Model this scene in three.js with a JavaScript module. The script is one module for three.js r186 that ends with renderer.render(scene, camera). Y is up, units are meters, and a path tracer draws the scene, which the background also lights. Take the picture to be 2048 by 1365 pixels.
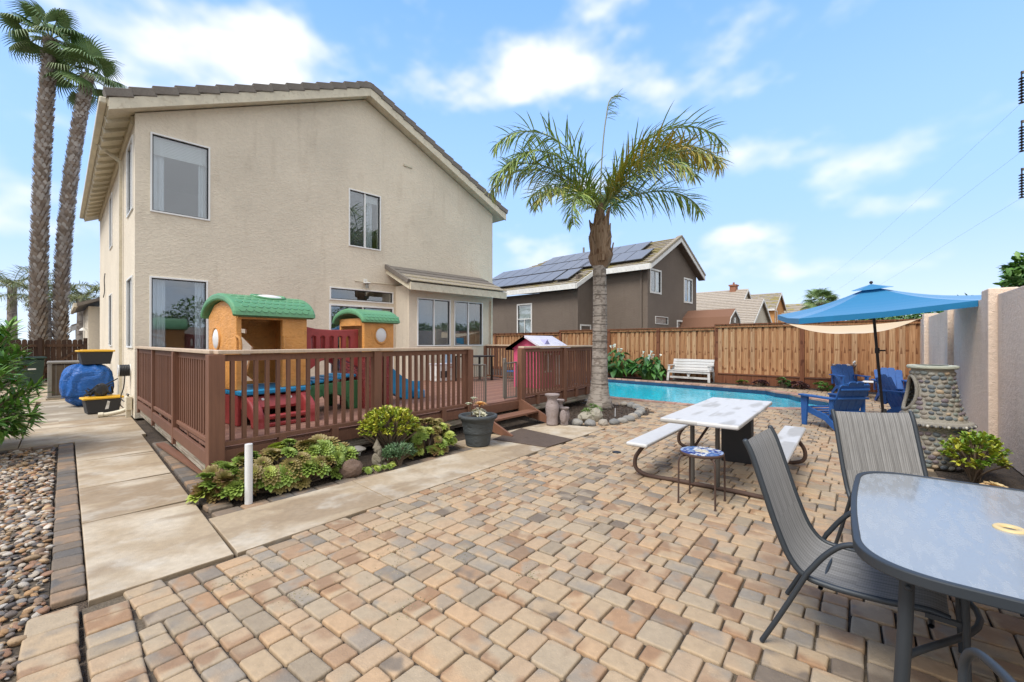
import * as THREE from 'three';
import { mergeGeometries } from 'three/addons/utils/BufferGeometryUtils.js';
import { RoundedBoxGeometry } from 'three/addons/geometries/RoundedBoxGeometry.js';

// ---------------------------------------------------------------- camera, sky, sun, exposure
const scene = new THREE.Scene();
const YAW = 44.13 * Math.PI / 180, CY = Math.cos(YAW), SY = Math.sin(YAW);
const camera = new THREE.PerspectiveCamera(75.59, 1024 / 682, 0.05, 2000);
camera.position.set(0, 1.6, 0);
camera.lookAt(CY * 100, 1.6 + 0.17, -SY * 100);
const renderer = new THREE.WebGLRenderer({ antialias: true });
renderer.setSize(1024, 682);
renderer.toneMapping = THREE.LinearToneMapping;
renderer.toneMappingExposure = 1.68;
renderer.shadowMap.enabled = true;

function rngOf(seed) { let a = seed >>> 0; return () => { a = (a + 0x6D2B79F5) >>> 0; let t = a; t = Math.imul(t ^ (t >>> 15), t | 1); t ^= t + Math.imul(t ^ (t >>> 7), t | 61); return ((t ^ (t >>> 14)) >>> 0) / 4294967296; }; }
const R = rngOf(20431);
const rr = (a, b) => a + (b - a) * R();
const clamp = (v, a = 0, b = 1) => Math.min(b, Math.max(a, v));
const ss = (a, b, x) => { const t = clamp((x - a) / (b - a)); return t * t * (3 - 2 * t); };
const mix = (a, b, t) => a + (b - a) * t;
// value noise that repeats after `per` cells
function hash(ix, iy, s) { let h = Math.imul(ix, 374761393) ^ Math.imul(iy, 668265263) ^ Math.imul(s, 982451653); h = Math.imul(h ^ (h >>> 13), 1274126177); return ((h ^ (h >>> 16)) >>> 0) / 4294967296; }
function vn(x, y, per, s) {
  const x0 = Math.floor(x), y0 = Math.floor(y), fx = x - x0, fy = y - y0;
  const u = fx * fx * (3 - 2 * fx), v = fy * fy * (3 - 2 * fy);
  const m = (k) => ((k % per) + per) % per;
  const a = hash(m(x0), m(y0), s), b = hash(m(x0 + 1), m(y0), s), c = hash(m(x0), m(y0 + 1), s), d = hash(m(x0 + 1), m(y0 + 1), s);
  return a + (b - a) * u + (c - a) * v + (a - b - c + d) * u * v;
}
function fbm(x, y, per, s, oct = 4) { let t = 0, w = 0.5, n = 0; for (let i = 0; i < oct; i++) { t += w * vn(x, y, per, s + i * 17); n += w; x *= 2; y *= 2; per *= 2; w *= 0.5; } return t / n; }
function vn3(x, y, z, s) { const z0 = Math.floor(z), f = z - z0, u = f * f * (3 - 2 * f); return mix(vn(x, y, 1 << 20, s + z0 * 131), vn(x, y, 1 << 20, s + (z0 + 1) * 131), u); }
function fbm3(x, y, z, s, oct) { let t = 0, w = 0.5, n = 0; for (let i = 0; i < oct; i++) { t += w * vn3(x, y, z, s + i * 19); n += w; x *= 2.03; y *= 2.03; z *= 2.03; w *= 0.52; } return t / n; }

{ // the sky: blue air, pale towards the horizon, with thin broken cloud
  const W = 1536, Hh = 768, data = new Float32Array(W * Hh * 4);
  const clouds = []; // drifts of cloud: azimuth and elevation, half sizes in radians
  const drift = (px, py, rx, ry, w) => { const r = (px - 1024) / 880, dx = CY + r * SY, dz = -SY + r * CY; const l = Math.hypot(dx, dz); clouds.push([Math.atan2(dz, dx), Math.atan((684 - py) / 880 / l), rx / 880, ry / 880, w]); };
  drift(430, 60, 150, 55, 0.44); drift(330, 120, 110, 40, 0.38); drift(540, 75, 60, 26, 0.3); drift(1080, 95, 130, 48, 0.42); drift(1220, 150, 170, 50, 0.42); drift(880, 150, 150, 45, 0.46); drift(940, 205, 120, 30, 0.42);
  drift(1330, 200, 100, 30, 0.3); drift(60, 380, 110, 45, 0.45); drift(40, 460, 70, 25, 0.35); drift(1740, 305, 60, 22, 0.45); drift(1480, 310, 70, 30, 0.4); drift(1680, 440, 150, 26, 0.4); drift(1600, 320, 60, 15, 0.3); drift(1440, 480, 90, 45, 0.35); drift(1600, 530, 100, 22, 0.3); drift(1080, 520, 110, 50, 0.4); drift(560, 150, 80, 30, 0.3);
  for (let i = 0; i < 130; i++) clouds.push([rr(0.5, 3.95), Math.asin(rr(0.1, 1)), rr(0.14, 0.4), rr(0.06, 0.2), rr(0.25, 0.5)]);
  for (let j = 0; j < Hh; j++) {
    const el = ((j + 0.5) / Hh - 0.5) * Math.PI, sy = Math.sin(el), cy = Math.cos(el);
    for (let i = 0; i < W; i++) {
      const az = ((i + 0.5) / W - 0.5) * 2 * Math.PI, k = (j * W + i) * 4;
      let r, g, b;
      if (sy >= 0) {
        const t = Math.pow(sy, 0.62);
        const h = [0.58, 0.66, 0.74], m = [0.285, 0.465, 0.79], z = [0.1, 0.265, 0.68];
        const lo = ss(0, 0.48, t), hi = ss(0.42, 0.95, t);
        r = mix(mix(h[0], m[0], lo), z[0], hi); g = mix(mix(h[1], m[1], lo), z[1], hi); b = mix(mix(h[2], m[2], lo), z[2], hi);
        const X = cy * Math.cos(az), Z = cy * Math.sin(az);
        const n = fbm3(X * 7.5 + 9, Z * 7.5 + 4, sy * 15 + 2, 5, 6), n2 = fbm3(X * 2.1 + 3, Z * 2.1 + 8, sy * 4, 77, 3);
        let c = (n2 - 0.56) * 0.5;
        for (const q of clouds) { let da = Math.abs(az - q[0]); if (da > Math.PI) da = 2 * Math.PI - da; const a = da * cy / q[2], e = (el - q[1]) / q[3], d = a * a + e * e; if (d < 5) c += q[4] * Math.exp(-d * 0.9); }
        const dens = ss(0.3, 1.0, c + (n - 0.5) * 1.75 + 0.2) * ss(0.01, 0.09, sy) * 0.95;
        const cl = 0.68 + 0.12 * (n - 0.5);
        r = mix(r, cl, dens); g = mix(g, cl * 1.01, dens); b = mix(b, cl * 1.04, dens);
      } else { r = 0.26; g = 0.25; b = 0.23; }
      data[k] = r; data[k + 1] = g; data[k + 2] = b; data[k + 3] = 1;
    }
  }
  const t = new THREE.DataTexture(data, W, Hh, THREE.RGBAFormat, THREE.FloatType);
  t.mapping = THREE.EquirectangularReflectionMapping; t.magFilter = THREE.LinearFilter; t.minFilter = THREE.LinearFilter; t.colorSpace = THREE.LinearSRGBColorSpace; t.needsUpdate = true;
  scene.background = t; scene.environment = t;
}
const sun = new THREE.DirectionalLight(new THREE.Color().setRGB(1, 0.962, 0.905), 2.15);
sun.position.set(-26 + 6, 38, 0.5 - 6); sun.target.position.set(6, 0, -6);
sun.castShadow = true; sun.shadow.radius = 50; sun.shadow.mapSize.set(4096, 4096);
Object.assign(sun.shadow.camera, { left: -34, right: 34, top: 34, bottom: -34, near: 1, far: 120 });
scene.add(sun, sun.target);

// ---------------------------------------------------------------- helpers
const taken = new Map();
function numbered(n) { const k = taken.get(n) || 0; taken.set(n, k + 1); return k ? n + '_' + String(k).padStart(3, '0') : n; }
function thing(name, label, category, pos = [0, 0, 0], turn = 0, group) {
  const o = new THREE.Group(); o.name = numbered(name); scene.add(o); o.position.set(...pos); o.rotation.y = turn;
  o.userData = { label, category }; if (group) o.userData.group = group; return o;
}
function copy(root, pos, turn, label, group) {
  const r = root.clone(); r.name = numbered(root.name.replace(/_\d{3}$/, '')); scene.add(r); r.position.set(...pos); r.rotation.y = turn;
  r.userData = { ...root.userData, label }; if (group) r.userData.group = group; return r;
}
function part(name, geo, m, parent, kind) {
  if (Array.isArray(geo)) geo = merge(geo);
  const o = new THREE.Mesh(geo, m); o.name = name; o.castShadow = o.receiveShadow = true; parent.add(o); if (kind) o.userData.kind = kind; return o;
}
function solo(name, geo, m, label, category, group) { const o = part(numbered(name), geo, m, scene); o.userData = { label, category }; if (group) o.userData.group = group; return o; }
function struct(name, geo, m) { const o = part(numbered(name), geo, m, scene); o.userData.kind = 'structure'; return o; }
function sgroup(name) { const o = new THREE.Group(); o.name = name; o.userData.kind = 'structure'; scene.add(o); return o; }
function sub(name, parent, pos = [0, 0, 0], turn = 0) { const o = new THREE.Group(); o.name = name; o.position.set(...pos); o.rotation.y = turn; parent.add(o); return o; }
function merge(list) {
  list = list.map((g) => { if (g.index) g = g.toNonIndexed(); for (const k of Object.keys(g.attributes)) if (!['position', 'normal', 'uv', 'color'].includes(k)) g.deleteAttribute(k); return g; });
  const col = list.some((g) => g.attributes.color);
  for (const g of list) {
    const n = g.attributes.position.count;
    if (!g.attributes.uv) g.setAttribute('uv', new THREE.BufferAttribute(new Float32Array(n * 2), 2));
    if (col && !g.attributes.color) g.setAttribute('color', new THREE.BufferAttribute(new Float32Array(n * 3).fill(1), 3));
  }
  return mergeGeometries(list, false);
}
// uv in metres, laid on each face along its main axis
function bx(g, off = 0) {
  if (g.index) g = g.toNonIndexed();
  if (!g.attributes.normal) g.computeVertexNormals();
  const p = g.attributes.position, n = g.attributes.normal, uv = new Float32Array(p.count * 2);
  for (let i = 0; i < p.count; i += 3) {
    let ax = 0, ay = 0, az = 0; for (let k = 0; k < 3; k++) { ax += Math.abs(n.getX(i + k)); ay += Math.abs(n.getY(i + k)); az += Math.abs(n.getZ(i + k)); }
    for (let k = i; k < i + 3; k++) {
      let u, v; if (ay >= ax && ay >= az) { u = p.getX(k); v = p.getZ(k); } else if (ax >= az) { u = p.getZ(k); v = p.getY(k); } else { u = p.getX(k); v = p.getY(k); }
      uv[k * 2] = u + off; uv[k * 2 + 1] = v + off * 0.7;
    }
  }
  g.setAttribute('uv', new THREE.BufferAttribute(uv, 2)); return g;
}
const box = (w, h, d, x = 0, y = 0, z = 0) => bx(new THREE.BoxGeometry(w, h, d).translate(x, y, z));
const rbox = (w, h, d, r, x = 0, y = 0, z = 0, seg = 2) => bx(new RoundedBoxGeometry(w, h, d, seg, Math.min(r, w / 2.01, h / 2.01, d / 2.01)).translate(x, y, z));
// a bar between two points, its long axis in local z
function bar(a, b, w, h) {
  const A = new THREE.Vector3(...a), B = new THREE.Vector3(...b), L = A.distanceTo(B);
  const g = bx(new THREE.BoxGeometry(w, h, L)); const m = new THREE.Matrix4().lookAt(B, A, Math.abs(B.y - A.y) > L * 0.98 ? new THREE.Vector3(0, 0, 1) : new THREE.Vector3(0, 1, 0));
  g.applyMatrix4(m).translate((A.x + B.x) / 2, (A.y + B.y) / 2, (A.z + B.z) / 2); return g;
}
function tube(pts, r, rad = 8, n = 0, closed = false) {
  const c = new THREE.CatmullRomCurve3(pts.map((p) => new THREE.Vector3(...p)), closed, 'centripetal');
  return new THREE.TubeGeometry(c, n || Math.max(4, pts.length * 5), r, rad, closed);
}
function cap(p, r) { return new THREE.SphereGeometry(r, 8, 6).translate(...p); }
function cyl(r0, r1, h, x = 0, y = 0, z = 0, n = 16) { return new THREE.CylinderGeometry(r1, r0, h, n).translate(x, y + h / 2, z); }
const lathe = (pts, n = 28) => new THREE.LatheGeometry(pts.map((p) => new THREE.Vector2(p[0], p[1])), n);
function shapeOf(pts, holes = []) { const s = new THREE.Shape(pts.map((p) => new THREE.Vector2(p[0], p[1]))); for (const h of holes) s.holes.push(new THREE.Path(h.map((p) => new THREE.Vector2(p[0], p[1])))); return s; }
const ext = (s, d, bev = 0, seg = 12) => bx(new THREE.ExtrudeGeometry(s, { depth: d, bevelEnabled: bev > 0, bevelThickness: bev, bevelSize: bev, bevelOffset: -bev, bevelSegments: 2, curveSegments: seg }));
const rect = (x0, y0, x1, y1) => [[x0, y0], [x1, y0], [x1, y1], [x0, y1]];
// a flat slab of ground: polygon in (x, z), its top at y
function slabGeo(poly, top, th = 0.09, bev = 0.01) { const g = new THREE.ExtrudeGeometry(shapeOf(poly.map((p) => [p[0], -p[1]])), { depth: th - 2 * bev, bevelEnabled: bev > 0, bevelThickness: bev, bevelSize: bev, bevelOffset: -bev, bevelSegments: 2 }); g.rotateX(-Math.PI / 2).translate(0, top - th + bev, 0); return bx(g); }
function tint(g, c) { const n = g.attributes.position.count, a = new Float32Array(n * 3); for (let i = 0; i < n; i++) { a[i * 3] = c[0]; a[i * 3 + 1] = c[1]; a[i * 3 + 2] = c[2]; } g.setAttribute('color', new THREE.BufferAttribute(a, 3)); return g; }
const mat4 = (p, e = [0, 0, 0], s = [1, 1, 1]) => new THREE.Matrix4().compose(new THREE.Vector3(...p), new THREE.Quaternion().setFromEuler(new THREE.Euler(...e, 'YXZ')), new THREE.Vector3(...s));

// ---------------------------------------------------------------- textures and materials
const toS = (c) => 255 * (c <= 0.0031308 ? 12.92 * c : 1.055 * Math.pow(c, 1 / 2.4) - 0.055);
function texture(n, size, fn, srgb = true) { // fn(u, v) with u, v in 0..1 gives linear colour or a grey value
  const d = new Uint8Array(n * n * 4);
  for (let j = 0; j < n; j++) for (let i = 0; i < n; i++) {
    const c = fn(i / n, j / n), k = (j * n + i) * 4;
    if (srgb) { d[k] = toS(clamp(c[0])); d[k + 1] = toS(clamp(c[1])); d[k + 2] = toS(clamp(c[2])); } else d[k] = d[k + 1] = d[k + 2] = 255 * clamp(c);
    d[k + 3] = 255;
  }
  const t = new THREE.DataTexture(d, n, n); t.wrapS = t.wrapT = THREE.RepeatWrapping; t.magFilter = THREE.LinearFilter; t.minFilter = THREE.LinearMipmapLinearFilter; t.generateMipmaps = true;
  if (srgb) t.colorSpace = THREE.SRGBColorSpace; const k = Array.isArray(size) ? size : [size, size]; t.repeat.set(1 / k[0], 1 / k[1]); t.needsUpdate = true; return t;
}
const lerp3 = (a, b, t) => [mix(a[0], b[0], t), mix(a[1], b[1], t), mix(a[2], b[2], t)];
const sc3 = (a, k) => [a[0] * k, a[1] * k, a[2] * k];
function M(color, rough = 0.8, o = {}) { const m = new (o.phys ? THREE.MeshPhysicalMaterial : THREE.MeshStandardMaterial)({ roughness: rough }); delete o.phys; m.color.setRGB(...color); for (const k in o) { if (m[k] && m[k].isColor) m[k].setRGB(...o[k]); else m[k] = o[k]; } return m; }
const white3 = [1, 1, 1];
const T = {};
T.stucco = texture(1024, 5.3, (u, v) => { const n = fbm(u * 5, v * 5, 5, 3, 5), f = fbm(u * 140, v * 140, 140, 9, 2), st = ss(0.6, 0.8, fbm(u * 26, v * 5, 130, 13, 4)); return sc3(lerp3([1, 0.985, 0.96], [0.86, 0.83, 0.79], st * 0.45), 0.8 + 0.24 * n + 0.1 * (f - 0.5)); });
T.stuccoB = texture(1024, 2.2, (u, v) => { const w = fbm(u * 14, v * 14, 14, 21, 3) * 2.2, a = fbm(u * 26 + w, v * 58 - w * 2, 26 * 8, 31, 2); const ridge = 1 - Math.abs(fbm(u * 20 + w, v * 44 + w * 1.5, 20 * 44, 41, 3) * 2 - 1); return 0.45 * ss(0.75, 1, ridge) + 0.4 * a + 0.15 * fbm(u * 150, v * 150, 150, 7, 1); }, false);
T.speck = texture(512, 1, (u, v) => 0.6 * fbm(u * 24, v * 24, 24, 5, 4) + 0.4 * fbm(u * 160, v * 160, 160, 6, 1), false);
function paverTex(seed, a, b, c) { return texture(1024, 2.4, (u, v) => { const n = fbm(u * 9, v * 9, 9, seed, 4), m = fbm(u * 13, v * 13, 13, seed + 50, 3), s = vn(u * 400, v * 400, 400, seed + 7), q = fbm(u * 70, v * 70, 70, seed + 3, 2); let col = lerp3(a, b, ss(0.42, 0.6, n)); col = lerp3(col, c, ss(0.54, 0.7, m) * 0.85); return sc3(col, 0.86 + 0.2 * q + (s > 0.93 ? 0.25 : 0) - (s < 0.05 ? 0.2 : 0)); }); }
const tan = [0.425, 0.3, 0.185], buff = [0.39, 0.302, 0.2], grey = [0.285, 0.24, 0.185], brn = [0.275, 0.165, 0.095], char = [0.165, 0.135, 0.105], rust = [0.345, 0.22, 0.13];
T.edge = paverTex(606, [0.21, 0.16, 0.115], [0.155, 0.135, 0.115], [0.27, 0.19, 0.125]);
T.pv = [paverTex(101, tan, buff, brn), paverTex(202, buff, grey, tan), paverTex(303, rust, tan, char), paverTex(404, grey, char, buff), paverTex(505, tan, rust, grey)];
T.conc = texture(1024, 3.1, (u, v) => { const n = fbm(u * 5, v * 5, 5, 61, 5), st = fbm(u * 3 + 0.6 * fbm(u * 8, v * 8, 8, 64, 3), v * 9, 3 * 3, 62, 4), f = fbm(u * 90, v * 90, 90, 63, 2), w = fbm(u * 14 + 2 * n, v * 16, 14 * 16, 66, 6); let c = lerp3([0.385, 0.295, 0.19], [0.50, 0.42, 0.31], ss(0.36, 0.64, n)); c = lerp3(c, [0.27, 0.195, 0.12], ss(0.48, 0.68, st) * 0.75); c = lerp3(c, [0.56, 0.52, 0.44], ss(0.5, 0.8, w) * 0.36); return sc3(c, 0.88 + 0.22 * f); });
T.concD = texture(512, 2.7, (u, v) => { const n = fbm(u * 5, v * 5, 5, 71, 5), st = fbm(u * 2, v * 12, 24, 72, 4), f = fbm(u * 80, v * 80, 80, 73, 2); let c = lerp3([0.30, 0.25, 0.185], [0.43, 0.375, 0.295], ss(0.35, 0.65, n)); c = lerp3(c, [0.24, 0.19, 0.13], ss(0.5, 0.72, st) * 0.6); return sc3(c, 0.88 + 0.22 * f); });
T.wood = texture(512, [0.5, 2.2], (u, v) => { const w = fbm(u * 3, v * 3, 3, 81, 3), g = fbm(u * 40 + w * 5, v * 3, 120, 82, 4), f = vn(u * 160, v * 8, 160 * 8, 83), k = fbm(u * 4, v * 7, 28, 84, 2); const kn = ss(0.80, 0.86, vn(u * 6, v * 14, 84, 85)); return sc3(lerp3(lerp3([1, 0.92, 0.84], [0.72, 0.6, 0.48], ss(0.35, 0.7, g)), [0.35, 0.2, 0.12], kn * 0.75), 0.84 + 0.22 * k + 0.1 * (f - 0.5)); });
T.woodB = texture(256, [0.5, 2.2], (u, v) => fbm(u * 50, v * 3, 150, 91, 3), false);
T.paintWood = texture(512, [0.6, 1.9], (u, v) => { const g = fbm(u * 50, v * 4, 200, 95, 3), p = fbm(u * 6, v * 9, 54, 96, 4); return sc3([1, 1, 1], 0.8 + 0.22 * g + 0.24 * (p - 0.5)); });
T.grayWood = texture(512, [1.6, 0.5], (u, v) => { const g = fbm(u * 4 + fbm(u * 6, v * 6, 6, 30, 2), v * 40, 160, 97, 4), m = fbm(u * 7, v * 5, 35, 98, 3); return lerp3(lerp3([0.40, 0.35, 0.28], [0.19, 0.15, 0.11], ss(0.35, 0.68, g)), [0.28, 0.30, 0.2], ss(0.55, 0.75, m) * 0.6); });
T.tile = texture(512, 1.4, (u, v) => { const n = fbm(u * 9, v * 9, 9, 111, 4), f = fbm(u * 90, v * 90, 90, 112, 2); return sc3([1, 0.97, 0.93], 0.7 + 0.4 * n + 0.2 * (f - 0.5)); });
T.moss = texture(512, 3.3, (u, v) => { const n = fbm(u * 6, v * 6, 6, 121, 5), f = fbm(u * 60, v * 60, 60, 122, 2); return sc3(lerp3([0.31, 0.27, 0.215], [0.28, 0.23, 0.08], ss(0.5, 0.68, n)), 0.75 + 0.5 * f); });
T.soil = texture(512, 1.1, (u, v) => { const n = fbm(u * 8, v * 8, 8, 131, 4), f = fbm(u * 60, v * 60, 60, 132, 2); return sc3(lerp3([0.055, 0.04, 0.028], [0.11, 0.08, 0.055], n), 0.6 + 0.8 * f); });
T.sand = texture(512, 1.3, (u, v) => { const n = fbm(u * 6, v * 6, 6, 141, 4), f = vn(u * 220, v * 220, 220, 142); return sc3(lerp3([0.06, 0.046, 0.032], [0.12, 0.092, 0.06], ss(0.4, 0.65, n)), 0.65 + 0.7 * f); });
T.bark = texture(512, [1.4, 1.6], (u, v) => { const rings = Math.abs(((v * 9 + 0.35 * fbm(u * 4, v * 3, 12, 151, 2)) % 1) - 0.5) * 2, n = fbm(u * 12, v * 40, 480, 152, 4), m = fbm(u * 5, v * 7, 35, 153, 3); return sc3(lerp3([0.36, 0.315, 0.27], [0.2, 0.165, 0.135], ss(0.4, 0.7, n)), (0.72 + 0.5 * m) * (rings > 0.93 ? 0.55 : 1)); });
T.sling = texture(512, [0.11, 0.45], (u, v) => { const a = vn(u * 34, v * 0.9, 34, 161), b = vn(u * 34, v * 9, 306, 162), w = Math.sin(v * Math.PI * 2 * 44) * 0.06; return lerp3([0.125, 0.12, 0.112], [0.32, 0.312, 0.295], clamp(ss(0.2, 0.85, a) * 0.62 + 0.2 + 0.3 * (b - 0.5) + w)); });
T.streak = texture(512, 0.9, (u, v) => { const a = fbm(u * 9 + 0.6 * fbm(u * 9, v * 9, 9, 175, 2), v * 40, 360, 171, 4); return 0.13 + 0.12 * ss(0.4, 0.62, a) + 0.08 * fbm(u * 90, v * 90, 90, 172, 1); }, false);
T.streakC = texture(512, 0.9, (u, v) => { const a = fbm(u * 9 + 0.6 * fbm(u * 9, v * 9, 9, 175, 2), v * 40, 360, 171, 4); return lerp3([0.27, 0.285, 0.29], [0.32, 0.335, 0.335], ss(0.42, 0.66, a) * 0.8 + 0.2 * vn(u * 120, v * 120, 120, 173)); });
T.ripple = texture(512, 1.9, (u, v) => { const w = fbm(u * 5, v * 5, 5, 181, 2); return 0.7 * fbm(u * 7 + w, v * 12, 84, 182, 3) + 0.3 * fbm(u * 22, v * 22, 22, 183, 2); }, false);
T.plaster = texture(256, 1.6, (u, v) => sc3([0.03, 0.6, 0.7], 0.85 + 0.4 * fbm(u * 6, v * 6, 6, 185, 4)));
T.wear = texture(512, 1.7, (u, v) => { const n = fbm(u * 3, v * 12, 36, 191, 4), f = fbm(u * 40, v * 40, 40, 192, 2); return sc3(lerp3([1, 1, 1], [0.72, 0.70, 0.66], ss(0.52, 0.74, n)), 0.92 + 0.12 * f); });
T.plain = texture(512, 0.8, (u, v) => { const n = fbm(u * 8, v * 8, 8, 195, 4), sc = ss(0.74, 0.8, fbm(u * 40, v * 9, 360, 197, 3)), d = ss(0.6, 0.78, fbm(u * 14, v * 14, 14, 198, 4)); return sc3(lerp3(lerp3(white3, [0.8, 0.76, 0.7], d * 0.6), [1.2, 1.2, 1.2], sc * 0.5), 0.8 + 0.26 * n); });
T.hide = texture(512, 0.55, (u, v) => { const w = fbm(u * 7, v * 7, 7, 201, 3) * 3; return fbm(u * 12 + w, v * 26 - w, 12 * 26, 202, 3); }, false);

const Z0 = {}; // the materials
const stuccoOf = (c, b = 0.012) => M(c, 0.93, { map: T.stucco, bumpMap: T.stuccoB, bumpScale: b });
Z0.stucco = stuccoOf([0.79, 0.71, 0.58], 0.006); Z0.trim = M([0.70, 0.635, 0.49], 0.6, { map: T.plain }); Z0.inside = M([0.45, 0.42, 0.37], 0.9);
Z0.brown = stuccoOf([0.175, 0.14, 0.113], 0.008); Z0.whiteTrim = M([0.78, 0.765, 0.72], 0.55, { map: T.plain });
Z0.vinyl = M([0.80, 0.80, 0.78], 0.4); Z0.gasket = M([0.03, 0.035, 0.04], 0.5); Z0.glass = M([0.86, 0.9, 0.92], 0.01, { phys: true, transmission: 1, thickness: 0, ior: 2.1 });
Z0.screen = M([0.075, 0.08, 0.085], 0.8); Z0.curtain = M([0.66, 0.67, 0.68], 0.9, { side: THREE.DoubleSide }); Z0.blind = M([0.66, 0.65, 0.61], 0.6);
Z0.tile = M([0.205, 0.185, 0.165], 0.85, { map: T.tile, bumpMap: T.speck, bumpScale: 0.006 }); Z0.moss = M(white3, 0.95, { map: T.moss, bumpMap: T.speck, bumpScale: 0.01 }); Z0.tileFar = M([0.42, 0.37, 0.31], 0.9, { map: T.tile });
Z0.pavers = []; for (const t of T.pv) for (const k of [[1, 1, 1], [0.78, 0.79, 0.81], [1.08, 1.02, 0.95]]) Z0.pavers.push(M(k, 0.88, { map: t, bumpMap: T.speck, bumpScale: 0.003 }));
Z0.edge = [[1, 1, 1], [0.8, 0.82, 0.84], [1.2, 1.1, 1]].map((k) => M(k, 0.9, { map: T.edge, bumpMap: T.speck, bumpScale: 0.004 }));
Z0.concrete = M(white3, 0.85, { map: T.conc, bumpMap: T.speck, bumpScale: 0.002 }); Z0.concreteDark = M(white3, 0.85, { map: T.concD, bumpMap: T.speck, bumpScale: 0.002 });
Z0.soil = M(white3, 0.98, { map: T.soil, bumpMap: T.speck, bumpScale: 0.03 }); Z0.sand = M(white3, 0.98, { map: T.sand, bumpMap: T.speck, bumpScale: 0.008 });
const fenceTints = [[0.43, 0.235, 0.115], [0.50, 0.30, 0.16], [0.37, 0.19, 0.09], [0.47, 0.31, 0.185], [0.32, 0.16, 0.075], [0.53, 0.355, 0.21]];
Z0.fence = fenceTints.map((c) => M(c, 0.85, { map: T.wood, bumpMap: T.woodB, bumpScale: 0.003 })); Z0.fenceDark = M([0.21, 0.085, 0.042], 0.85, { map: T.wood, bumpMap: T.woodB, bumpScale: 0.003 });
Z0.oldFence = [[0.075, 0.043, 0.03], [0.10, 0.06, 0.04], [0.06, 0.036, 0.026]].map((c) => M(c, 0.9, { map: T.wood, bumpMap: T.woodB, bumpScale: 0.004 }));
Z0.deckPaint = [[0.195, 0.088, 0.05], [0.21, 0.096, 0.055], [0.178, 0.08, 0.046]].map((c) => M(c, 0.72, { map: T.paintWood, bumpMap: T.woodB, bumpScale: 0.002 })); Z0.capRail = M([0.56, 0.43, 0.31], 0.75, { map: T.paintWood });
Z0.deckFloor = [[0.25, 0.125, 0.085], [0.28, 0.145, 0.10], [0.225, 0.112, 0.078]].map((c) => M(c, 0.8, { map: T.paintWood, bumpMap: T.woodB, bumpScale: 0.002 })); Z0.grayWood = M(white3, 0.92, { map: T.grayWood, bumpMap: T.woodB, bumpScale: 0.004 });
Z0.steel = M([0.2, 0.175, 0.145], 0.55, { metalness: 0.4 }); Z0.black = M([0.016, 0.016, 0.018], 0.5); Z0.blackDull = M([0.03, 0.03, 0.032], 0.75);
Z0.orange = M([0.70, 0.325, 0.085], 0.48, { map: T.plain, bumpMap: T.hide, bumpScale: 0.006 }); Z0.green = M([0.12, 0.32, 0.155], 0.42, { map: T.plain }); Z0.greenDeep = M([0.055, 0.19, 0.075], 0.5, { map: T.plain });
Z0.red = M([0.36, 0.052, 0.05], 0.42, { map: T.plain }); Z0.redRough = M([0.27, 0.035, 0.032], 0.5, { map: T.plain, bumpMap: T.hide, bumpScale: 0.03 }); Z0.blueToy = M([0.02, 0.29, 0.56], 0.4, { map: T.plain }); Z0.bubble = M([0.72, 0.72, 0.71], 0.25); Z0.pink = M([0.66, 0.09, 0.2], 0.5, { map: T.plain }); Z0.lilac = M([0.66, 0.64, 0.72], 0.55, { map: T.plain }); Z0.whitePlastic = M([0.74, 0.74, 0.73], 0.45, { map: T.wear });
Z0.adirondack = M([0.017, 0.098, 0.33], 0.55, { map: T.plain }); Z0.umbrella = M([0.005, 0.195, 0.42], 0.85, { phys: true, side: THREE.DoubleSide, transmission: 0.25, thickness: 0 }); Z0.sail = M([0.64, 0.49, 0.31], 0.9, { phys: true, side: THREE.DoubleSide, transmission: 0.25, thickness: 0 }); Z0.poleDark = M([0.028, 0.022, 0.02], 0.45, { metalness: 0.3 });
Z0.wallConc = M([0.80, 0.645, 0.52], 0.95, { map: T.stucco, bumpMap: T.speck, bumpScale: 0.014 });
Z0.frameGrey = M([0.042, 0.05, 0.058], 0.5, { metalness: 0.3 }); Z0.sling = M(white3, 0.8, { map: T.sling, side: THREE.DoubleSide }); Z0.tableGlass = M(white3, 1, { map: T.streakC, roughnessMap: T.streak, phys: true, clearcoat: 0.35, clearcoatRoughness: 0.08 });
Z0.tableWhite = M([0.57, 0.56, 0.54], 0.5, { map: T.wear }); Z0.rust = M([0.085, 0.048, 0.034], 0.75, { map: T.plain, bumpMap: T.speck, bumpScale: 0.002 }); Z0.tubeGrey = M([0.10, 0.092, 0.082], 0.55, { metalness: 0.35, map: T.plain });
Z0.leaf = M(white3, 0.5, { vertexColors: true, side: THREE.DoubleSide, phys: true, transmission: 0.12, thickness: 0 }); Z0.leafDull = M(white3, 0.7, { vertexColors: true, side: THREE.DoubleSide }); Z0.solid = M(white3, 0.75, { vertexColors: true });
Z0.bark = M(white3, 0.95, { map: T.bark, bumpMap: T.speck, bumpScale: 0.012 }); Z0.stem = M([0.16, 0.115, 0.075], 0.9);
Z0.water = M([0.80, 0.95, 0.98], 0.02, { phys: true, transmission: 1, thickness: 0, ior: 1.22, bumpMap: T.ripple, bumpScale: 0.012 }); Z0.plaster = M(white3, 0.8, { map: T.plaster });
Z0.pot = M([0.06, 0.068, 0.07], 0.7, { map: T.plain, bumpMap: T.hide, bumpScale: 0.01 }); Z0.statue = M([0.33, 0.27, 0.255], 0.85, { map: T.plain, bumpMap: T.hide, bumpScale: 0.012 }); Z0.rock = M(white3, 0.9, { vertexColors: true, bumpMap: T.speck, bumpScale: 0.008 });
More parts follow.
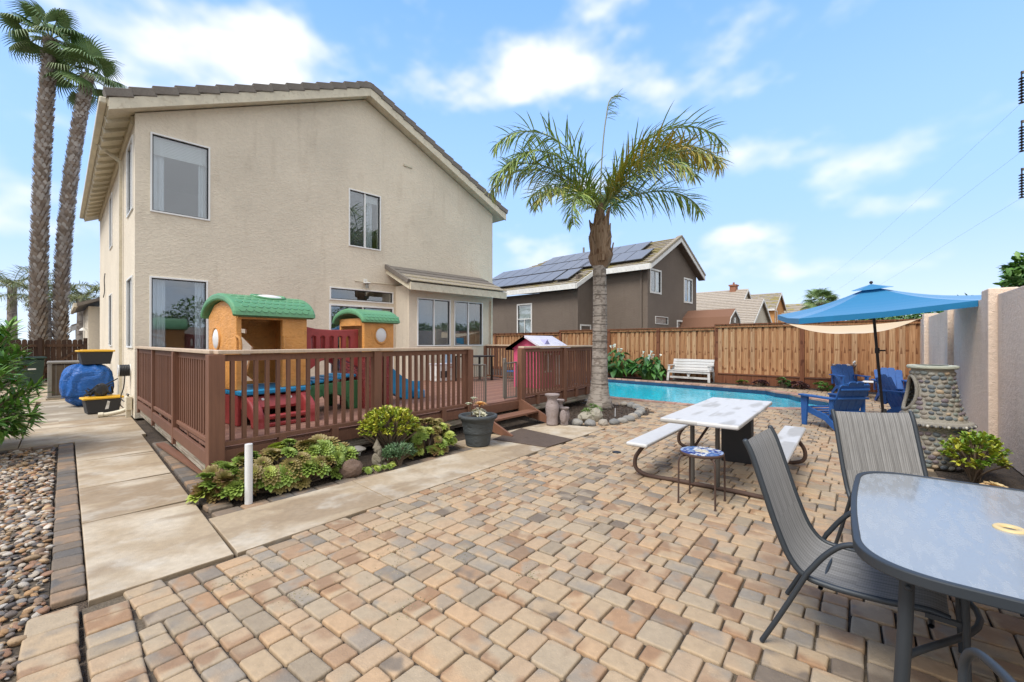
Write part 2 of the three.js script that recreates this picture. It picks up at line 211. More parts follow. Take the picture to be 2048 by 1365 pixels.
Z0.tarp = M([0.012, 0.115, 0.42], 0.38, { map: T.plain, bumpMap: T.hide, bumpScale: 0.02 }); Z0.binGreen = M([0.010, 0.035, 0.025], 0.5); Z0.lidYellow = M([0.72, 0.42, 0.03], 0.5); Z0.acGrey = M([0.22, 0.205, 0.18], 0.6, { map: T.plain }); Z0.fin = M([0.13, 0.10, 0.07], 0.7, { map: T.tile });
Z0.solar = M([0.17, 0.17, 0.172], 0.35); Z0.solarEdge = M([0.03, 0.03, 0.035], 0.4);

// ---------------------------------------------------------------- the setting
const TH = 0.1;                                   // the yard's own axes lie this far off the house's
const UX = [Math.cos(TH), -Math.sin(TH)], VX = [Math.sin(TH), Math.cos(TH)]; // along the deck front, and towards the camera
const wallZ = (x) => -0.27 - 0.1117 * (x - 16.65);      // inner face of the concrete wall
const stripFront = (x) => -3.81 - 0.1016 * (x - 0.93), stripBack = (x) => -4.9 - 0.075 * (x - 0.91);
const poolPts = (() => { const c = new THREE.CatmullRomCurve3([[12.55, -2.35], [13.4, -1.95], [14.4, -2.15], [15.1, -2.9], [15.75, -3.35]].map((p) => new THREE.Vector3(p[0], 0, p[1]))); const a = c.getPoints(20).map((v) => [v.x, v.z]);
  const d = new THREE.CatmullRomCurve3([[11.33, -4.6], [11.5, -3.95], [11.9, -3.2], [12.55, -2.35]].map((p) => new THREE.Vector3(p[0], 0, p[1]))).getPoints(14).map((v) => [v.x, v.z]); d.pop();
  return [[11.15, -11.5], [11.2, -7.0], ...d, ...a, [15.95, -3.75], [16.45, -4.15], [16.6, -6.4], [16.75, -11.5]]; })();
function inPoly(x, z, P) { let c = false; for (let i = 0, j = P.length - 1; i < P.length; j = i++) if ((P[i][1] > z) !== (P[j][1] > z) && x < (P[j][0] - P[i][0]) * (z - P[i][1]) / (P[j][1] - P[i][1]) + P[i][0]) c = !c; return c; }
function grow(P, d) { const n = P.length; return P.map((p, i) => { const a = P[(i + n - 1) % n], b = P[(i + 1) % n]; let nx = 0, nz = 0; for (const [q, s] of [[a, p], [p, b]]) { const dx = s[0] - q[0], dz = s[1] - q[1], l = Math.hypot(dx, dz); nx += dz / l; nz += -dx / l; } const l = Math.hypot(nx, nz); return [p[0] - nx / l * d, p[1] - nz / l * d]; }); }
const gsign = inPoly(...grow(poolPts, 0.3)[1], poolPts) ? -1 : 1, poolOut = grow(poolPts, 0.3 * gsign), poolBed = grow(poolPts, 0.06 * gsign);
const flat = (poly, holes, y) => bx(new THREE.ShapeGeometry(shapeOf(poly.map((p) => [p[0], -p[1]]), holes.map((h) => h.map((p) => [p[0], -p[1]])))).rotateX(-Math.PI / 2).translate(0, y, 0));
struct('ground', flat([[-600, 600], [600, 600], [600, -600], [-600, -600]], [poolBed], -0.05), Z0.soil);
const ringC = [8.45, -5.75], inRing = (x, z) => { const a = (x - ringC[0]) / 1.62, b = (z - ringC[1] - 0.1 * (x - 8.45)) / 1.22; return a * a + b * b < 1; };
const deckLine = (x) => -5.71 - 0.1003 * (x - 1.19);
function inPatio(x, z) {
  if (x < 0.31 || x > 17.35 || z > 3.2) return false;
  if (z > wallZ(x) - 0.08) return false;
  if (x > 5.2 && x < 9.1 && z > wallZ(x) - 0.75) return false;
  if (x < 0.93 ? z < -3.74 - 0.06 : x < 7.05 && z < stripFront(x) + 0.02) return false;
  if (x >= 7.05 && x < 9.9 && (inRing(x, z) || z < deckLine(x) + 0.35 || (x < 8.2 && z < -5.2))) return false;
  if (z < -11) return false;
  return !inPoly(x, z, poolOut);
}
struct('patio_bedding', flat([[0.1, 3], [8, 3], [8, 0.9], [11, 0.3], [11, -6.7], [7.05, -4.6], [7.05, -4.42], [0.93, -3.8], [0.1, -3.73]], [], -0.024), Z0.sand);
struct('patio_bedding', flat([[11, 0.3], [17.5, -0.4], [17.5, -2.2], [15.2, -1.5], [12.3, -1.5], [11, -3.6]], [], -0.0245), Z0.sand);
struct('patio_bedding', flat([[16.95, -2.3], [17.5, -2.3], [17.5, -11.5], [17.0, -11.5]], [], -0.0245), Z0.sand);
struct('patio_bedding', flat([[9.9, -6.9], [10.85, -6.7], [10.8, -11.5], [9.9, -11.5]], [], -0.0245), Z0.sand);
// one cobble: a rounded block with its top at y = 0
function paverGeo(w, d, uo) {
  const P = [], I = [], rings = [[0.0125, 0], [0.0052, -0.003], [0.001, -0.0105], [0, -0.04]];
  const c = Math.min(w, d) * 0.075, jit = [0, 1, 2, 3].map(() => rr(-0.004, 0.004));
  for (const [ins, y] of rings) { const a = w / 2 - ins, b = d / 2 - ins, k = c * (ins > 0.01 ? 0.8 : 1); [[a - k, b], [a, b - k], [a, -b + k], [a - k, -b], [-a + k, -b], [-a, -b + k], [-a, b - k], [-a + k, b]].forEach(([x, z], q) => P.push(x + jit[q >> 1], y, z + jit[(q + 1) & 3])); }
  for (let r = 0; r < 3; r++) for (let i = 0; i < 8; i++) { const a = r * 8 + i, b = r * 8 + (i + 1) % 8; I.push(a, a + 8, b, b, a + 8, b + 8); }
  for (let i = 1; i < 7; i++) I.push(0, i, i + 1);
  const g = new THREE.BufferGeometry(); g.setAttribute('position', new THREE.Float32BufferAttribute(P, 3)); g.setIndex(I); g.computeVertexNormals();
  const uv = []; for (let i = 0; i < P.length; i += 3) uv.push(P[i] + uo[0], P[i + 2] + uo[1] + P[i + 1]); g.setAttribute('uv', new THREE.Float32BufferAttribute(uv, 2)); return g;
}
const paverKinds = new Map();
function paverOf(w, d) { const k = w.toFixed(3) + 'x' + d.toFixed(3); if (!paverKinds.has(k)) paverKinds.set(k, Array.from({ length: 7 }, () => paverGeo(w, d, [rr(0, 2.4), rr(0, 2.4)]))); const l = paverKinds.get(k); return l[Math.floor(R() * l.length)]; }
const pavMat = () => Z0.pavers[[0, 0, 0, 2, 2, 12, 3, 3, 5, 5, 4, 12, 12, 14, 0, 2, 6, 3, 11, 13][Math.floor(R() * 20)]];
const patio = sgroup('patio');
const pavers = [];
{ // random bond of three sizes on a 70 mm module
  const m = 0.0705, NU = 252, NV = 212, v0 = -8.4, occ = new Uint8Array(NU * NV);
  for (let j = 0; j < NV - 4; j++) for (let i = 0; i < NU; i++) {
    if (occ[j * NU + i]) continue;
    let run = 0; while (i + run < NU && !occ[j * NU + i + run] && run < 8) run++;
    const opts = []; for (const [w, h, wt] of [[2, 2, 3], [3, 2, 4], [2, 3, 4], [3, 3, 2.2]]) if (w <= run && run - w !== 1) { let ok = true; for (let b = 0; b < h; b++) for (let a = 0; a < w; a++) if (occ[(j + b) * NU + i + a]) ok = false; if (ok) for (let k = 0; k < wt * 2; k++) opts.push([w, h]); }
    if (!opts.length) { occ[j * NU + i] = 1; continue; }
    const [w, h] = opts[Math.floor(R() * opts.length)];
    for (let b = 0; b < h; b++) for (let a = 0; a < w; a++) occ[(j + b) * NU + i + a] = 1;
    const u = (i + w / 2) * m - 0.2, v = (j + h / 2) * m + v0, x = 0.3 + UX[0] * u + VX[0] * v, z = -0.0 + UX[1] * u + VX[1] * v;
    let cx = x, cz = z, pw = w * m - 0.007, pd = h * m - 0.007; const lim = 0.312; // whole stones, or stones cut along the straight edges
    if (cx - pw / 2 < lim && cx + pw / 2 > lim + 0.025 && cz > -3.7) { const r = cx + pw / 2; pw = r - lim; cx = lim + pw / 2; }
    const edgeZ = (cx < 0.93 ? -3.775 : cx < 7.05 ? stripFront(cx) : -99) + 0.006; if (cz - pd / 2 < edgeZ && cz + pd / 2 > edgeZ + 0.05) { const r = cz + pd / 2; pd = r - edgeZ; cz = edgeZ + pd / 2; }
    if (inPatio(cx, cz)) pavers.push({ x: cx, z: cz, w: Math.round(pw * 250) / 250, d: Math.round(pd * 250) / 250, turn: TH + rr(-0.012, 0.012) });
  }
  for (let z = -3.62, k = 0; z < 1.5; k++) { const d = k % 3 ? 0.155 : 0.117; pavers.push({ x: 0.205, z: z + d / 2, w: 0.2, d: d - 0.005, turn: rr(-0.015, 0.015) }); z += d; }   // soldier course beside the gravel
}
function depthOf(x, z) { return x * CY - z * SY; }
function inView(x, z) { const d = depthOf(x, z); return d > 1.95 && Math.abs((x * SY + z * CY) / d) < 1.19; }
pavers.forEach((p) => { p.s = inView(p.x, p.z) ? p.w * p.d / Math.pow(depthOf(p.x, p.z), 3) : 0; });
pavers.sort((a, b) => b.s - a.s);
function layPaver(p, parent, name, batch) {
  const g = paverOf(p.w, p.d), y = rr(-0.003, 0.002), e = [rr(-0.016, 0.016), p.turn, rr(-0.012, 0.012)];
  if (batch) { const k = Math.floor(R() * 20); (batch[k] ||= []).push(g.toNonIndexed().applyMatrix4(mat4([p.x, y, p.z], e))); return; }
  const o = part(name, g, p.m || pavMat(), parent); o.position.set(p.x, y, p.z); o.rotation.set(e[0], e[1], e[2], 'YXZ');
}
pavers.slice(0, 290).forEach((p) => layPaver(p, patio, 'paver'));
{ const batch = []; pavers.slice(290).forEach((p) => layPaver(p, patio, 'paver', batch)); batch.forEach((l) => l && part('far_pavers', l, pavMat(), patio, 'stuff')); }
{ // grit and seed heads lying in some of the joints
  const g = new THREE.IcosahedronGeometry(0.004, 0), n = 750, im = new THREE.InstancedMesh(g, M(white3, 0.95), n), c = new THREE.Color();
  const spots = [[1.25, -3.35, 0.3], [1.9, -3.5, 0.35], [1.55, -2.75, 0.22], [2.05, -2.55, 0.16], [2.3, -2.0, 0.14], [1.5, -2.3, 0.2], [0.8, -3.4, 0.2], [2.9, -3.6, 0.3], [1.05, -2.9, 0.2], [1.75, -3.0, 0.25]];
  for (let i = 0; i < n; i++) { const s = spots[i % spots.length], a = rr(0, 6.283), q = s[2] * Math.sqrt(R()) * (0.4 + R()); im.setMatrixAt(i, mat4([s[0] + q * Math.cos(a), -0.004 + rr(0, 0.006), s[1] + q * Math.sin(a) * 0.6], [R() * 3, R() * 3, 0], [rr(0.5, 1.4), rr(0.3, 0.9), rr(0.5, 1.2)])); im.setColorAt(i, c.setRGB(...lerp3([0.16, 0.15, 0.07], [0.42, 0.36, 0.22], R()))); }
  im.name = 'joint_grit'; im.userData.kind = 'stuff'; im.castShadow = im.receiveShadow = true; scene.add(im);
}
// concrete path along the house and across the front of the deck
const walk = sgroup('walkway');
for (const [a, b] of [[-3.76, -5.39], [-5.4, -6.68], [-6.69, -8.2], [-8.21, -9.88]]) { const l = (z) => 0.13 + (-3.71 - z) * 0.008, r = (z) => 0.92 + (-3.81 - z) * 0.013; part('slab', slabGeo([[l(a), a], [r(a), a - 0.05], [r(b), b], [l(b), b]], 0.006, 0.1, 0.008), Z0.concrete, walk); }
for (const [a, b] of [[0.945, 2.345], [2.352, 4.3], [4.307, 7.03]]) part('slab', slabGeo([[a, stripFront(a)], [b, stripFront(b)], [b + (b > 6 ? -0.35 : 0), b > 4.31 ? -5.55 : stripBack(b) + 0.17], [a, a > 4.3 ? -5.55 : stripBack(a) + 0.17]], 0.004, 0.1, 0.008), Z0.concrete, walk);
part('slab', slabGeo([[-0.42, -9.9], [1.06, -9.9], [1.08, -12.6], [-0.4, -12.6]], 0.002, 0.1, 0.008), Z0.concrete, walk);
part('slab', slabGeo([[-0.4, -12.61], [1.08, -12.61], [1.08, -17.2], [-0.32, -17.2]], 0.003, 0.1, 0.008), Z0.concreteDark, walk);
part('slab', slabGeo([[-1.6, -9.92], [-0.43, -9.92], [-0.41, -17.2], [-1.6, -17.2]], 0, 0.1, 0.008), Z0.concrete, walk);
part('slab', slabGeo([[-2.6, -17.21], [1.08, -17.21], [1.08, -24.7], [-2.6, -24.7]], 0.001, 0.1, 0.008), Z0.concrete, walk);
// single rows of pavers that edge the path, the gravel and the planting bed
const edging = sgroup('paver_edging');
const darkPav = [0, 1, 0, 2, 1, 2].map((i) => Z0.edge[i]);
for (let z = -3.9, k = 0; z > -9.7; k++) { const d = [0.155, 0.23, 0.155, 0.235, 0.155][k % 5]; layPaver({ x: 0.045 + (-3.8 - z) * 0.006, z: z - d / 2, w: 0.165, d: d - 0.006, turn: rr(-0.03, 0.03), m: darkPav[Math.floor(R() * 6)] }, edging, 'paver'); z -= d; }
for (let z = -3.78, k = 0; z < 1.2; k++) { const d = [0.235, 0.235, 0.16][k % 3]; layPaver({ x: -0.025 - 0.012 * (z + 3.8), z: z + d / 2, w: 0.22, d: d - 0.006, turn: rr(-0.03, 0.03), m: k % 2 ? Z0.pavers[5] : Z0.pavers[0] }, edging, 'paver'); z += d; }
for (let x = -1.7; x < -0.06; x += 0.24) layPaver({ x: x + 0.1, z: -9.8, w: 0.232, d: 0.14, turn: rr(-0.03, 0.03), m: darkPav[Math.floor(R() * 4)] }, edging, 'paver');
for (let z = -5.05, k = 0; z > -8.9; k++) { const d = [0.155, 0.2, 0.155][k % 3]; layPaver({ x: 1.09 + (-5 - z) * 0.012, z: z - d / 2, w: 0.2, d: d - 0.006, turn: rr(-0.05, 0.05), m: darkPav[Math.floor(R() * 6)] }, edging, 'paver'); z -= d; }
for (let x = 1.0; x < 4.2; x += 0.24) layPaver({ x: x + 0.12, z: stripBack(x + 0.12) + 0.085, w: 0.232, d: 0.155, turn: 0.075 + rr(-0.02, 0.02), m: darkPav[Math.floor(R() * 6)] }, edging, 'paver');
layPaver({ x: 1.1, z: -5.08, w: 0.2, d: 0.2, turn: 0, m: darkPav[1] }, edging, 'paver');
// river gravel
{
  struct('gravel_base', flat([[-3.4, 1.5], [-0.04, 1.5], [-0.04, -9.72], [-3.4, -9.72]], [], -0.034), Z0.sand);
  const g = new THREE.IcosahedronGeometry(1, 2); { const p = g.attributes.position; for (let i = 0; i < p.count; i++) { const x = p.getX(i), y = p.getY(i), z = p.getZ(i), k = 1 + 0.16 * Math.sin(x * 2.3 + 1) * Math.cos(z * 2.1) + 0.1 * Math.sin(y * 3 + x); p.setXYZ(i, x * k, y * k, z * k); } g.computeVertexNormals(); }
  const n = 14500, im = new THREE.InstancedMesh(g, M(white3, 0.7, { bumpMap: T.speck, bumpScale: 0.004 }), n), c = new THREE.Color();
  const pal = [[0.42, 0.25, 0.12], [0.5, 0.34, 0.19], [0.3, 0.2, 0.13], [0.2, 0.16, 0.13], [0.24, 0.22, 0.2], [0.52, 0.44, 0.34], [0.36, 0.2, 0.12], [0.14, 0.12, 0.11], [0.62, 0.55, 0.46], [0.4, 0.3, 0.2]];
  for (let i = 0; i < n; i++) {
    const z = -9.7 + 10.6 * Math.pow(R(), 0.9), far = z < -5, x = rr(far ? -1.9 : -2.3, z < -3.8 ? -0.045 : -0.14 - 0.012 * (z + 3.8)), s = rr(0.0095, 0.026) * (R() < 0.12 ? 1.35 : 1);
    im.setMatrixAt(i, mat4([x, -0.03 + s * 0.35 + (R() < 0.5 ? rr(0, 0.02) : 0), z], [rr(-0.35, 0.35), R() * 6.3, rr(-0.35, 0.35)], [s * rr(1, 1.6), s * rr(0.45, 0.8), s * rr(0.75, 1.15)]));
    im.setColorAt(i, c.setRGB(...sc3(pal[Math.floor(R() * pal.length)], rr(0.75, 1.2))));
  }
  im.name = 'river_gravel'; im.userData.kind = 'stuff'; im.castShadow = im.receiveShadow = true; scene.add(im);
}
// planting beds
const mulch = M(white3, 0.98, { map: T.soil, bumpMap: T.speck, bumpScale: 0.05 });
function bed(poly, y) { struct('planting_bed', flat(poly, [], y), mulch); }
bed([[0.98, stripBack(1) - 0.0], [4.4, stripBack(4.4)], [4.4, -5.5], [6.7, -5.56], [10.1, -6.2], [10.1, -11.9], [1.25, -11.9], [1.22, -5.2]], -0.028);
bed([[6.72, -5.2], [7.1, -4.75], [8.1, -4.62], [9.4, -4.85], [10.0, -5.6], [9.9, -6.5], [8.9, -6.4], [6.7, -5.9]], -0.016);
bed([[5.2, 2.2], [5.2, wallZ(5.2) - 0.77], [9.1, wallZ(9.1) - 0.77], [9.1, wallZ(9.1)], [5.4, 2.2]], -0.012);
bed([[17.36, -11.8], [18.15, -11.8], [18.15, -2.2], [17.36, -2.2]], -0.012);
{ // bark chips on the bed round the palm
  const im = new THREE.InstancedMesh(new THREE.BoxGeometry(1, 1, 1), M(white3, 0.95), 1500), c = new THREE.Color();
  for (let i = 0; i < 1500; i++) { let x, z; do { x = rr(6.8, 9.9); z = rr(-6.8, -4.6); } while (!inRing(x, z)); im.setMatrixAt(i, mat4([x, -0.008 + rr(0, 0.015), z], [rr(-0.5, 0.5), R() * 6, rr(-0.5, 0.5)], [rr(0.015, 0.05), rr(0.004, 0.01), rr(0.008, 0.02)])); im.setColorAt(i, c.setRGB(...sc3([0.07, 0.045, 0.032], rr(0.5, 1.6)))); }
  im.name = 'bark_mulch'; im.userData.kind = 'stuff'; im.castShadow = im.receiveShadow = true; scene.add(im);
}
// swimming pool
{
  const pool = sgroup('pool_shell'), n = poolPts.length, P = [], U = [], quad = (a, b, y0, y1, out) => { out.push(a[0], y1, a[1], a[0], y0, a[1], b[0], y1, b[1], b[0], y1, b[1], a[0], y0, a[1], b[0], y0, b[1]); };
  const wallP = [], bandP = []; for (let i = 0; i < n; i++) { const a = poolPts[i], b = poolPts[(i + 1) % n]; quad(a, b, -1.25, -0.17, wallP); quad(a, b, -0.17, -0.035, bandP); }
  const gm = (p) => { const g = new THREE.BufferGeometry(); g.setAttribute('position', new THREE.Float32BufferAttribute(p, 3)); g.computeVertexNormals(); return bx(g); };
  const pl = Z0.plaster; pl.side = THREE.DoubleSide; part('pool_wall', gm(wallP), pl, pool); part('pool_floor', flat(poolPts, [], -1.2), pl, pool);
  const tileBand = M([0.03, 0.075, 0.15], 0.2, { side: THREE.DoubleSide, map: T.tile }); part('tile_band', gm(bandP), tileBand, pool);
  struct('pool_water', flat(poolPts, [], -0.115), Z0.water);
  const coping = sgroup('pool_coping'); const cm = [[0.44, 0.25, 0.19], [0.5, 0.31, 0.235], [0.38, 0.22, 0.165]].map((c) => M(c, 0.85, { map: T.tile, bumpMap: T.speck, bumpScale: 0.003 }));
  const O = poolOut; let k = 0;
  for (let i = 0; i < n; i++) { const a = poolPts[i], b = poolPts[(i + 1) % n], ao = O[i], bo = O[(i + 1) % n], L = Math.hypot(b[0] - a[0], b[1] - a[1]), m = Math.max(1, Math.round(L / 0.3)); if (a[1] < -11.4 && b[1] < -11.4) continue;
    for (let q = 0; q < m; q++) { const f = (t) => [mix(a[0], b[0], t), mix(a[1], b[1], t)], h = (t) => [mix(ao[0], bo[0], t), mix(ao[1], bo[1], t)], e = 0.008 / Math.max(L / m, 0.05); part('coping_stone', slabGeo([f((q + e) / m), f((q + 1 - e) / m), h((q + 1 - e) / m), h((q + e) / m)], 0.012, 0.06, 0.006), cm[k++ % 3], coping); } }
}
// concrete boundary wall on the right
{
  const w = thing('concrete_wall', 'tall pale stucco boundary wall with square pilasters along the right', 'wall', [16.2, 0, wallZ(16.2)], 0.1112);
  const ps = [0.25, -3.45, -6.85, -10.3, -13.7]; // local x of pilasters
  ps.forEach((x, i) => { part('pilaster', rbox(0.42, 2.36, 0.3, 0.02, x, 1.18, 0.09), Z0.wallConc, w); if (i < ps.length - 1) { const x1 = ps[i + 1]; part('panel', rbox(x - x1 - 0.445, 2.27, 0.14, 0.012, (x + x1) / 2, 1.135, 0.1), Z0.wallConc, w); } });
  part('panel', rbox(2.6, 2.27, 0.14, 0.012, 1.775, 1.135, 0.1), Z0.wallConc, w);
}
// cedar fence behind the pool
{
  const f = thing('cedar_fence', 'new cedar board fence with dark posts behind the pool', 'fence', [18.2, 0, 0]);
  const mk = (z0, z1, y0, y1, x) => { let i = 0; const gs = new Map(); for (let z = z0; z > z1; i++) { const w = i % 2 ? 0.145 : 0.105, t = i % 2 ? 0.0 : 0.022; const k = w + '|' + (y1 - y0).toFixed(2); if (!gs.has(k)) gs.set(k, [0, 1, 2].map((q) => bx(new THREE.BoxGeometry(0.02, y1 - y0, w), q * 0.37 + 0.11))); const l = gs.get(k); const o = part('board', l[i % 3], Z0.fence[i % 2 ? [0, 1, 3, 5, 1][Math.floor(R() * 5)] : [0, 2, 4, 2][Math.floor(R() * 4)]], f); o.position.set(x + t, (y0 + y1) / 2 + rr(-0.006, 0.006), z - w / 2); z -= w * 0.93; } };
  mk(0.3, -6.2, 0.35, 2.24, -0.16); mk(-6.35, -14.1, 0.12, 2.15, 0); mk(-14.15, -25, 0.12, 2.05, 0.02);
  for (const [z, x, h] of [[-0.05, -0.17, 2.3], [-3.4, -0.2, 2.28], [-6.28, -0.12, 2.3], [-8.75, -0.03, 2.2], [-11.2, -0.03, 2.2], [-14.12, 0, 2.2], [-16.6, 0, 2.1], [-19, 0, 2.1], [-21.5, 0, 2.1], [-24, 0, 2.1]]) part('post', box(0.13, h, 0.13, x, h / 2, z), Z0.fenceDark, f);
  for (const [z0, z1, y, x] of [[0.3, -6.3, 2.27, -0.16], [-6.3, -14.1, 2.18, 0], [-14.1, -25, 2.08, 0.02]]) { part('cap_rail', box(0.17, 0.04, z0 - z1, x, y, (z0 + z1) / 2), Z0.fenceDark, f); part('trim_rail', box(0.03, 0.1, z0 - z1, x - 0.037, y - 0.07, (z0 + z1) / 2), Z0.fence[2], f); }
  for (const [z0, z1] of [[0.3, -3.33], [-3.47, -6.2]]) { part('kick_board', box(0.06, 0.34, z0 - z1, -0.19, 0.17, (z0 + z1) / 2), Z0.fenceDark, f); part('ledge', box(0.11, 0.035, z0 - z1, -0.2, 0.37, (z0 + z1) / 2), Z0.fenceDark, f); }
  part('kick_board', box(0.04, 0.14, 18.6, -0.01, 0.07, -15.6), Z0.fenceDark, f);
}
// dark old fence with a gate across the side yard
{
  const f = thing('side_fence', 'dark weathered board fence closing the side yard', 'fence', [0, 0, -24.8]);
  let i = 0; for (let x = -4.2; x < 1.0; x += 0.15, i++) { const h = 1.62 + rr(-0.02, 0.02); const s = shapeOf([[-0.068, 0], [0.068, 0], [0.068, h - 0.05], [0.03, h], [-0.03, h], [-0.068, h - 0.05]]); const o = part('board', ext(s, 0.02), Z0.oldFence[i % 3], f); o.position.set(x, 0.06, rr(0, 0.01)); }
  for (const y of [0.45, 1.45]) part('rail', box(5.2, 0.1, 0.05, -1.6, y, 0.05), Z0.oldFence[1], f);
  for (const x of [-2.6, -0.5, 0.75]) part('post', box(0.12, 1.75, 0.12, x, 0.875, 0.08), Z0.oldFence[2], f);
  part('brace', bar([-0.4, 0.5, 0.085], [0.7, 1.4, 0.085], 0.03, 0.09), Z0.oldFence[1], f);
}

// ---------------------------------------------------------------- houses
function curtainGeo(w, h, waves, amp = 0.025) { const g = new THREE.PlaneGeometry(w, h, waves * 6, 1).translate(w / 2, h / 2, 0), p = g.attributes.position; for (let i = 0; i < p.count; i++) p.setZ(i, Math.sin(p.getX(i) / w * waves * 6.283) * amp); g.computeVertexNormals(); return g; }
function windowAt(parent, w, h, pos, turn, o = {}) {
  const g = sub('window', parent, pos, turn), fw = o.fw || 0.035;
  part('frame', ext(shapeOf(rect(-fw, -fw, w + fw, h + fw), [rect(0, 0, w, h)]), 0.07, 0.004).translate(0, 0, -0.045), o.frame || Z0.vinyl, g);
  part('gasket', ext(shapeOf(rect(0.001, 0.001, w - 0.001, h - 0.001), [rect(0.022, 0.022, w - 0.022, h - 0.022)]), 0.03).translate(0, 0, -0.05), Z0.gasket, g);
  const xs = o.split ? [0, w * (o.at || 0.5), w] : [0, w], y1 = o.transom ? h * 0.5 : h;
  for (let i = 0; i < xs.length - 1; i++) part('pane', box(xs[i + 1] - xs[i] - 0.03, y1 - 0.03, 0.006, (xs[i] + xs[i + 1]) / 2, y1 / 2, -0.028 - i * 0.008), Z0.glass, g);
  if (o.transom) { part('pane', box(w - 0.03, h - y1 - 0.05, 0.006, w / 2, (y1 + h) / 2, -0.028), Z0.glass, g); part('mullion', box(w, 0.045, 0.05, w / 2, y1, -0.028), o.frame || Z0.vinyl, g); }
  if (o.split) part('mullion', box(0.04, y1, 0.06, xs[1], y1 / 2, -0.026), o.frame || Z0.vinyl, g);
  if (o.screen) part('insect_screen', box(xs[1] - 0.05, y1 - 0.05, 0.003, xs[1] / 2, y1 / 2, -0.05), Z0.screen, g);
  if (o.blind) { const l = []; for (let k = 0; k < o.blind; k++) l.push(box(w - 0.06, 0.027, 0.012, w / 2, h - 0.04 - k * 0.034, -0.09)); part('blind', l, Z0.blind, g); }
  if (o.sheet) part('blind', box(w - 0.05, h - 0.05, 0.01, w / 2, h / 2, -0.1), Z0.blind, g);
  if (o.curtain) { const c = o.curtain; part('curtain', curtainGeo(w * c, h - 0.03, Math.max(2, Math.round(w * c / 0.09))).translate(0.02, 0.01, -0.16), Z0.curtain, g); if (!o.one) part('curtain', curtainGeo(w * c * 0.7, h - 0.03, 2).translate(w * (1 - c * 0.7) - 0.02, 0.01, -0.16), Z0.curtain, g); }
  return g;
}
{ // the family's house
  const h = thing('stucco_house', 'two storey beige stucco house with a grey tiled gable roof', 'house', [1.1, 0, -12]);
  const W = 10.22, mid = 5.12, top = (x, o = 0) => 8.66 + o - 0.45 * Math.abs(x - mid), D = -11.2;
  const H1 = [0.28, 4.4, 1.28, 6.02], H2 = [0.27, 1.42, 1.24, 2.96], H3 = [4.65, 4.35, 5.58, 5.92], H4 = [4.11, 2.79, 6.0, 3.08], H5 = [4.11, 0.46, 6.0, 2.6];
  part('gable_wall', ext(shapeOf([[0, 0], [W, 0], [W, top(W)], [mid, top(mid)], [0, top(0)]], [H1, H2, H3, H4, H5].map((r) => rect(...r))), 0.16).translate(0, 0, -0.16), Z0.stucco, h);
  const S1 = [0.28, 4.46, 1.32, 5.95], S2 = [0.28, 1.5, 1.32, 2.98], S3 = [5.4, 4.45, 6.3, 5.95], S4 = [5.5, 1.5, 6.4, 3.0];
  const side = (hs, x) => ext(shapeOf([[0.161, 0], [-D, 0], [-D, 6.36], [0.161, 6.36]], hs.map((r) => rect(...r))), 0.16).rotateY(Math.PI / 2).translate(x, 0, 0);
  part('side_wall', side([S1, S2, S3, S4], 0), Z0.stucco, h); part('side_wall', side([], W - 0.16), Z0.stucco, h); part('rear_wall', box(W - 0.33, 6.36, 0.16, W / 2, 3.18, D + 0.08), Z0.stucco, h);
  part('rear_wall', ext(shapeOf([[0, 6.361], [W, 6.361], [mid, top(mid)]]), 0.16).translate(0, 0, D), Z0.stucco, h);
  for (const [y, t] of [[0.3, 0.2], [3.35, 0.3], [6.2, 0.1]]) part('floor', box(W - 0.34, t, -D - 0.5, W / 2, y, D / 2 - 0.05), Z0.inside, h);
  part('partition', box(W - 0.34, 5.7, 0.1, W / 2, 3.2, -4.2), Z0.inside, h);
  windowAt(h, 1.0, 1.62, [0.28, 4.4, 0], 0, { blind: 11, curtain: 0.2 }); windowAt(h, 0.97, 1.54, [0.27, 1.42, 0], 0, { curtain: 0.24 });
  windowAt(h, 0.93, 1.57, [4.65, 4.35, 0], 0, { split: true, screen: true, curtain: 0.8, blind: 6, one: true }); windowAt(h, 1.89, 0.29, [4.11, 2.79, 0], 0);
  windowAt(h, 1.89, 2.14, [4.11, 0.46, 0], 0, { split: true, fw: 0.05 });
  for (const r of [S1, S2]) windowAt(h, 1.04, r[3] - r[1], [0, r[1], -r[2]], -Math.PI / 2, { split: true, screen: true }).position.set(0, r[1], -r[2]);
  for (const r of [S3, S4]) windowAt(h, 0.9, r[3] - r[1], [0, r[1], -r[2]], -Math.PI / 2, { split: true });
  // roof
  const slab = (x0, x1, a, b) => shapeOf([[x0, top(x0, a)], [x1, top(x1, a)], [x1, top(x1, b)], [x0, top(x0, b)]]);
  const roof = sub('roof', h);
  for (const [x0, x1] of [[-0.42, mid], [mid, W + 0.42]]) { part('roof_deck', ext(slab(x0, x1, 0.03, 0.2), 11.75).translate(0, 0, -11.5), Z0.trim, roof); part('tile_field', ext(slab(x0, x1, 0.205, 0.27), 11.75).translate(0, 0, -11.52), Z0.tile, roof); part('rake_fascia', ext(slab(x0, x1, 0.0, 0.235), 0.045, 0.004).translate(0, 0, 0.262), Z0.trim, roof); }
  const phi = Math.atan(0.45), L = 0.385, rake = rbox(L + 0.05, 0.165, 0.3, 0.012), n = 15;
  for (const s of [-1, 1]) for (let i = 0; i < n; i++) { const t = (i + 0.5) / n, x = s < 0 ? mix(-0.46, mid, t) : mix(W + 0.46, mid, t), o = part('rake_tile', rake, Z0.tile, roof); o.position.set(x, top(x, 0.32), 0.185 + rr(-0.008, 0.008)); o.rotation.z = (s < 0 ? 1 : -1) * (phi - 0.11); }
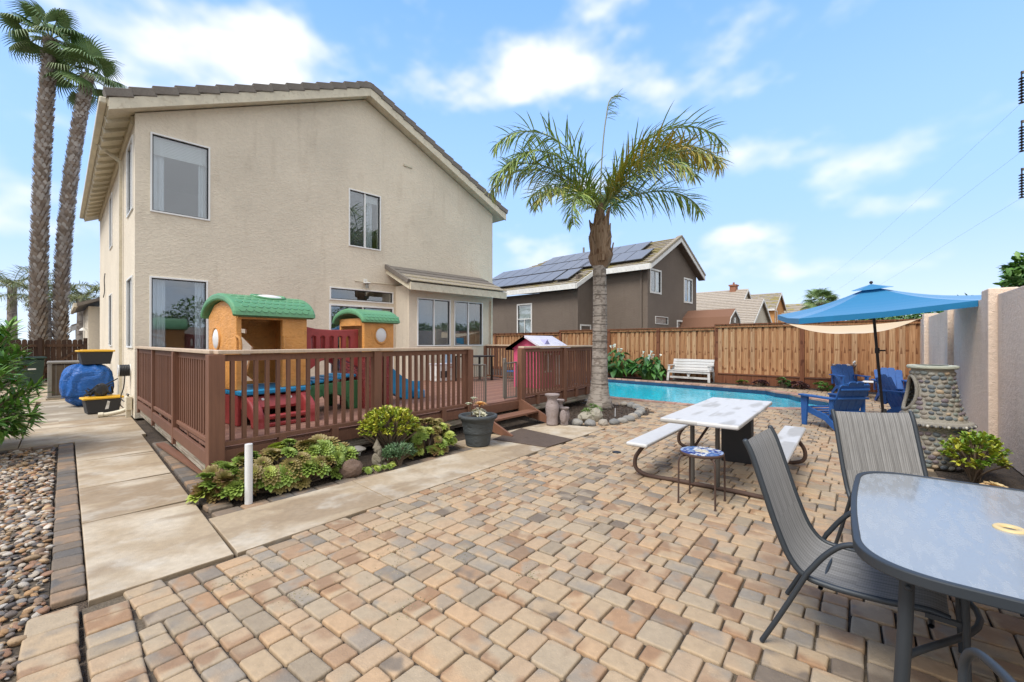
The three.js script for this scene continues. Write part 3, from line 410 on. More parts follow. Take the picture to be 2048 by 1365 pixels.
  for (let i = 0; i < 24; i++) { const o = part('ridge_tile', rbox(0.3, 0.1, 0.5, 0.04), Z0.tile, roof); o.position.set(mid, top(mid, 0.36), 0.05 - i * 0.47); o.rotation.x = 0.04; }
  part('gutter', [rbox(0.12, 0.13, 11.7, 0.03, -0.5, 6.35, -5.6), box(0.03, 0.2, 11.7, -0.425, 6.35, -5.6)], Z0.trim, h);
  for (let i = 0; i < 17; i++) { const o = part('rafter_tail', box(0.5, 0.13, 0.06), Z0.trim, h); o.position.set(-0.2, 6.29, -0.35 - i * 0.62); o.rotation.z = phi; }
  part('eave_blocking', box(0.05, 0.16, 10.8, -0.027, 6.28, -5.6), Z0.trim, h);
  part('downspout', [bar([-0.48, 6.3, -2.35], [-0.06, 6.0, -2.35], 0.06, 0.07), box(0.06, 5.85, 0.08, -0.05, 3.08, -2.35)], Z0.trim, h);
  part('wall_vent', rbox(0.3, 0.07, 0.04, 0.01, 6.55, 7.13, 0.02), Z0.trim, h);
  part('power_cable', [tube([[-0.02, 3.9, -8.1], [-0.04, 3.7, -8.05], [-0.03, 3.3, -8.12], [-0.05, 3.1, -8.3]], 0.012, 6)], Z0.blackDull, h);
  const lamp = sub('wall_lamp', h, [5.1, 3.2, 0]); part('bracket', [rbox(0.09, 0.14, 0.05, 0.01, 0, 0.15, 0.025), tube([[0, 0.15, 0.05], [0, 0.2, 0.12], [0, 0.13, 0.15]], 0.012)], Z0.whiteTrim, lamp); part('lamp_shade', lathe([[0.001, 0.1], [0.1, 0.08], [0.105, 0.05], [0.06, 0.045]]).translate(0, 0.03, 0.15), Z0.whiteTrim, lamp); part('lamp_jar', cyl(0.045, 0.055, 0.13, 0, -0.06, 0.15), M([0.7, 0.72, 0.72], 0.1, { phys: true, transmission: 0.8, thickness: 0 }), lamp);
  part('conduit', [tube([[4.8, 3.34, 0.012], [7.0, 3.345, 0.012]], 0.011, 6)], Z0.trim, h);
  // bay with a small tiled roof
  const bayW = [6.12, 9.5], bz = 0.75; const B1 = [6.43, 1.5, 7.62, 2.9], B2 = [7.83, 1.5, 9.0, 2.9];
  part('bay_wall', ext(shapeOf(rect(bayW[0], 0, bayW[1], 3.3), [rect(...B1), rect(...B2)]), 0.12).translate(0, 0, bz - 0.12), Z0.stucco, h);
  for (const x of bayW) part('bay_wall', box(0.12, 3.3, bz - 0.13, x + (x < 7 ? 0.06 : -0.06), 1.65, bz / 2 - 0.065), Z0.stucco, h);
  for (const b of [B1, B2]) windowAt(h, b[2] - b[0], 1.4, [b[0], 1.5, bz], 0, { split: true, screen: true });
  part('downspout', box(0.07, 3.0, 0.06, 9.42, 1.5, bz + 0.04), Z0.trim, h);
  const br = sub('bay_roof', h), yT = 3.86, yE = 3.3, zE = 1.23, x0 = 5.86, x1 = 9.66, ang = Math.atan2(yT - yE, zE);
  part('roof_deck', ext(shapeOf([[0, yT - 0.1], [zE, yE - 0.1], [zE, yE], [0, yT]]), x1 - x0).rotateY(-Math.PI / 2).translate(x1, 0, 0), Z0.trim, br);
  part('eave_fascia', rbox(x1 - x0 + 0.06, 0.22, 0.05, 0.008, (x0 + x1) / 2, yE - 0.11, zE + 0.025), Z0.trim, br);
  for (const x of [x0 - 0.03, x1 + 0.03]) part('rake_fascia', ext(shapeOf([[0, yT - 0.2], [zE, yE - 0.2], [zE, yE], [0, yT]]), 0.05).rotateY(-Math.PI / 2).translate(x + 0.025, 0, 0), Z0.trim, br);
  const tg = rbox(0.34, 0.035, 0.4, 0.012); for (let r = 0; r < 4; r++) for (let i = 0; i < 11; i++) { const o = part('roof_tile', tg, r < 2 ? Z0.moss : Z0.tile, br), t = (r + 0.5) / 4; o.position.set(x0 + (i + 0.5) * (x1 - x0) / 11, mix(yE, yT, t) + 0.04, mix(zE, 0.0, t) + 0.05); o.rotation.x = ang - 0.06; }
  for (let r = 0; r < 5; r++) { const o = part('rake_tile', rbox(0.1, 0.13, 0.3, 0.012), Z0.tile, br), t = (r + 0.5) / 5; o.position.set(x0 - 0.06, mix(yE, yT, t) + 0.02, mix(zE, 0, t)); o.rotation.x = ang; }
  // the low wing at the far end of the side yard
  part('wing_wall', box(1.8, 3.0, 5.5, 0.61, 1.5, D - 3.6), Z0.stucco, h);
  const wr = part('wing_roof', ext(shapeOf([[-0.62, 2.95], [0.9, 3.6], [0.9, 3.72], [-0.62, 3.07]]), 6.3).translate(0, 0, D - 6.6), Z0.tile, h); part('gutter', box(0.1, 0.16, 6.3, -0.66, 3.0, D - 3.5), Z0.trim, wr);
  part('wing_lamp', [lathe([[0.001, 0.12], [0.05, 0.1], [0.13, 0]]).translate(-0.42, 2.05, D - 1.5), bar([-0.29, 2.1, D - 1.5], [-0.42, 2.16, D - 1.5], 0.03, 0.03)], Z0.whiteTrim, h);
}
// a tiled slope: quad a-b along the eave, d-c along the ridge, laid in overlapping courses
function courses(name, a, b, c, d, n, m, parent, th = 0.045) {
  const V = (p) => new THREE.Vector3(...p), A = V(a), B = V(b), C = V(c), D = V(d), nrm = B.clone().sub(A).cross(D.clone().sub(A)).normalize(); if (nrm.y < 0) nrm.negate();
  for (let i = 0; i < n; i++) {
    const t0 = i / n, t1 = Math.min(1, (i + 1.12) / n), p = [A.clone().lerp(D, t0), B.clone().lerp(C, t0), B.clone().lerp(C, t1), A.clone().lerp(D, t1)];
    const up = [th * 1.7, th * 1.7, th * 0.4, th * 0.4], P = []; p.forEach((q) => P.push(q)); p.forEach((q, k) => P.push(q.clone().addScaledVector(nrm, up[k])));
    const idx = [4, 5, 6, 4, 6, 7, 0, 1, 5, 0, 5, 4, 1, 2, 6, 1, 6, 5, 3, 0, 4, 3, 4, 7, 0, 2, 1, 0, 3, 2], g = new THREE.BufferGeometry(), arr = []; idx.forEach((k) => arr.push(P[k].x, P[k].y, P[k].z)); g.setAttribute('position', new THREE.Float32BufferAttribute(arr, 3)); g.computeVertexNormals(); part(name, bx(g, i * 0.31), m, parent);
  }
}
{ // brown house beyond the pool fence
  const h = thing('brown_house', 'brown stucco neighbour house with solar panels on its roof', 'house', [22, 0, -11.2]);
  const xr = 6.6, mid = 3.4, top = (x) => 7.62 - 0.53 * Math.abs(x - mid);
  const holes = [[0.35, 4.35, 1.5, 5.5], [4.75, 4.1, 5.85, 5.45], [0.9, 2.62, 2.4, 2.98], [3.75, 1.5, 5.7, 2.8]];
  part('gable_wall', ext(shapeOf([[0, 0], [xr, 0], [xr, top(xr)], [mid, top(mid)], [0, top(0)]], holes.map((r) => rect(...r))), 0.15).translate(0, 0, -0.15), Z0.brown, h);
  part('side_wall', box(0.15, top(0), 3.6, 0.075, top(0) / 2, -1.951), Z0.brown, h); part('side_wall', box(0.15, top(xr), 13, xr - 0.075, top(xr) / 2, -6.651), Z0.brown, h);
  part('corner_board', box(0.1, 5.6, 0.1, -0.052, 2.8, -0.35), Z0.brown, h);
  part('front_wing_wall', box(1.649, 5.4, 0.15, -0.826, 2.7, -3.45), Z0.brown, h);
  part('wing_wall', ext(shapeOf(rect(3.53, 0, 14, 4.55), [rect(6.9, 2.15, 8.0, 3.9)]), 0.15).rotateY(Math.PI / 2).translate(-1.65, 0, 0), Z0.brown, h); part('rear_wall', box(8.2, 5, 0.15, 2.4, 2.5, -14.08), Z0.brown, h);
  part('window_backing', box(0.1, 5, 10.2, 1.6, 2.5, -8.8), Z0.inside, h); part('floor', box(6.2, 0.2, 12, 3.3, 3.4, -6.5), Z0.inside, h);
  const wt = { frame: Z0.whiteTrim, fw: 0.1, split: true };
  windowAt(h, 1.15, 1.15, [0.35, 4.35, 0], 0, { ...wt, screen: true, sheet: true }); windowAt(h, 1.1, 1.35, [4.75, 4.1, 0], 0, { ...wt, screen: true, sheet: true }); windowAt(h, 1.5, 0.36, [0.9, 2.62, 0], 0, { frame: Z0.whiteTrim, sheet: true }); windowAt(h, 1.95, 1.3, [3.75, 1.5, 0], 0, { ...wt, sheet: true });
  windowAt(h, 1.1, 1.75, [-1.65, 2.15, -8.0], -Math.PI / 2, { frame: Z0.whiteTrim, fw: 0.09, split: true, transom: true, sheet: true });
  windowAt(h, 0.9, 1.5, [-1.35, 1.0, -3.374], 0, { frame: Z0.whiteTrim, fw: 0.09, sheet: true });
  const e = (x, z, o = 0) => [x, 7.72 + o - 0.53 * Math.abs(x - mid), z];
  courses('roof_course', e(-0.4, 0.35), e(-0.4, -3.2), e(mid, -3.2), e(mid, 0.35), 13, Z0.moss, h); courses('roof_course', e(-2.05, -3.2), e(-2.05, -14.4), e(mid, -9.0), e(mid, -3.2), 18, Z0.moss, h);
  courses('roof_course', e(xr + 0.4, 0.35), e(xr + 0.4, -14.4), e(mid, -9.0), e(mid, 0.35), 12, Z0.moss, h); courses('roof_course', e(-2.05, -14.4), e(xr + 0.4, -14.4), e(mid + 0.02, -9), e(mid, -9), 12, Z0.moss, h);
  const fas = (x0, x1, z, t = 0.05) => ext(shapeOf([[x0, e(x0, 0)[1] - 0.26], [x1, e(x1, 0)[1] - 0.26], [x1, e(x1, 0)[1]], [x0, e(x0, 0)[1]]]), t).translate(0, 0, z);
  part('rake_fascia', fas(-0.42, mid, 0.36), Z0.whiteTrim, h); part('rake_fascia', fas(mid, xr + 0.42, 0.36), Z0.whiteTrim, h); part('rake_fascia', fas(-2.07, -0.43, -3.2), Z0.whiteTrim, h);
  part('rake_soffit', [fas(-0.4, mid, 0.0, 0.36), fas(mid, xr + 0.4, 0, 0.36)].map((g) => g.translate(0, -0.0, 0)), Z0.brown, h);
  part('eave_fascia', box(0.08, 0.3, 3.55, -0.44, e(-0.4, 0)[1] - 0.13, -1.42), Z0.whiteTrim, h); part('eave_fascia', box(0.08, 0.3, 11.2, -2.09, e(-2.05, 0)[1] - 0.13, -8.8), Z0.whiteTrim, h);
  for (const s of [-1, 1]) for (let i = 0; i < 12; i++) { const o = part('rake_tile', rbox(0.4, 0.14, 0.25, 0.02), Z0.moss, h), x = s < 0 ? mix(-0.4, mid, (i + 0.5) / 12) : mix(xr + 0.4, mid, (i + 0.5) / 12); o.position.set(x, e(x, 0)[1] + 0.07, 0.32); o.rotation.z = -s * (Math.atan(0.53) - 0.06); }
  // solar panels, all on the slope towards the pool
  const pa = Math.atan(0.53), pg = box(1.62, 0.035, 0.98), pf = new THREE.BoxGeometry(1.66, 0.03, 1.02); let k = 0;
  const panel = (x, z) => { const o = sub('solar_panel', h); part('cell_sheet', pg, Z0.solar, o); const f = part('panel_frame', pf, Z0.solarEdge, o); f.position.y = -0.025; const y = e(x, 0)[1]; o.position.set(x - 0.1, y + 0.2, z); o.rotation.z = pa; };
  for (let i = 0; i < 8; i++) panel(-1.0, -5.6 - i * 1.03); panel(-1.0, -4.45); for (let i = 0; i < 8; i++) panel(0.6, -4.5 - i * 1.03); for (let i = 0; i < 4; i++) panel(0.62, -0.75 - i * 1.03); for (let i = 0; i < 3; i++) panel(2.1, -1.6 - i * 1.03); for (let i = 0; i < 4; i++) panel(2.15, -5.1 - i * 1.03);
  part('roof_vent', cyl(0.07, 0.07, 0.4, mid, 7.75, -6.5), Z0.acGrey, h);
}
function gableHouse(name, label, pos, turn, W, L, eave, rise, wallM, roofM, n = 14) { // ridge along local z, gable end at z = 0
  const h = thing(name, label, 'house', pos, turn), m = W / 2, y = (x) => eave + rise * (1 - Math.abs(x - m) / m), o = 0.35, yo = eave - rise / m * o;
  part('gable_wall', ext(shapeOf([[0, 0], [W, 0], [W, eave], [m, eave + rise], [0, eave]]), 0.2).translate(0, 0, -0.2), wallM, h); part('side_wall', box(0.2, eave, L - 0.21, 0.1, eave / 2, -L / 2 - 0.1), wallM, h); part('side_wall', box(0.2, eave, L - 0.21, W - 0.1, eave / 2, -L / 2 - 0.1), wallM, h);
  courses('roof_course', [-o, yo + 0.1, 0.3], [-o, yo + 0.1, -L], [m, eave + rise + 0.1, -L], [m, eave + rise + 0.1, 0.3], n, roofM, h); courses('roof_course', [W + o, yo + 0.1, 0.3], [W + o, yo + 0.1, -L], [m, eave + rise + 0.1, -L], [m, eave + rise + 0.1, 0.3], 8, roofM, h);
  for (const s of [0, 1]) { const xe = s ? W + o : -o; part('rake_fascia', ext(shapeOf([[xe, yo - 0.2], [m, eave + rise - 0.2], [m, eave + rise + 0.08], [xe, yo + 0.08]]), 0.06).translate(0, 0, 0.28), Z0.whiteTrim, h); }
  part('eave_fascia', box(0.08, 0.28, L, -o - 0.04, yo - 0.04, -L / 2 + 0.2), Z0.whiteTrim, h); return h;
}
{
  const cream = M([0.62, 0.56, 0.45], 0.9, { map: T.stucco }), ochre = M([0.62, 0.31, 0.11], 0.9, { map: T.stucco });
  gableHouse('low_house', 'low cream house under a wide grey tile roof behind the fence', [49.25, 0, -13.85], 0, 7.6, 17, 3.3, 2.9, cream, Z0.tileFar, 16);
  const c = gableHouse('chimney_house', 'far house with grey tile roof and brick chimney', [55.3, 0, -17.3], 0, 9, 16, 4.5, 3.6, cream, Z0.tileFar, 16); part('chimney', [box(0.9, 1.2, 0.7, 4.5, 8.1, -1.4), box(1.1, 0.18, 0.9, 4.5, 8.75, -1.4), cyl(0.12, 0.12, 0.35, 4.5, 8.8, -1.4)], M([0.33, 0.15, 0.09], 0.9, { map: T.tile }), c);
  const o1 = gableHouse('orange_house', 'orange stucco house with a mossy roof beyond the fence', [67.9, 0, -16.1], 0, 5.4, 14, 6.3, 2.1, ochre, Z0.moss, 10); windowAt(o1, 0.9, 1.6, [0.6, 4.2, 0.02], 0, { frame: Z0.whiteTrim, fw: 0.12, sheet: true }); windowAt(o1, 0.9, 1.7, [4.2, 3.9, 0.02], 0, { frame: Z0.whiteTrim, fw: 0.12, sheet: true });
  gableHouse('mossy_house', 'small distant house with a mossy brown roof right of the orange house', [76, 0, -13], 0, 8, 12, 4, 3.4, ochre, Z0.moss, 10);
  gableHouse('side_house', 'pale neighbour house seen past the side yard fence', [0.9, 0, -36], 0, 6, 12, 2.6, 1.6, cream, Z0.tileFar, 8);
  const s = thing('garden_shed', 'brown barn roofed garden shed with white edges behind fence', 'shed', [26.2, 0, -6.9 - 1.6], 0); const gam = [[0, 0], [2.2, 0], [2.2, 2.3], [1.85, 2.95], [1.1, 3.4], [0.35, 2.95], [0, 2.3]];
  part('wall', ext(shapeOf(gam), 3.2).translate(0, 0, -3.2), Z0.brown, s); const q = [[-0.06, 2.24], [0.3, 2.99], [1.1, 3.48], [1.9, 2.99], [2.26, 2.24]]; for (let i = 0; i < 4; i++) { part('roof_panel', ext(shapeOf([q[i], q[i + 1], [q[i + 1][0], q[i + 1][1] + 0.05], [q[i][0], q[i][1] + 0.05]]), 3.3).translate(0, 0, -3.25), M([0.2, 0.1, 0.06], 0.9), s); part('edge_trim', ext(shapeOf([[q[i][0], q[i][1] - 0.1], [q[i + 1][0], q[i + 1][1] - 0.1], q[i + 1], q[i]]), 0.05).translate(0, 0, 0.02), Z0.whiteTrim, s); }
  part('gable_vent', box(0.24, 0.3, 0.04, 1.1, 2.85, 0.02), Z0.whiteTrim, s); part('edge_trim', box(2.2, 0.1, 0.05, 1.1, 2.2, 0.025), Z0.whiteTrim, s);
}

// ---------------------------------------------------------------- the deck
const deck = thing('timber_deck', 'raised brown timber deck with baluster railings beside the house', 'deck', [1.19, 0, -5.71]);
const dp = (u, v, y = 0) => [UX[0] * u + VX[0] * v, y, UX[1] * u + VX[1] * v]; // deck frame: u along the front, v towards the viewer
const FLOOR = 0.42;
const pick = (l) => l[Math.floor(R() * l.length)];
function railing(a, b, n, o = {}) { // a, b: [x, z] local to the deck
  const L = Math.hypot(b[0] - a[0], b[1] - a[1]), g = sub(o.name || 'railing', deck, [a[0], 0, a[1]], Math.atan2(-(b[1] - a[1]), b[0] - a[0]));
  const bg = box(0.042, 0.93, 0.038, 0, 0.955, 0);
  for (let i = 0; i < n; i++) { const q = part('baluster', bg, pick(Z0.deckPaint), g); q.position.set((i + 0.85) / (n + 0.7) * L, rr(-0.003, 0.003), 0.03 + rr(-0.003, 0.003)); }
  part('bottom_rail', rbox(L - 0.02, 0.05, 0.085, 0.006, L / 2, 0.472, 0.03), Z0.deckPaint[1], g); part('top_rail', box(L - 0.02, 0.075, 0.04, L / 2, 1.42, 0.03), Z0.deckPaint[2], g);
  part('cap_rail', rbox(L + (o.over || 0.1), 0.042, 0.15, 0.008, L / 2, 1.485, 0.03), Z0.capRail, g);
  const stub = box(0.09, 0.2, 0.07, 0, 0.35, 0.045); for (const t of o.stubs || [0.33, 0.68]) { const q = part('block', stub, Z0.deckPaint[1], g); q.position.x = t * L; }
  return g;
}
const at = (u, v = 0) => { const p = dp(u, v); return [p[0], p[2]]; };
railing(at(0.06), at(2.0), 15, { over: 0.12 }); railing(at(2.08), at(3.93), 15); railing(at(5.58), at(7.16), 13); railing(at(7.24), at(8.8), 13);
railing([0, -0.08], [-0.025, -2.0], 15); railing([-0.025, -2.08], [-0.05, -3.95], 15); railing([-0.05, -4.05], [-0.07, -5.95], 15);
railing(at(8.82, -0.1), [at(8.82)[0] + 0.05, -3.1], 16); railing([at(8.82)[0] + 0.05, -3.2], [at(8.82)[0] + 0.05, -5.2], 15);
const post = (x, z, y0, y1, s = 0.1) => part('post', rbox(s, y1 - y0, s, 0.006, x, (y0 + y1) / 2, z), Z0.deckPaint[0], deck);
for (const u of [0, 2.04, 3.97, 5.54, 7.2, 8.83]) { const p = at(u, 0.03); post(p[0], p[1], u === 0 ? 0.1 : 0.18, 1.46, u === 0 ? 0.155 : 0.12); }
for (const z of [-2.04, -4.0, -5.98]) post(-0.03, z, 0.16, 1.46, 0.1); for (const z of [-3.15, -5.25]) post(at(8.82)[0] + 0.05, z, 0.2, 1.46);
{ // floor boards run along the front
  const RX = at(8.85)[0]; let i = 0;
  for (let v = -0.07; v > -6.3; v -= 0.145, i++) { const k = (Math.tan(TH)) * -v, u0 = k - 0.0, u1 = (RX - VX[0] * v) / UX[0]; const c = dp((u0 + u1) / 2, v, FLOOR - 0.019); const z = c[2]; if (z < -6.2) break; const o = part('floor_board', box(u1 - u0, 0.038, 0.139), Z0.deckFloor[i % 3], deck); o.position.set(...c); o.rotation.y = TH; }
  const along = (u0, u1, y, h, d, v, m, name = 'rim_board') => { const c = dp((u0 + u1) / 2, v, y); const o = part(name, rbox(u1 - u0, h, d, 0.005), m, deck); o.position.set(...c); o.rotation.y = TH; };
  along(-0.02, 3.98, 0.325, 0.145, 0.04, 0.025, Z0.deckPaint[1]); along(5.5, 8.85, 0.325, 0.145, 0.04, 0.025, Z0.deckPaint[2]); along(3.985, 5.495, 0.31, 0.17, 0.04, 0.03, Z0.deckPaint[0]);
  along(0.1, 3.9, 0.19, 0.12, 0.09, -0.05, Z0.grayWood, 'beam'); along(5.5, 8.8, 0.19, 0.12, 0.09, 0.0, Z0.grayWood, 'beam'); along(0.3, 8.7, 0.08, 0.1, 0.09, -0.25, Z0.grayWood, 'beam');
  part('rim_board', rbox(0.04, 0.145, 6.0, 0.005, -0.055, 0.325, -3.02), Z0.deckPaint[2], deck); part('beam', rbox(0.08, 0.14, 5.8, 0.005, 0.0, 0.18, -2.98), Z0.grayWood, deck);
  for (const [u, v] of [[0.4, -0.4], [2.0, -0.4], [3.9, -0.4], [5.6, -0.35], [7.2, -0.35], [8.6, -0.35], [8.6, -2.5]]) { const p = dp(u, v); part('pier', box(0.14, 0.42, 0.14, p[0], 0.16, p[2]), Z0.grayWood, deck); }
  part('skirt_plank', bar([-0.1, 0.03, -2.9], [0.04, 0.07, 0.16], 0.1, 0.03), Z0.deckPaint[1], deck);
}
{ // steps down to the path
  const p = dp(4.73, 0.05), s = thing('deck_steps', 'brown wooden steps leading from the deck to the path', 'steps', [1.19 + p[0], 0, -5.71 + p[2]], TH), w = 1.42;
  for (const x of [-w / 2, w / 2]) part('stringer', ext(shapeOf([[0.0, 0.4], [0.0, 0.13], [0.75, 0.0], [0.95, 0.0], [0.95, 0.03], [0.06, 0.42]]), 0.045).rotateY(-Math.PI / 2).translate(x + 0.022, 0, 0), Z0.deckPaint[0], s);
  for (const [y, z] of [[0.215, 0.36]]) for (const k of [0, 1]) part('tread', rbox(w - 0.05, 0.038, 0.135, 0.006, 0, y, z - 0.07 + k * 0.142), Z0.deckPaint[1], s);
  const gl = (u, len, dir, label) => { const q = dp(u, -0.02), g = thing('metal_gate', label, 'gate', [1.19 + q[0], FLOOR, -5.71 + q[2]], dir); part('gate_frame', [tube([[0.02, 0.03, 0], [0.02, 0.76, 0]], 0.014), tube([[0.02, 0.76, 0], [len, 0.74, 0]], 0.014), tube([[len, 0.74, 0], [len, 0.03, 0]], 0.02), tube([[0.02, 0.05, 0], [len, 0.05, 0]], 0.014)], Z0.steel, g); for (let i = 1; i < 7; i++) part('gate_bar', tube([[len * i / 7, 0.05, 0], [len * i / 7, 0.755, 0]], 0.0065, 6), Z0.steel, g); return g; };
  gl(4.06, 0.42, TH, 'grey steel pet gate half beside the flower pot'); const g2 = gl(5.46, 0.4, Math.PI + TH, 'grey steel pet gate half with solid latch panel by the steps'); part('latch_panel', rbox(0.11, 0.72, 0.03, 0.01, 0.4, 0.42, 0), Z0.steel, g2); part('latch', rbox(0.05, 0.1, 0.06, 0.015, 0.42, 0.8, 0), Z0.steel, g2);
}

// ---------------------------------------------------------------- furniture
{ // picnic table with its two benches
  const t = thing('picnic_table', 'white picnic table with attached benches on rusty tube legs', 'picnic table', [5.76, 0, -1.93], 0.11);
  part('tabletop', rbox(2.28, 0.05, 0.79, 0.022, 0, 0.745, 0, 3), Z0.tableWhite, t);
  for (const s of [-1, 1]) part('bench_seat', rbox(2.28, 0.045, 0.25, 0.02, 0, 0.43, s * 0.66, 3), Z0.tableWhite, t);
  for (const x of [-0.84, 0.84]) {
    const f = sub('leg_frame', t, [x, 0, 0]); part('floor_tube', [tube([[0, 0.41, -0.66], [0, 0.36, -0.69], [0, 0.2, -0.79], [0, 0.08, -0.78], [0, 0.025, -0.66], [0, 0.025, -0.3], [0, 0.025, 0.3], [0, 0.025, 0.66], [0, 0.08, 0.78], [0, 0.2, 0.79], [0, 0.36, 0.69], [0, 0.41, 0.66]], 0.024, 10, 60)], Z0.rust, f);
    for (const z of [-0.13, 0.13]) part('leg', cyl(0.024, 0.024, 0.68, 0, 0.04, z), Z0.tubeGrey, f);
    part('cross_plate', [box(0.05, 0.03, 0.6, 0, 0.712, 0), bar([0, 0.4, -0.13], [-Math.sign(x) * 0.5, 0.7, -0.02], 0.02, 0.02), bar([0, 0.4, 0.13], [-Math.sign(x) * 0.5, 0.7, 0.02], 0.02, 0.02)], Z0.rust, f);
  }
}
{
  const b = thing('waste_bin', 'black square bin standing under the white picnic table', 'bin', [6.42, 0, -1.96], 0.2);
  part('body', ext(shapeOf([[-0.17, 0], [0.17, 0], [0.2, 0.6], [-0.2, 0.6]]), 0.34, 0.01).translate(0, 0, -0.17), Z0.blackDull, b); part('rim', rbox(0.44, 0.04, 0.4, 0.012, 0, 0.61, 0), Z0.black, b);
}
{ // mosaic stool
  const s = thing('mosaic_stool', 'small round stool with blue and white mosaic top', 'stool', [4.475, 0, -1.7], 0.08);
  const tones = [[0.04, 0.08, 0.3], [0.62, 0.66, 0.72], [0.1, 0.2, 0.45], [0.3, 0.4, 0.6]], l = [];
  for (let k = 0; k < 7; k++) { const r0 = 0.012 + k * 0.027, r1 = r0 + 0.024, n = Math.max(5, Math.round((r0 + r1) * Math.PI / 0.034)); for (let i = 0; i < n; i++) { const a0 = (i + 0.07) / n * 6.283 + k * 0.35, a1 = (i + 0.93) / n * 6.283 + k * 0.35; const c = k < 2 ? [0.7, 0.66, 0.52] : tones[(Math.floor(i * 8 / n + k * 0.7) + (R() < 0.25 ? 1 : 0)) % 4]; const sh = shapeOf([[r0 * Math.cos(a0), r0 * Math.sin(a0)], [r1 * Math.cos(a0), r1 * Math.sin(a0)], [r1 * Math.cos((a0 + a1) / 2), r1 * Math.sin((a0 + a1) / 2)], [r1 * Math.cos(a1), r1 * Math.sin(a1)], [r0 * Math.cos(a1), r0 * Math.sin(a1)]]); l.push(tint(new THREE.ExtrudeGeometry(sh, { depth: 0.004, bevelEnabled: false }).rotateX(-Math.PI / 2).translate(0, 0.505, 0), sc3(c, rr(0.8, 1.15)))); } }
  part('mosaic_tiles', l, M(white3, 0.25, { vertexColors: true }), s, 'stuff'); part('seat', lathe([[0.001, 0.478], [0.2, 0.478], [0.207, 0.485], [0.207, 0.502], [0.2, 0.506], [0.001, 0.506]], 36), Z0.rust, s);
  for (let i = 0; i < 4; i++) { const a = Math.PI / 4 + i * Math.PI / 2, c = Math.cos(a), q = Math.sin(a); part('leg', [tube([[c * 0.17, 0.47, q * 0.17], [c * 0.215, 0.462, q * 0.215], [c * 0.236, 0.43, q * 0.236], [c * 0.24, 0.3, q * 0.24], [c * 0.243, 0.01, q * 0.243]], 0.009, 8, 24), cyl(0.014, 0.011, 0.015, c * 0.243, 0, q * 0.243, 8)], Z0.rust, s); }
}
{ // glass table
  const t = thing('glass_table', 'wet frosted glass patio table with grey metal rim', 'table', [3.13, 0, 0.24], 0.1);
  const rr2 = (a, b, r) => { const s = new THREE.Shape(); s.moveTo(-a + r, -b); s.quadraticCurveTo(0, -b - 0.03, a - r, -b); s.quadraticCurveTo(a, -b, a, -b + r); s.lineTo(a, b - r); s.quadraticCurveTo(a, b, a - r, b); s.quadraticCurveTo(0, b + 0.03, -a + r, b); s.quadraticCurveTo(-a, b, -a, b - r); s.lineTo(-a, -b + r); s.quadraticCurveTo(-a, -b, -a + r, -b); return s; };
  const top = rr2(0.83, 0.56, 0.3), hole = new THREE.Path(); hole.absarc(0, 0, 0.03, 0, 6.283); top.holes.push(hole);
  part('glass_top', ext(top, 0.008, 0, 24).rotateX(-Math.PI / 2).translate(0, 0.706, 0), Z0.tableGlass, t);
  const outer = rr2(0.85, 0.58, 0.31), inner = new THREE.Path(rr2(0.822, 0.552, 0.3).getPoints(24)); outer.holes.push(inner);
  part('rim', ext(outer, 0.034, 0.006, 24).rotateX(-Math.PI / 2).translate(0, 0.68, 0), Z0.frameGrey, t);
  for (const sx of [-1, 1]) for (const sz of [-1, 1]) part('leg', [tube([[sx * 0.66, 0.69, sz * 0.4], [sx * 0.665, 0.4, sz * 0.41], [sx * 0.66, 0.0, sz * 0.43]], 0.026, 10), cap([sx * 0.69, 0.6, sz * 0.4], 0.012)], Z0.frameGrey, t);
  for (const s of [-1, 1]) part('stretcher', tube([[-0.66, 0.3, s * 0.41], [0, 0.27, s * 0.1], [0.66, 0.3, s * 0.41]], 0.014), Z0.frameGrey, t);
  part('parasol_ring', lathe([[0.028, 0.712], [0.03, 0.722], [0.05, 0.724], [0.057, 0.717], [0.057, 0.714]]), M([0.66, 0.50, 0.24], 0.5), t);
}
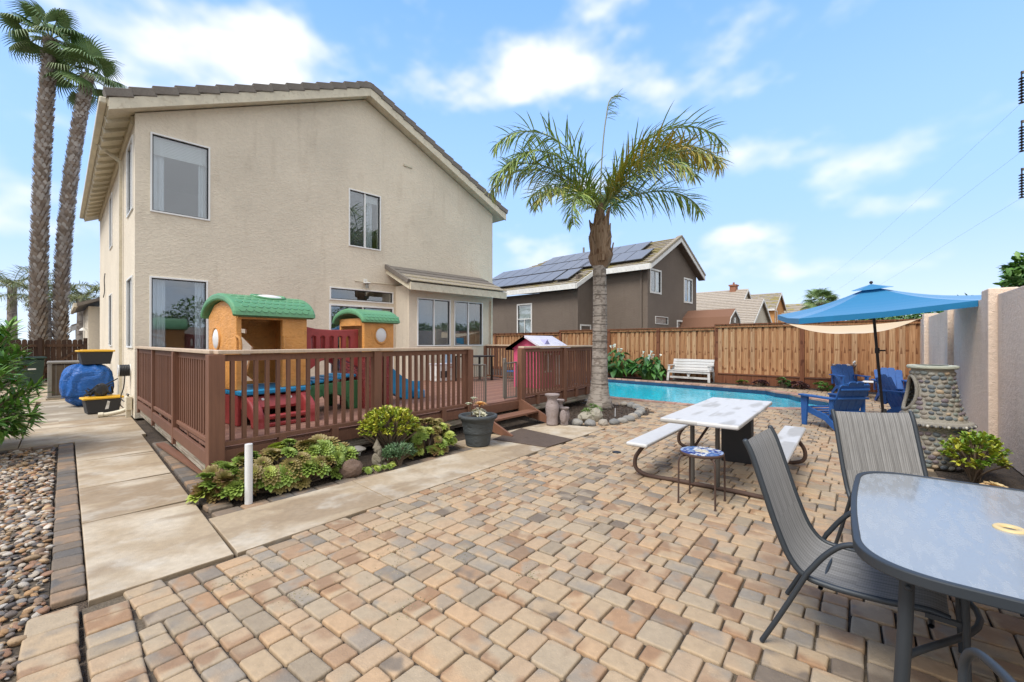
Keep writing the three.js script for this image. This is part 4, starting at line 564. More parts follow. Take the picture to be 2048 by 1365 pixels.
function slingChair() {
  const c = thing('sling_chair', 'grey sling patio chair pushed in at the left of the glass table', 'chair', [2.92, 0, -0.27], 0.02, 'sling chairs round the glass table');
  const prof = [[-0.50, 1.05], [-0.475, 1.0], [-0.415, 0.82], [-0.35, 0.62], [-0.285, 0.47], [-0.225, 0.41], [-0.12, 0.395], [0.08, 0.405], [0.24, 0.425], [0.3, 0.415]];
  const cv = new THREE.CatmullRomCurve3(prof.map((p) => new THREE.Vector3(0, p[1], p[0]))), pts = cv.getPoints(40), P = [], U = [], I = [], NX = 10; let len = 0;
  pts.forEach((p, i) => { if (i) len += p.distanceTo(pts[i - 1]); for (let k = 0; k <= NX; k++) { const x = -0.262 + 0.524 * k / NX, sag = 0.018 * (1 - Math.pow(2 * k / NX - 1, 2)); const tg = pts[Math.min(40, i + 1)].clone().sub(pts[Math.max(0, i - 1)]).normalize(); P.push(x, p.y - tg.z * sag * 1, p.z + tg.y * sag); U.push(x, len); } });
  for (let i = 0; i < 40; i++) for (let k = 0; k < NX; k++) { const a = i * (NX + 1) + k, b = a + NX + 1; I.push(a, b, a + 1, a + 1, b, b + 1); }
  const g = new THREE.BufferGeometry(); g.setAttribute('position', new THREE.Float32BufferAttribute(P, 3)); g.setAttribute('uv', new THREE.Float32BufferAttribute(U, 2)); g.setIndex(I); g.computeVertexNormals();
  part('sling_fabric', g, Z0.sling, c);
  for (const s of [-1, 1]) {
    part('side_rail', [new THREE.TubeGeometry(new THREE.CatmullRomCurve3(prof.map((p) => new THREE.Vector3(s * 0.272, p[1], p[0]))), 40, 0.0155, 8), cap([s * 0.272, 1.05, -0.5], 0.0155)], Z0.frameGrey, c);
    part('arm', new THREE.TubeGeometry(new THREE.CatmullRomCurve3([[-0.21, 0.44], [-0.13, 0.56], [-0.06, 0.625], [0.04, 0.648], [0.18, 0.646], [0.28, 0.62], [0.335, 0.55], [0.345, 0.44]].map((p) => new THREE.Vector3(s * 0.3, p[1], p[0])), false, 'centripetal'), 36, 0.0135, 8).scale(1.0, 1, 1), Z0.frameGrey, c);
    part('leg', tube([[s * 0.3, 0.45, -0.205], [s * 0.3, 0.2, -0.32], [s * 0.3, 0.006, -0.415]], 0.0125, 8), Z0.frameGrey, c); part('leg', tube([[s * 0.3, 0.46, 0.345], [s * 0.3, 0.2, 0.35], [s * 0.3, 0.006, 0.36]], 0.0125, 8), Z0.frameGrey, c);
    part('bolster', bar([s * 0.285, 0.41, 0.22], [s * 0.285, 0.41, 0.35], 0.02, 0.02), Z0.frameGrey, c);
  }
  part('crossbar', [tube([[-0.272, 0.372, -0.16], [0.272, 0.372, -0.16]], 0.011), tube([[-0.3, 0.372, 0.24], [0.3, 0.372, 0.24]], 0.011)], Z0.frameGrey, c);
  return c;
}
const chair = slingChair();
copy(chair, [4.03, 0, -0.1], Math.atan2(-0.83, 0.56), 'grey sling patio chair with broad striped back facing the camera');
copy(chair, [1.86, 0, 0.46], Math.atan2(0.93, -0.36), 'grey sling patio chair at near corner, only its arm in view');
function adirondack() { // faces +z
  const c = thing('adirondack_chair', 'blue plastic lounge chair seen from behind, nearest the picnic bench', 'lounge chair', [10.1, 0, -1.42], Math.atan2(0.62, -0.78), 'blue lounge chairs beside the pool'), m = Z0.adirondack;
  for (let i = 0; i < 5; i++) part('seat_slat', rbox(0.5, 0.022, 0.098, 0.008, 0, 0.345 - i * 0.028, 0.3 - i * 0.108).rotateX(0), m, c);
  const rec = -0.42; for (let i = 0; i < 4; i++) { const h = 0.74 - (i === 0 || i === 3 ? 0.06 : 0), w = 0.128, s = shapeOf([[-w / 2, 0], [w / 2, 0], [w / 2 + 0.012, h - 0.03], [w / 2 - 0.01, h], [-w / 2 + 0.01, h], [-w / 2 - 0.012, h - 0.03]]); const o = part('back_slat', ext(s, 0.016, 0.005), m, c); o.position.set((i - 1.5) * 0.138, 0.215, -0.2); o.rotation.x = rec; o.rotation.z = -(i - 1.5) * 0.018; }
  for (const y of [0.14, 0.42, 0.6]) part('back_brace', rbox(0.56, 0.035, 0.025, 0.008, 0, 0.215 + y * Math.cos(rec) - 0.012, -0.225 + y * Math.sin(rec)), m, c);
  for (const s of [-1, 1]) {
    part('front_leg', ext(shapeOf([[-0.02, 0], [0.07, 0], [0.1, 0.56], [-0.07, 0.56]]), 0.03, 0.006).rotateY(-Math.PI / 2).translate(s * 0.31 + 0.015, 0, 0.3), m, c);
    part('side_rail', ext(shapeOf([[0.36, 0.27], [0.36, 0.38], [-0.15, 0.26], [-0.46, 0.03], [-0.44, 0], [-0.34, 0], [-0.12, 0.15]]), 0.03, 0.005).rotateY(-Math.PI / 2).translate(s * 0.272 + 0.015, 0, 0), m, c);
    part('arm', ext(shapeOf([[-0.07, -0.36], [0.05, -0.36], [0.075, 0.25], [0.06, 0.4], [-0.05, 0.4], [-0.075, 0.25]]), 0.02, 0.006).rotateX(Math.PI / 2).scale(1, 1, 1).translate(s * 0.32, 0.585, 0.0), m, c);
    part('arm_post', bar([s * 0.32, 0.3, -0.3], [s * 0.32, 0.57, -0.3], 0.03, 0.07), m, c);
  }
  return c;
}
{
  const a = adirondack();
  copy(a, [16.7, 0, -1.95], Math.atan2(-0.86, -0.5), 'blue plastic lounge chair in front of the bird bath'); copy(a, [15.2, 0, -0.85], Math.atan2(-0.95, -0.3), 'blue plastic lounge chair nearest the concrete wall, facing the pool');
  copy(a, [12.2, 0, -0.42], Math.atan2(-0.35, -0.94), 'blue plastic lounge chair partly behind the pebble chimney');
  const t = thing('side_table', 'small white topped side table between two blue chairs', 'side table', [16.1, 0, -1.32]); part('table_top', rbox(0.5, 0.03, 0.5, 0.012, 0, 0.46, 0), Z0.whitePlastic, t); for (const x of [-0.2, 0.2]) for (const z of [-0.2, 0.2]) part('leg', box(0.04, 0.45, 0.04, x, 0.225, z), Z0.adirondack, t);
}
{ // parasol
  const u = thing('parasol', 'large blue rectangular parasol leaning beside the boundary wall', 'parasol', [11.12, 0, -0.76]);
  const topP = [-0.24, 2.66, -0.17]; // crown, local
  part('pole', [tube([[0, 0.05, 0], [-0.13, 1.45, -0.095], topP], 0.024, 10)], Z0.poleDark, u); part('tilt_joint', [cyl(0.03, 0.03, 0.1, -0.195, 2.08, -0.142)], Z0.steel, u);
  part('crank', [cyl(0.038, 0.038, 0.1, -0.125, 1.38, -0.09), bar([-0.125, 1.43, -0.09], [-0.02, 1.43, 0.02], 0.025, 0.03)], Z0.poleDark, u); part('base', lathe([[0.001, 0], [0.26, 0], [0.25, 0.05], [0.05, 0.09], [0.04, 0.3], [0.001, 0.3]]), Z0.blackDull, u);
  const C = [[-1.8, 2.02, -1.05], [-0.78, 2.27, 1.22], [1.28, 2.5, 1.42], [-0.45, 2.17, -1.7]]; // A near left, B near right, C far right, D far left
  const mid = (a, b, d) => [(a[0] + b[0]) / 2, (a[1] + b[1]) / 2 - d, (a[2] + b[2]) / 2];
  const rim = [C[0], mid(C[0], C[1], 0.03), C[1], mid(C[1], C[2], 0.03), C[2], mid(C[2], C[3], 0.03), C[3], mid(C[3], C[0], 0.03)], V = [], tri = (a, b, c) => V.push(...a, ...b, ...c), N = 8;
  const sagp = (a, t) => [mix(topP[0], a[0], t), mix(topP[1], a[1], t) - 0.12 * Math.sin(Math.PI * t) * 0.6, mix(topP[2], a[2], t)];
  for (let i = 0; i < 8; i++) { const a = rim[i], b = rim[(i + 1) % 8]; for (let k = 0; k < N; k++) { const p = sagp(a, k / N), q = sagp(b, k / N), p1 = sagp(a, (k + 1) / N), q1 = sagp(b, (k + 1) / N); if (k) { tri(p, q, q1); } tri(p, q1, p1); } const dn = (v) => [v[0], v[1] - 0.1, v[2]]; tri(a, b, dn(b)); tri(a, dn(b), dn(a)); }
  const g = new THREE.BufferGeometry(); g.setAttribute('position', new THREE.Float32BufferAttribute(V, 3)); g.computeVertexNormals(); part('canopy', bx(g), Z0.umbrella, u);
  rim.forEach((p) => part('rib', bar([topP[0], topP[1] - 0.2, topP[2]], [p[0] * 0.99, p[1] - 0.03, p[2] * 0.99], 0.014, 0.02), Z0.poleDark, u));
  const vc = []; for (let i = 0; i < 8; i++) { const f = (a) => [mix(topP[0], a[0], 0.2), mix(topP[1], a[1], 0.2) + 0.035, mix(topP[2], a[2], 0.2)], t0 = [topP[0], topP[1] + 0.05, topP[2]]; vc.push(...t0, ...f(rim[i]), ...f(rim[(i + 1) % 8])); } const vg = new THREE.BufferGeometry(); vg.setAttribute('position', new THREE.Float32BufferAttribute(vc, 3)); vg.computeVertexNormals(); part('vent', bx(vg), Z0.umbrella, u); part('finial', new THREE.SphereGeometry(0.03, 12, 8).translate(topP[0], topP[1] + 0.08, topP[2]), Z0.poleDark, u);
}
{ // shade sail
  const A = [16.9, 2.2, -3.6], B = [16.55, 2.22, -0.42], Cc = [15.5, 1.84, -1.75], V = [], U = [], I = [], n = 14;
  for (let i = 0; i <= n; i++) for (let j = 0; j <= n - i; j++) { const a = i / n, b = j / n, c = 1 - a - b, s = 4 * (a * b + b * c + a * c) / 1.33; V.push(A[0] * a + B[0] * b + Cc[0] * c, A[1] * a + B[1] * b + Cc[1] * c - 0.16 * s, A[2] * a + B[2] * b + Cc[2] * c); U.push(a, b); }
  const id = (i, j) => { let k = 0; for (let q = 0; q < i; q++) k += n - q + 1; return k + j; }; for (let i = 0; i < n; i++) for (let j = 0; j < n - i; j++) { I.push(id(i, j), id(i + 1, j), id(i, j + 1)); if (j < n - i - 1) I.push(id(i + 1, j), id(i + 1, j + 1), id(i, j + 1)); }
  const g = new THREE.BufferGeometry(); g.setAttribute('position', new THREE.Float32BufferAttribute(V, 3)); g.setAttribute('uv', new THREE.Float32BufferAttribute(U, 2)); g.setIndex(I); g.computeVertexNormals();
  const s = thing('shade_sail', 'beige triangular shade sail tied in the fence corner', 'shade sail', [0, 0, 0]); part('cloth', g, Z0.sail, s); part('rope', [bar(A, [18.05, 2.2, -4.0], 0.012, 0.012), bar(B, [16.4, 2.3, -0.22], 0.012, 0.012)], Z0.sail, s);
}
{ // white garden bench
  const b = thing('garden_bench', 'white wooden bench by the far edge of the pool', 'bench', [17.82, 0, -7.22], -Math.PI / 2 - 0.02), m = Z0.tableWhite, w = 1.72; // faces local +z
  for (let i = 0; i < 4; i++) { const o = part('back_slat', rbox(w - 0.05, 0.105, 0.022, 0.006), m, b); o.position.set(0, 0.5 + i * 0.112, -0.2 - i * 0.035); o.rotation.x = -0.3; }
  for (let i = 0; i < 4; i++) part('seat_slat', rbox(w, 0.025, 0.1, 0.006, 0, 0.43, -0.13 + i * 0.112), m, b); part('apron', rbox(w - 0.1, 0.09, 0.03, 0.006, 0, 0.375, 0.22), m, b); part('stretcher', rbox(w - 0.14, 0.08, 0.04, 0.006, 0, 0.15, 0.16), m, b); part('centre_brace', ext(shapeOf([[-0.03, 0.18], [0.03, 0.18], [0.08, 0.34], [-0.08, 0.34]]), 0.04).translate(0, 0, 0.15), m, b);
  for (const s of [-1, 1]) { const x = s * (w / 2 - 0.05); part('leg', bar([x + s * 0.03, 0, 0.26], [x, 0.43, 0.2], 0.09, 0.05), m, b); part('leg', bar([x + s * 0.03, 0, -0.34], [x, 0.5, -0.17], 0.09, 0.05), m, b); part('arm_post', bar([x, 0.4, 0.2], [x, 0.62, 0.18], 0.08, 0.04), m, b); part('arm_rest', rbox(0.11, 0.03, 0.5, 0.01, x, 0.635, -0.02), m, b); }
}
{ // bird bath
  const b = thing('bird_bath', 'grey scalloped bird bath with a small bird, against the fence', 'bird bath', [17.72, 0, -2.2]); const g = lathe([[0.001, 0.72], [0.2, 0.73], [0.3, 0.79], [0.33, 0.86], [0.31, 0.86], [0.26, 0.81], [0.001, 0.78]], 32), p = g.attributes.position; for (let i = 0; i < p.count; i++) { const a = Math.atan2(p.getZ(i), p.getX(i)), r = Math.hypot(p.getX(i), p.getZ(i)); if (r > 0.25) p.setY(i, p.getY(i) + 0.018 * Math.sin(a * 9)); } g.computeVertexNormals();
  part('bowl', g, Z0.statue, b); part('pedestal', lathe([[0.001, 0], [0.17, 0], [0.17, 0.05], [0.1, 0.1], [0.065, 0.3], [0.06, 0.5], [0.1, 0.66], [0.13, 0.73], [0.001, 0.73]]), Z0.statue, b);
  part('bird_figure', [new THREE.SphereGeometry(0.05, 12, 8).scale(1.5, 0.9, 0.8).translate(0.2, 0.92, 0.24), new THREE.SphereGeometry(0.028, 10, 8).translate(0.14, 0.96, 0.26), bar([0.24, 0.91, 0.23], [0.36, 0.86, 0.2], 0.03, 0.012), cyl(0.012, 0.012, 0.05, 0.2, 0.85, 0.24, 6)], M([0.55, 0.6, 0.62], 0.5), b);
}
// smooth, uneven stone
function stoneGeo(seed, sx, sy, sz, rough = 0.18, det = 2) { const g = new THREE.IcosahedronGeometry(1, det), p = g.attributes.position; for (let i = 0; i < p.count; i++) { const x = p.getX(i), y = p.getY(i), z = p.getZ(i), k = 1 + rough * (fbm3(x * 1.4 + 7, y * 1.4 + 3, z * 1.4 + 5, seed, 3) - 0.5) * 2; p.setXYZ(i, x * k * sx, y * k * sy, z * k * sz); } g.computeVertexNormals(); return g; }
{ // outdoor fireplace tower covered in pebbles
  const t = thing('pebble_chimney', 'round outdoor fireplace clad in river pebbles beside the wall', 'outdoor fireplace', [7.93, 0, -0.06], 0);
  const mortar = M([0.30, 0.275, 0.225], 0.95, { map: T.plain, bumpMap: T.speck, bumpScale: 0.01 });
  const up = [[0.34, 0.58], [0.31, 0.64], [0.28, 0.72], [0.252, 0.84], [0.226, 1.0], [0.21, 1.12], [0.206, 1.25]];
  part('lower_drum', lathe([[0.001, 0], [0.305, 0], [0.315, 0.1], [0.32, 0.35], [0.315, 0.5], [0.37, 0.525], [0.39, 0.55], [0.38, 0.585], [0.27, 0.6]], 40), mortar, t); 
  // flue with an open fire mouth: leave the faces of the mouth out
  const mouth = -1.95, my = 0.93; { const g = lathe([...up, [0.17, 1.25], [0.165, 0.62], [0.001, 0.6]], 64).toNonIndexed(), p = g.attributes.position, keep = []; for (let i = 0; i < p.count; i += 3) { let x = 0, y = 0, z = 0; for (let k = 0; k < 3; k++) { x += p.getX(i + k) / 3; y += p.getY(i + k) / 3; z += p.getZ(i + k) / 3; } let a = Math.atan2(z, x) - mouth; a = Math.atan2(Math.sin(a), Math.cos(a)); if ((a / 0.55) ** 2 + ((y - my) / 0.21) ** 2 < 1 && Math.hypot(x, z) > 0.15) continue; for (let k = 0; k < 3; k++) keep.push(p.getX(i + k), p.getY(i + k), p.getZ(i + k)); } const q = new THREE.BufferGeometry(); q.setAttribute('position', new THREE.Float32BufferAttribute(keep, 3)); q.computeVertexNormals(); mortar.side = THREE.DoubleSide; part('flue', bx(q), mortar, t); }
  part('fire_pot', lathe([[0.001, 0.62], [0.16, 0.62], [0.16, 1.2], [0.001, 1.22]], 24).scale(-1, 1, 1), M([0.42, 0.17, 0.11], 0.95, { side: THREE.DoubleSide, map: T.tile, bumpMap: T.speck, bumpScale: 0.02 }), t);
  const rim = []; for (let i = 0; i < 30; i++) { const a = i / 30 * 6.283, an = mouth + 0.58 * Math.cos(a), y = my + 0.222 * Math.sin(a), r = 0.285 - (y - 0.7) * 0.16; rim.push([r * Math.cos(an), y, r * Math.sin(an)]); } part('mouth_rim', tube(rim, 0.022, 8, 60, true), mortar, t);
  part('cap_slab', [lathe([[0.16, 1.25], [0.24, 1.25], [0.252, 1.262], [0.252, 1.285], [0.24, 1.295], [0.16, 1.295]], 40)], M([0.52, 0.54, 0.43], 0.9, { map: T.plain, bumpMap: T.speck, bumpScale: 0.008 }), t);
  part('chimney_damper', ext(shapeOf([[0, 0], [0.09, 0.16], [-0.03, 0.15]]), 0.012).translate(0.24, 0.86, 0.06), Z0.whitePlastic, t);
  const pal = [[0.20, 0.20, 0.18], [0.15, 0.17, 0.16], [0.25, 0.24, 0.19], [0.09, 0.10, 0.11], [0.18, 0.20, 0.17], [0.23, 0.20, 0.16], [0.37, 0.28, 0.18], [0.16, 0.13, 0.14], [0.12, 0.14, 0.15], [0.27, 0.26, 0.22]];
  const stones = pal.map((c) => M(c, 0.6, { map: T.plain })), gs = [0, 1, 2, 3].map((i) => stoneGeo(900 + i, 1, 1, 1, 0.12, 1)), rest = []; let count = 0;
  const rOf = (y) => { if (y < 0.52) return 0.306 + 0.012 * Math.sin(y * 5); for (let i = 0; i < up.length - 1; i++) if (y <= up[i + 1][1]) return mix(up[i][0], up[i + 1][0], (y - up[i][1]) / (up[i + 1][1] - up[i][1])); return 0.206; };
  const rows = []; for (let y = 0.04; y < 0.5; y += 0.057) rows.push(y); for (let y = 0.645; y < 1.23; y += 0.055) rows.push(y);
  rows.forEach((y, ri) => { const r = rOf(y), n = Math.round(6.283 * r / 0.076); for (let i = 0; i < n; i++) { const a = (i + (ri % 2) / 2 + rr(-0.12, 0.12)) / n * 6.283; let da = a - mouth; da = Math.atan2(Math.sin(da), Math.cos(da)); if (y > 0.6 && (da / 0.66) ** 2 + ((y - my) / 0.25) ** 2 < 1) continue;
    const s = rr(0.72, 1.22), e = [0, -a, 0], p = [r * Math.cos(a), y + rr(-0.008, 0.008), r * Math.sin(a)], sc = [0.02, 0.026 * s, 0.036 * s], face = Math.cos(a) * -1 * 1 + Math.sin(a) * 0 < 0.35 ? 0 : 1;
    if (face && count < 280) { count++; const o = part('pebble', gs[i % 4], pick(stones), t); o.position.set(...p); o.rotation.set(rr(-0.3, 0.3), -a, 0, 'YXZ'); o.scale.set(...sc); } else rest.push(tint(gs[i % 4].clone().applyMatrix4(mat4(p, e, sc)), pick(pal))); } });
  part('rear_pebbles', rest, Z0.solid, t, 'stuff');
  const bead = new THREE.IcosahedronGeometry(0.018, 1), bl = [M([0.04, 0.04, 0.042], 0.5), M([0.5, 0.47, 0.4], 0.6), M([0.2, 0.19, 0.17], 0.6)]; for (let i = 0; i < 64; i++) { const a = i / 64 * 6.283, o = part('bead_stone', bead, bl[[0, 2, 0, 1, 2][i % 5]], t); o.position.set(0.392 * Math.cos(a), 0.548, 0.392 * Math.sin(a)); o.scale.set(1, 1.1, 0.9); }
}

// ---------------------------------------------------------------- play set and things on the deck
{
  const p = thing('play_set', 'orange toddler play towers with green roofs, red bridge and blue slide', 'play set', [1.72, FLOOR, -6.98], 0.14);
  const arch = (x0, x1, y0, y1, r, n = 10) => { const a = [[x0, y0], [x1, y0], [x1, y1]], c = (x0 + x1) / 2, w = (x1 - x0) / 2; for (let i = 1; i < n; i++) { const t = i / n * Math.PI; a.push([c + w * Math.cos(t), y1 + r * Math.sin(t)]); } a.push([x0, y1]); return a; };
  const oval = (cx, cy, rx, ry, n = 24) => Array.from({ length: n }, (_, i) => [cx + rx * Math.cos(i / n * 6.283), cy + ry * Math.sin(i / n * 6.283)]);
  const O = Z0.orange, B = 0.012;
  // big tower: x 0..1, z 0..-0.95
  const A = sub('big_tower', p);
  part('front_wall', ext(shapeOf([[0.62, 0.5], [1.0, 0.5], [1.0, 1.6], [0.0, 1.6], [0.0, 1.5], [0.62, 1.5]]), 0.05, B).translate(0, 0, -0.05), O, A);
  part('left_wall', ext(shapeOf([[0.0, 0.5], [0.95, 0.5], [0.95, 1.55], [0.75, 1.72], [0.475, 1.78], [0.2, 1.72], [0.0, 1.55]], [oval(0.66, 1.22, 0.11, 0.15)]), 0.05, B).rotateY(Math.PI / 2), O, A);
  part('back_wall', ext(shapeOf([[0.05, 0.5], [1.0, 0.5], [1.0, 1.6], [0.05, 1.6]], [[[0.2, 0.55], [0.62, 0.55], [0.5, 0.66], [0.6, 1.1], [0.45, 1.26], [0.2, 1.3]], [[0.26, 1.36], [0.5, 1.31], [0.5, 1.38], [0.27, 1.42]]]), 0.05, 0.008).translate(0, 0, -0.95), O, A);
  part('right_wall', ext(shapeOf([[0.55, 0.5], [0.9, 0.5], [0.9, 1.6], [0.05, 1.6], [0.05, 1.35], [0.55, 1.35]]), 0.05, B).rotateY(Math.PI / 2).translate(0.95, 0, 0), O, A);
  part('grab_handle', [tube([[-0.01, 0.98, 0.0], [0.015, 1.0, 0.05], [0.015, 1.22, 0.05], [-0.01, 1.26, 0.0]], 0.02), tube([[0.64, 0.98, 0.0], [0.63, 1.0, 0.04], [0.63, 1.22, 0.04], [0.64, 1.26, 0.0]], 0.02)], O, A);
  part('port_light', [new THREE.SphereGeometry(0.15, 24, 16).scale(0.22, 1, 0.72).translate(-0.012, 1.22, -0.66)], Z0.bubble, A); part('port_ring', [tube(oval(0.66, 1.22, 0.125, 0.165).map((q) => [-0.012, q[1], -q[0]]), 0.02, 8, 40, true)], O, A);
  function roofBarrel(parent, x0, x1, z0, z1, y, h, th, rows, name) { // vault with its axis along x
    const pr = [], n = 16, zc = (z0 + z1) / 2, w = (z1 - z0) / 2; for (let i = 0; i <= n; i++) { const t = i / n * Math.PI; pr.push([zc - w * Math.cos(t), y + h * Math.pow(Math.sin(t), 1.1)]); } for (let i = n; i >= 0; i--) { const t = i / n * Math.PI; pr.push([zc - (w - th * 0.7) * Math.cos(t), y - th * 0.25 + (h - th) * Math.pow(Math.sin(t), 1.1)]); }
    part('roof_shell', ext(shapeOf(pr), x1 - x0 - 0.06, 0.03).rotateY(-Math.PI / 2).translate(x1 - 0.03, 0, 0), Z0.green, parent);
    const l = []; for (let r = 0; r < rows; r++) { const t = Math.PI - (0.32 + r * 0.2), z = zc - w * Math.cos(t), yy = y + h * Math.pow(Math.sin(t), 1.1), dz = w * Math.sin(t), dy = h * 1.1 * Math.pow(Math.sin(t), 0.1) * Math.cos(t), ang = Math.atan2(dy, dz) ; const m = Math.round((x1 - x0 - 0.16) / 0.1); for (let i = 0; i < m; i++) { const s = new THREE.Shape(); s.absarc(0, 0, 0.047, Math.PI, 2 * Math.PI); const g = new THREE.ExtrudeGeometry(s, { depth: 0.002, bevelEnabled: true, bevelSize: 0.003, bevelThickness: 0.003, bevelSegments: 1, curveSegments: 8 }); g.rotateX(-Math.PI / 2 - ang * 1).translate(x0 + 0.12 + (i + (r % 2) * 0.5) * 0.1, yy - 0.002, z); l.push(g); } }
    part('roof_scallops', l, Z0.green, parent, 'stuff');
  }
  roofBarrel(A, -0.09, 1.09, -1.07, 0.12, 1.55, 0.33, 0.085, 5); part('skylight', [new THREE.SphereGeometry(0.2, 24, 12).scale(1.1, 0.3, 0.7).translate(0.55, 1.835, -0.28)], Z0.bubble, A); part('skylight_ring', tube(oval(0.55, -0.28, 0.235, 0.155).map((q) => [q[0], 1.55 + 0.34 * Math.pow(Math.sin(Math.acos(clamp((-0.475 - q[1]) / 0.595, -1, 1))), 1.1), q[1]]), 0.018, 8, 40, true), Z0.green, A);
  for (let i = 0; i < 5; i++) part('platform_plank', rbox(1.02, 0.07, 0.2, 0.02, 0.5, 0.465, 0.02 - i * 0.205), Z0.blueToy, A);
  const base = sub('red_base', p); part('base_wall', [rbox(0.06, 0.43, 0.95, 0.02, 0.03, 0.215, -0.47), rbox(0.06, 0.43, 0.95, 0.02, 0.97, 0.215, -0.47), rbox(0.9, 0.43, 0.06, 0.02, 0.5, 0.215, -0.92)], Z0.red, base);
  const armS = [[-0.02, 0.4]]; for (let i = 0; i <= 10; i++) { const t = i / 10 * Math.PI / 2; armS.push([0.02 + 0.4 * Math.sin(t), 0.08 + 0.34 * Math.cos(t)]); } armS.push([0.44, 0], [0.3, 0], [0.28, 0.1], [-0.02, 0.24]);
  for (const x of [0.1, 0.86]) part('step_arm', ext(shapeOf(armS), 0.09, 0.025).rotateY(-Math.PI / 2).translate(x + 0.06, 0, 0.0), Z0.red, base);
  part('step_panel', [ext(shapeOf([[0.0, 0.4], [0.05, 0.4], [0.16, 0.26], [0.15, 0.22], [0.0, 0.3]]), 0.68).rotateY(-Math.PI / 2).translate(0.84, 0, 0.01), rbox(0.7, 0.06, 0.12, 0.02, 0.5, 0.13, 0.34), rbox(0.7, 0.06, 0.06, 0.02, 0.5, 0.03, 0.38)], Z0.red, base);
  part('bolt_head', [cyl(0.02, 0.02, 0.02, 0, 0, 0).rotateX(1.0).translate(0.3, 0.35, 0.08), cyl(0.02, 0.02, 0.02, 0, 0, 0).rotateX(1.0).translate(0.7, 0.35, 0.08)], Z0.bubble, base);
  // bridge
  const br = sub('bridge', p); const sx = (g) => g.translate(-1.0, 0, 0).scale(1.24, 1, 1).translate(1.0, 0, 0); for (let i = 0; i < 5; i++) part('bridge_plank', rbox(0.2, 0.05, 0.62, 0.015, 1.1 + i * 0.205, 0.5 + i * 0.02, -0.5), Z0.blueToy, br);
  for (const z of [-0.2, -0.86]) { part('bridge_arch', sx(ext(shapeOf([[1.0, 0], [1.12, 0], ...Array.from({ length: 13 }, (_, i) => { const t = Math.PI - i / 12 * Math.PI; return [1.41 + 0.27 * Math.cos(t), 0.05 + 0.25 * Math.sin(t)]; }), [1.7, 0], [1.84, 0], [1.84, 0.5], [1.0, 0.46]]), 0.07, 0.012).translate(0, 0, z - 0.04)), Z0.greenDeep, br);
    part('bridge_rail', sx(ext(shapeOf([[1.02, 0.62], [1.1, 0.72], [1.26, 0.86], [1.42, 0.9], [1.58, 0.88], [1.74, 0.78], [1.83, 0.72], [1.83, 1.4], [1.6, 1.385], [1.4, 1.38], [1.2, 1.39], [1.02, 1.43]], [0, 1, 2, 3, 4].map((i) => arch(1.125 + i * 0.128, 1.19 + i * 0.128, 1.03, 1.24, 0.035))), 0.05, 0.012).translate(0, 0, z)), Z0.red, br); }
  part('arch_stones', Array.from({ length: 9 }, (_, i) => { const t = (0.08 + 0.105 * i) * Math.PI; return sx(box(0.07, 0.045, 0.02).rotateZ(t).translate(1.41 + 0.33 * Math.cos(t), 0.06 + 0.31 * Math.sin(t), -0.158)); }), Z0.greenDeep, br, 'stuff');
  // small tower: x 1.82..2.52
  const S = sub('small_tower', p, [2.04, 0, 0]); S.scale.set(0.9, 1, 1);
  part('lower_block', [ext(shapeOf([[0, 0], [0.16, 0], ...arch(0.18, 0.52, 0, 0.26, 0.17).slice(2).reverse().map((q) => q).filter(() => true), [0.54, 0], [0.7, 0], [0.7, 0.98], [0, 0.98]].filter((q, i, a) => i === 0 || q[0] !== a[i - 1][0] || q[1] !== a[i - 1][1])), 0.06, 0.012).translate(0, 0, -0.06)], Z0.redRough, S);
  part('side_block', [rbox(0.06, 0.98, 0.66, 0.015, 0.03, 0.49, -0.4), rbox(0.06, 0.5, 0.2, 0.015, 0.67, 0.25, -0.2), rbox(0.06, 0.5, 0.12, 0.015, 0.67, 0.25, -0.66), rbox(0.7, 0.98, 0.05, 0.015, 0.35, 0.49, -0.72)], Z0.redRough, S);
  part('upper_wall', [ext(shapeOf(rect(0.0, 0.98, 0.72, 1.6), [oval(0.4, 1.3, 0.13, 0.13)]), 0.05, B).translate(0, 0, -0.05)], O, S); part('upper_wall', [rbox(0.72, 0.6, 0.05, 0.012, 0.36, 1.29, -0.72)], O, S); part('side_wall', rbox(0.05, 0.14, 0.66, 0.012, 0.02, 1.53, -0.38), O, S);
  part('port_light', new THREE.SphereGeometry(0.135, 28, 16).scale(1, 1, 0.3).translate(0.4, 1.3, 0.0), Z0.bubble, S); part('port_ring', tube(oval(0.4, 1.3, 0.15, 0.15).map((q) => [q[0], q[1], 0.006]), 0.024, 8, 40, true), O, S);
  roofBarrel(S, -0.1, 0.82, -0.86, 0.1, 1.53, 0.25, 0.08, 3);
  // slide
  const sl = sub('slide', p, [2.66, 0, -0.42]), path = [[0, 0.55], [0.2, 0.5], [0.5, 0.3], [0.8, 0.17], [1.1, 0.14]];
  part('slide_bed', new THREE.ExtrudeGeometry(shapeOf([[-0.2, 0], [0.2, 0], [0.2, 0.16], [0.17, 0.17], [0.15, 0.03], [-0.15, 0.03], [-0.17, 0.17], [-0.2, 0.16]].map((q) => [q[1], q[0]])), { steps: 24, extrudePath: new THREE.CatmullRomCurve3(path.map((q) => new THREE.Vector3(q[0], q[1], 0))), bevelEnabled: false }), Z0.blueToy, sl);
  part('slide_foot', [rbox(0.22, 0.17, 0.34, 0.03, 0.95, 0.09, 0)], Z0.blueToy, sl);
}
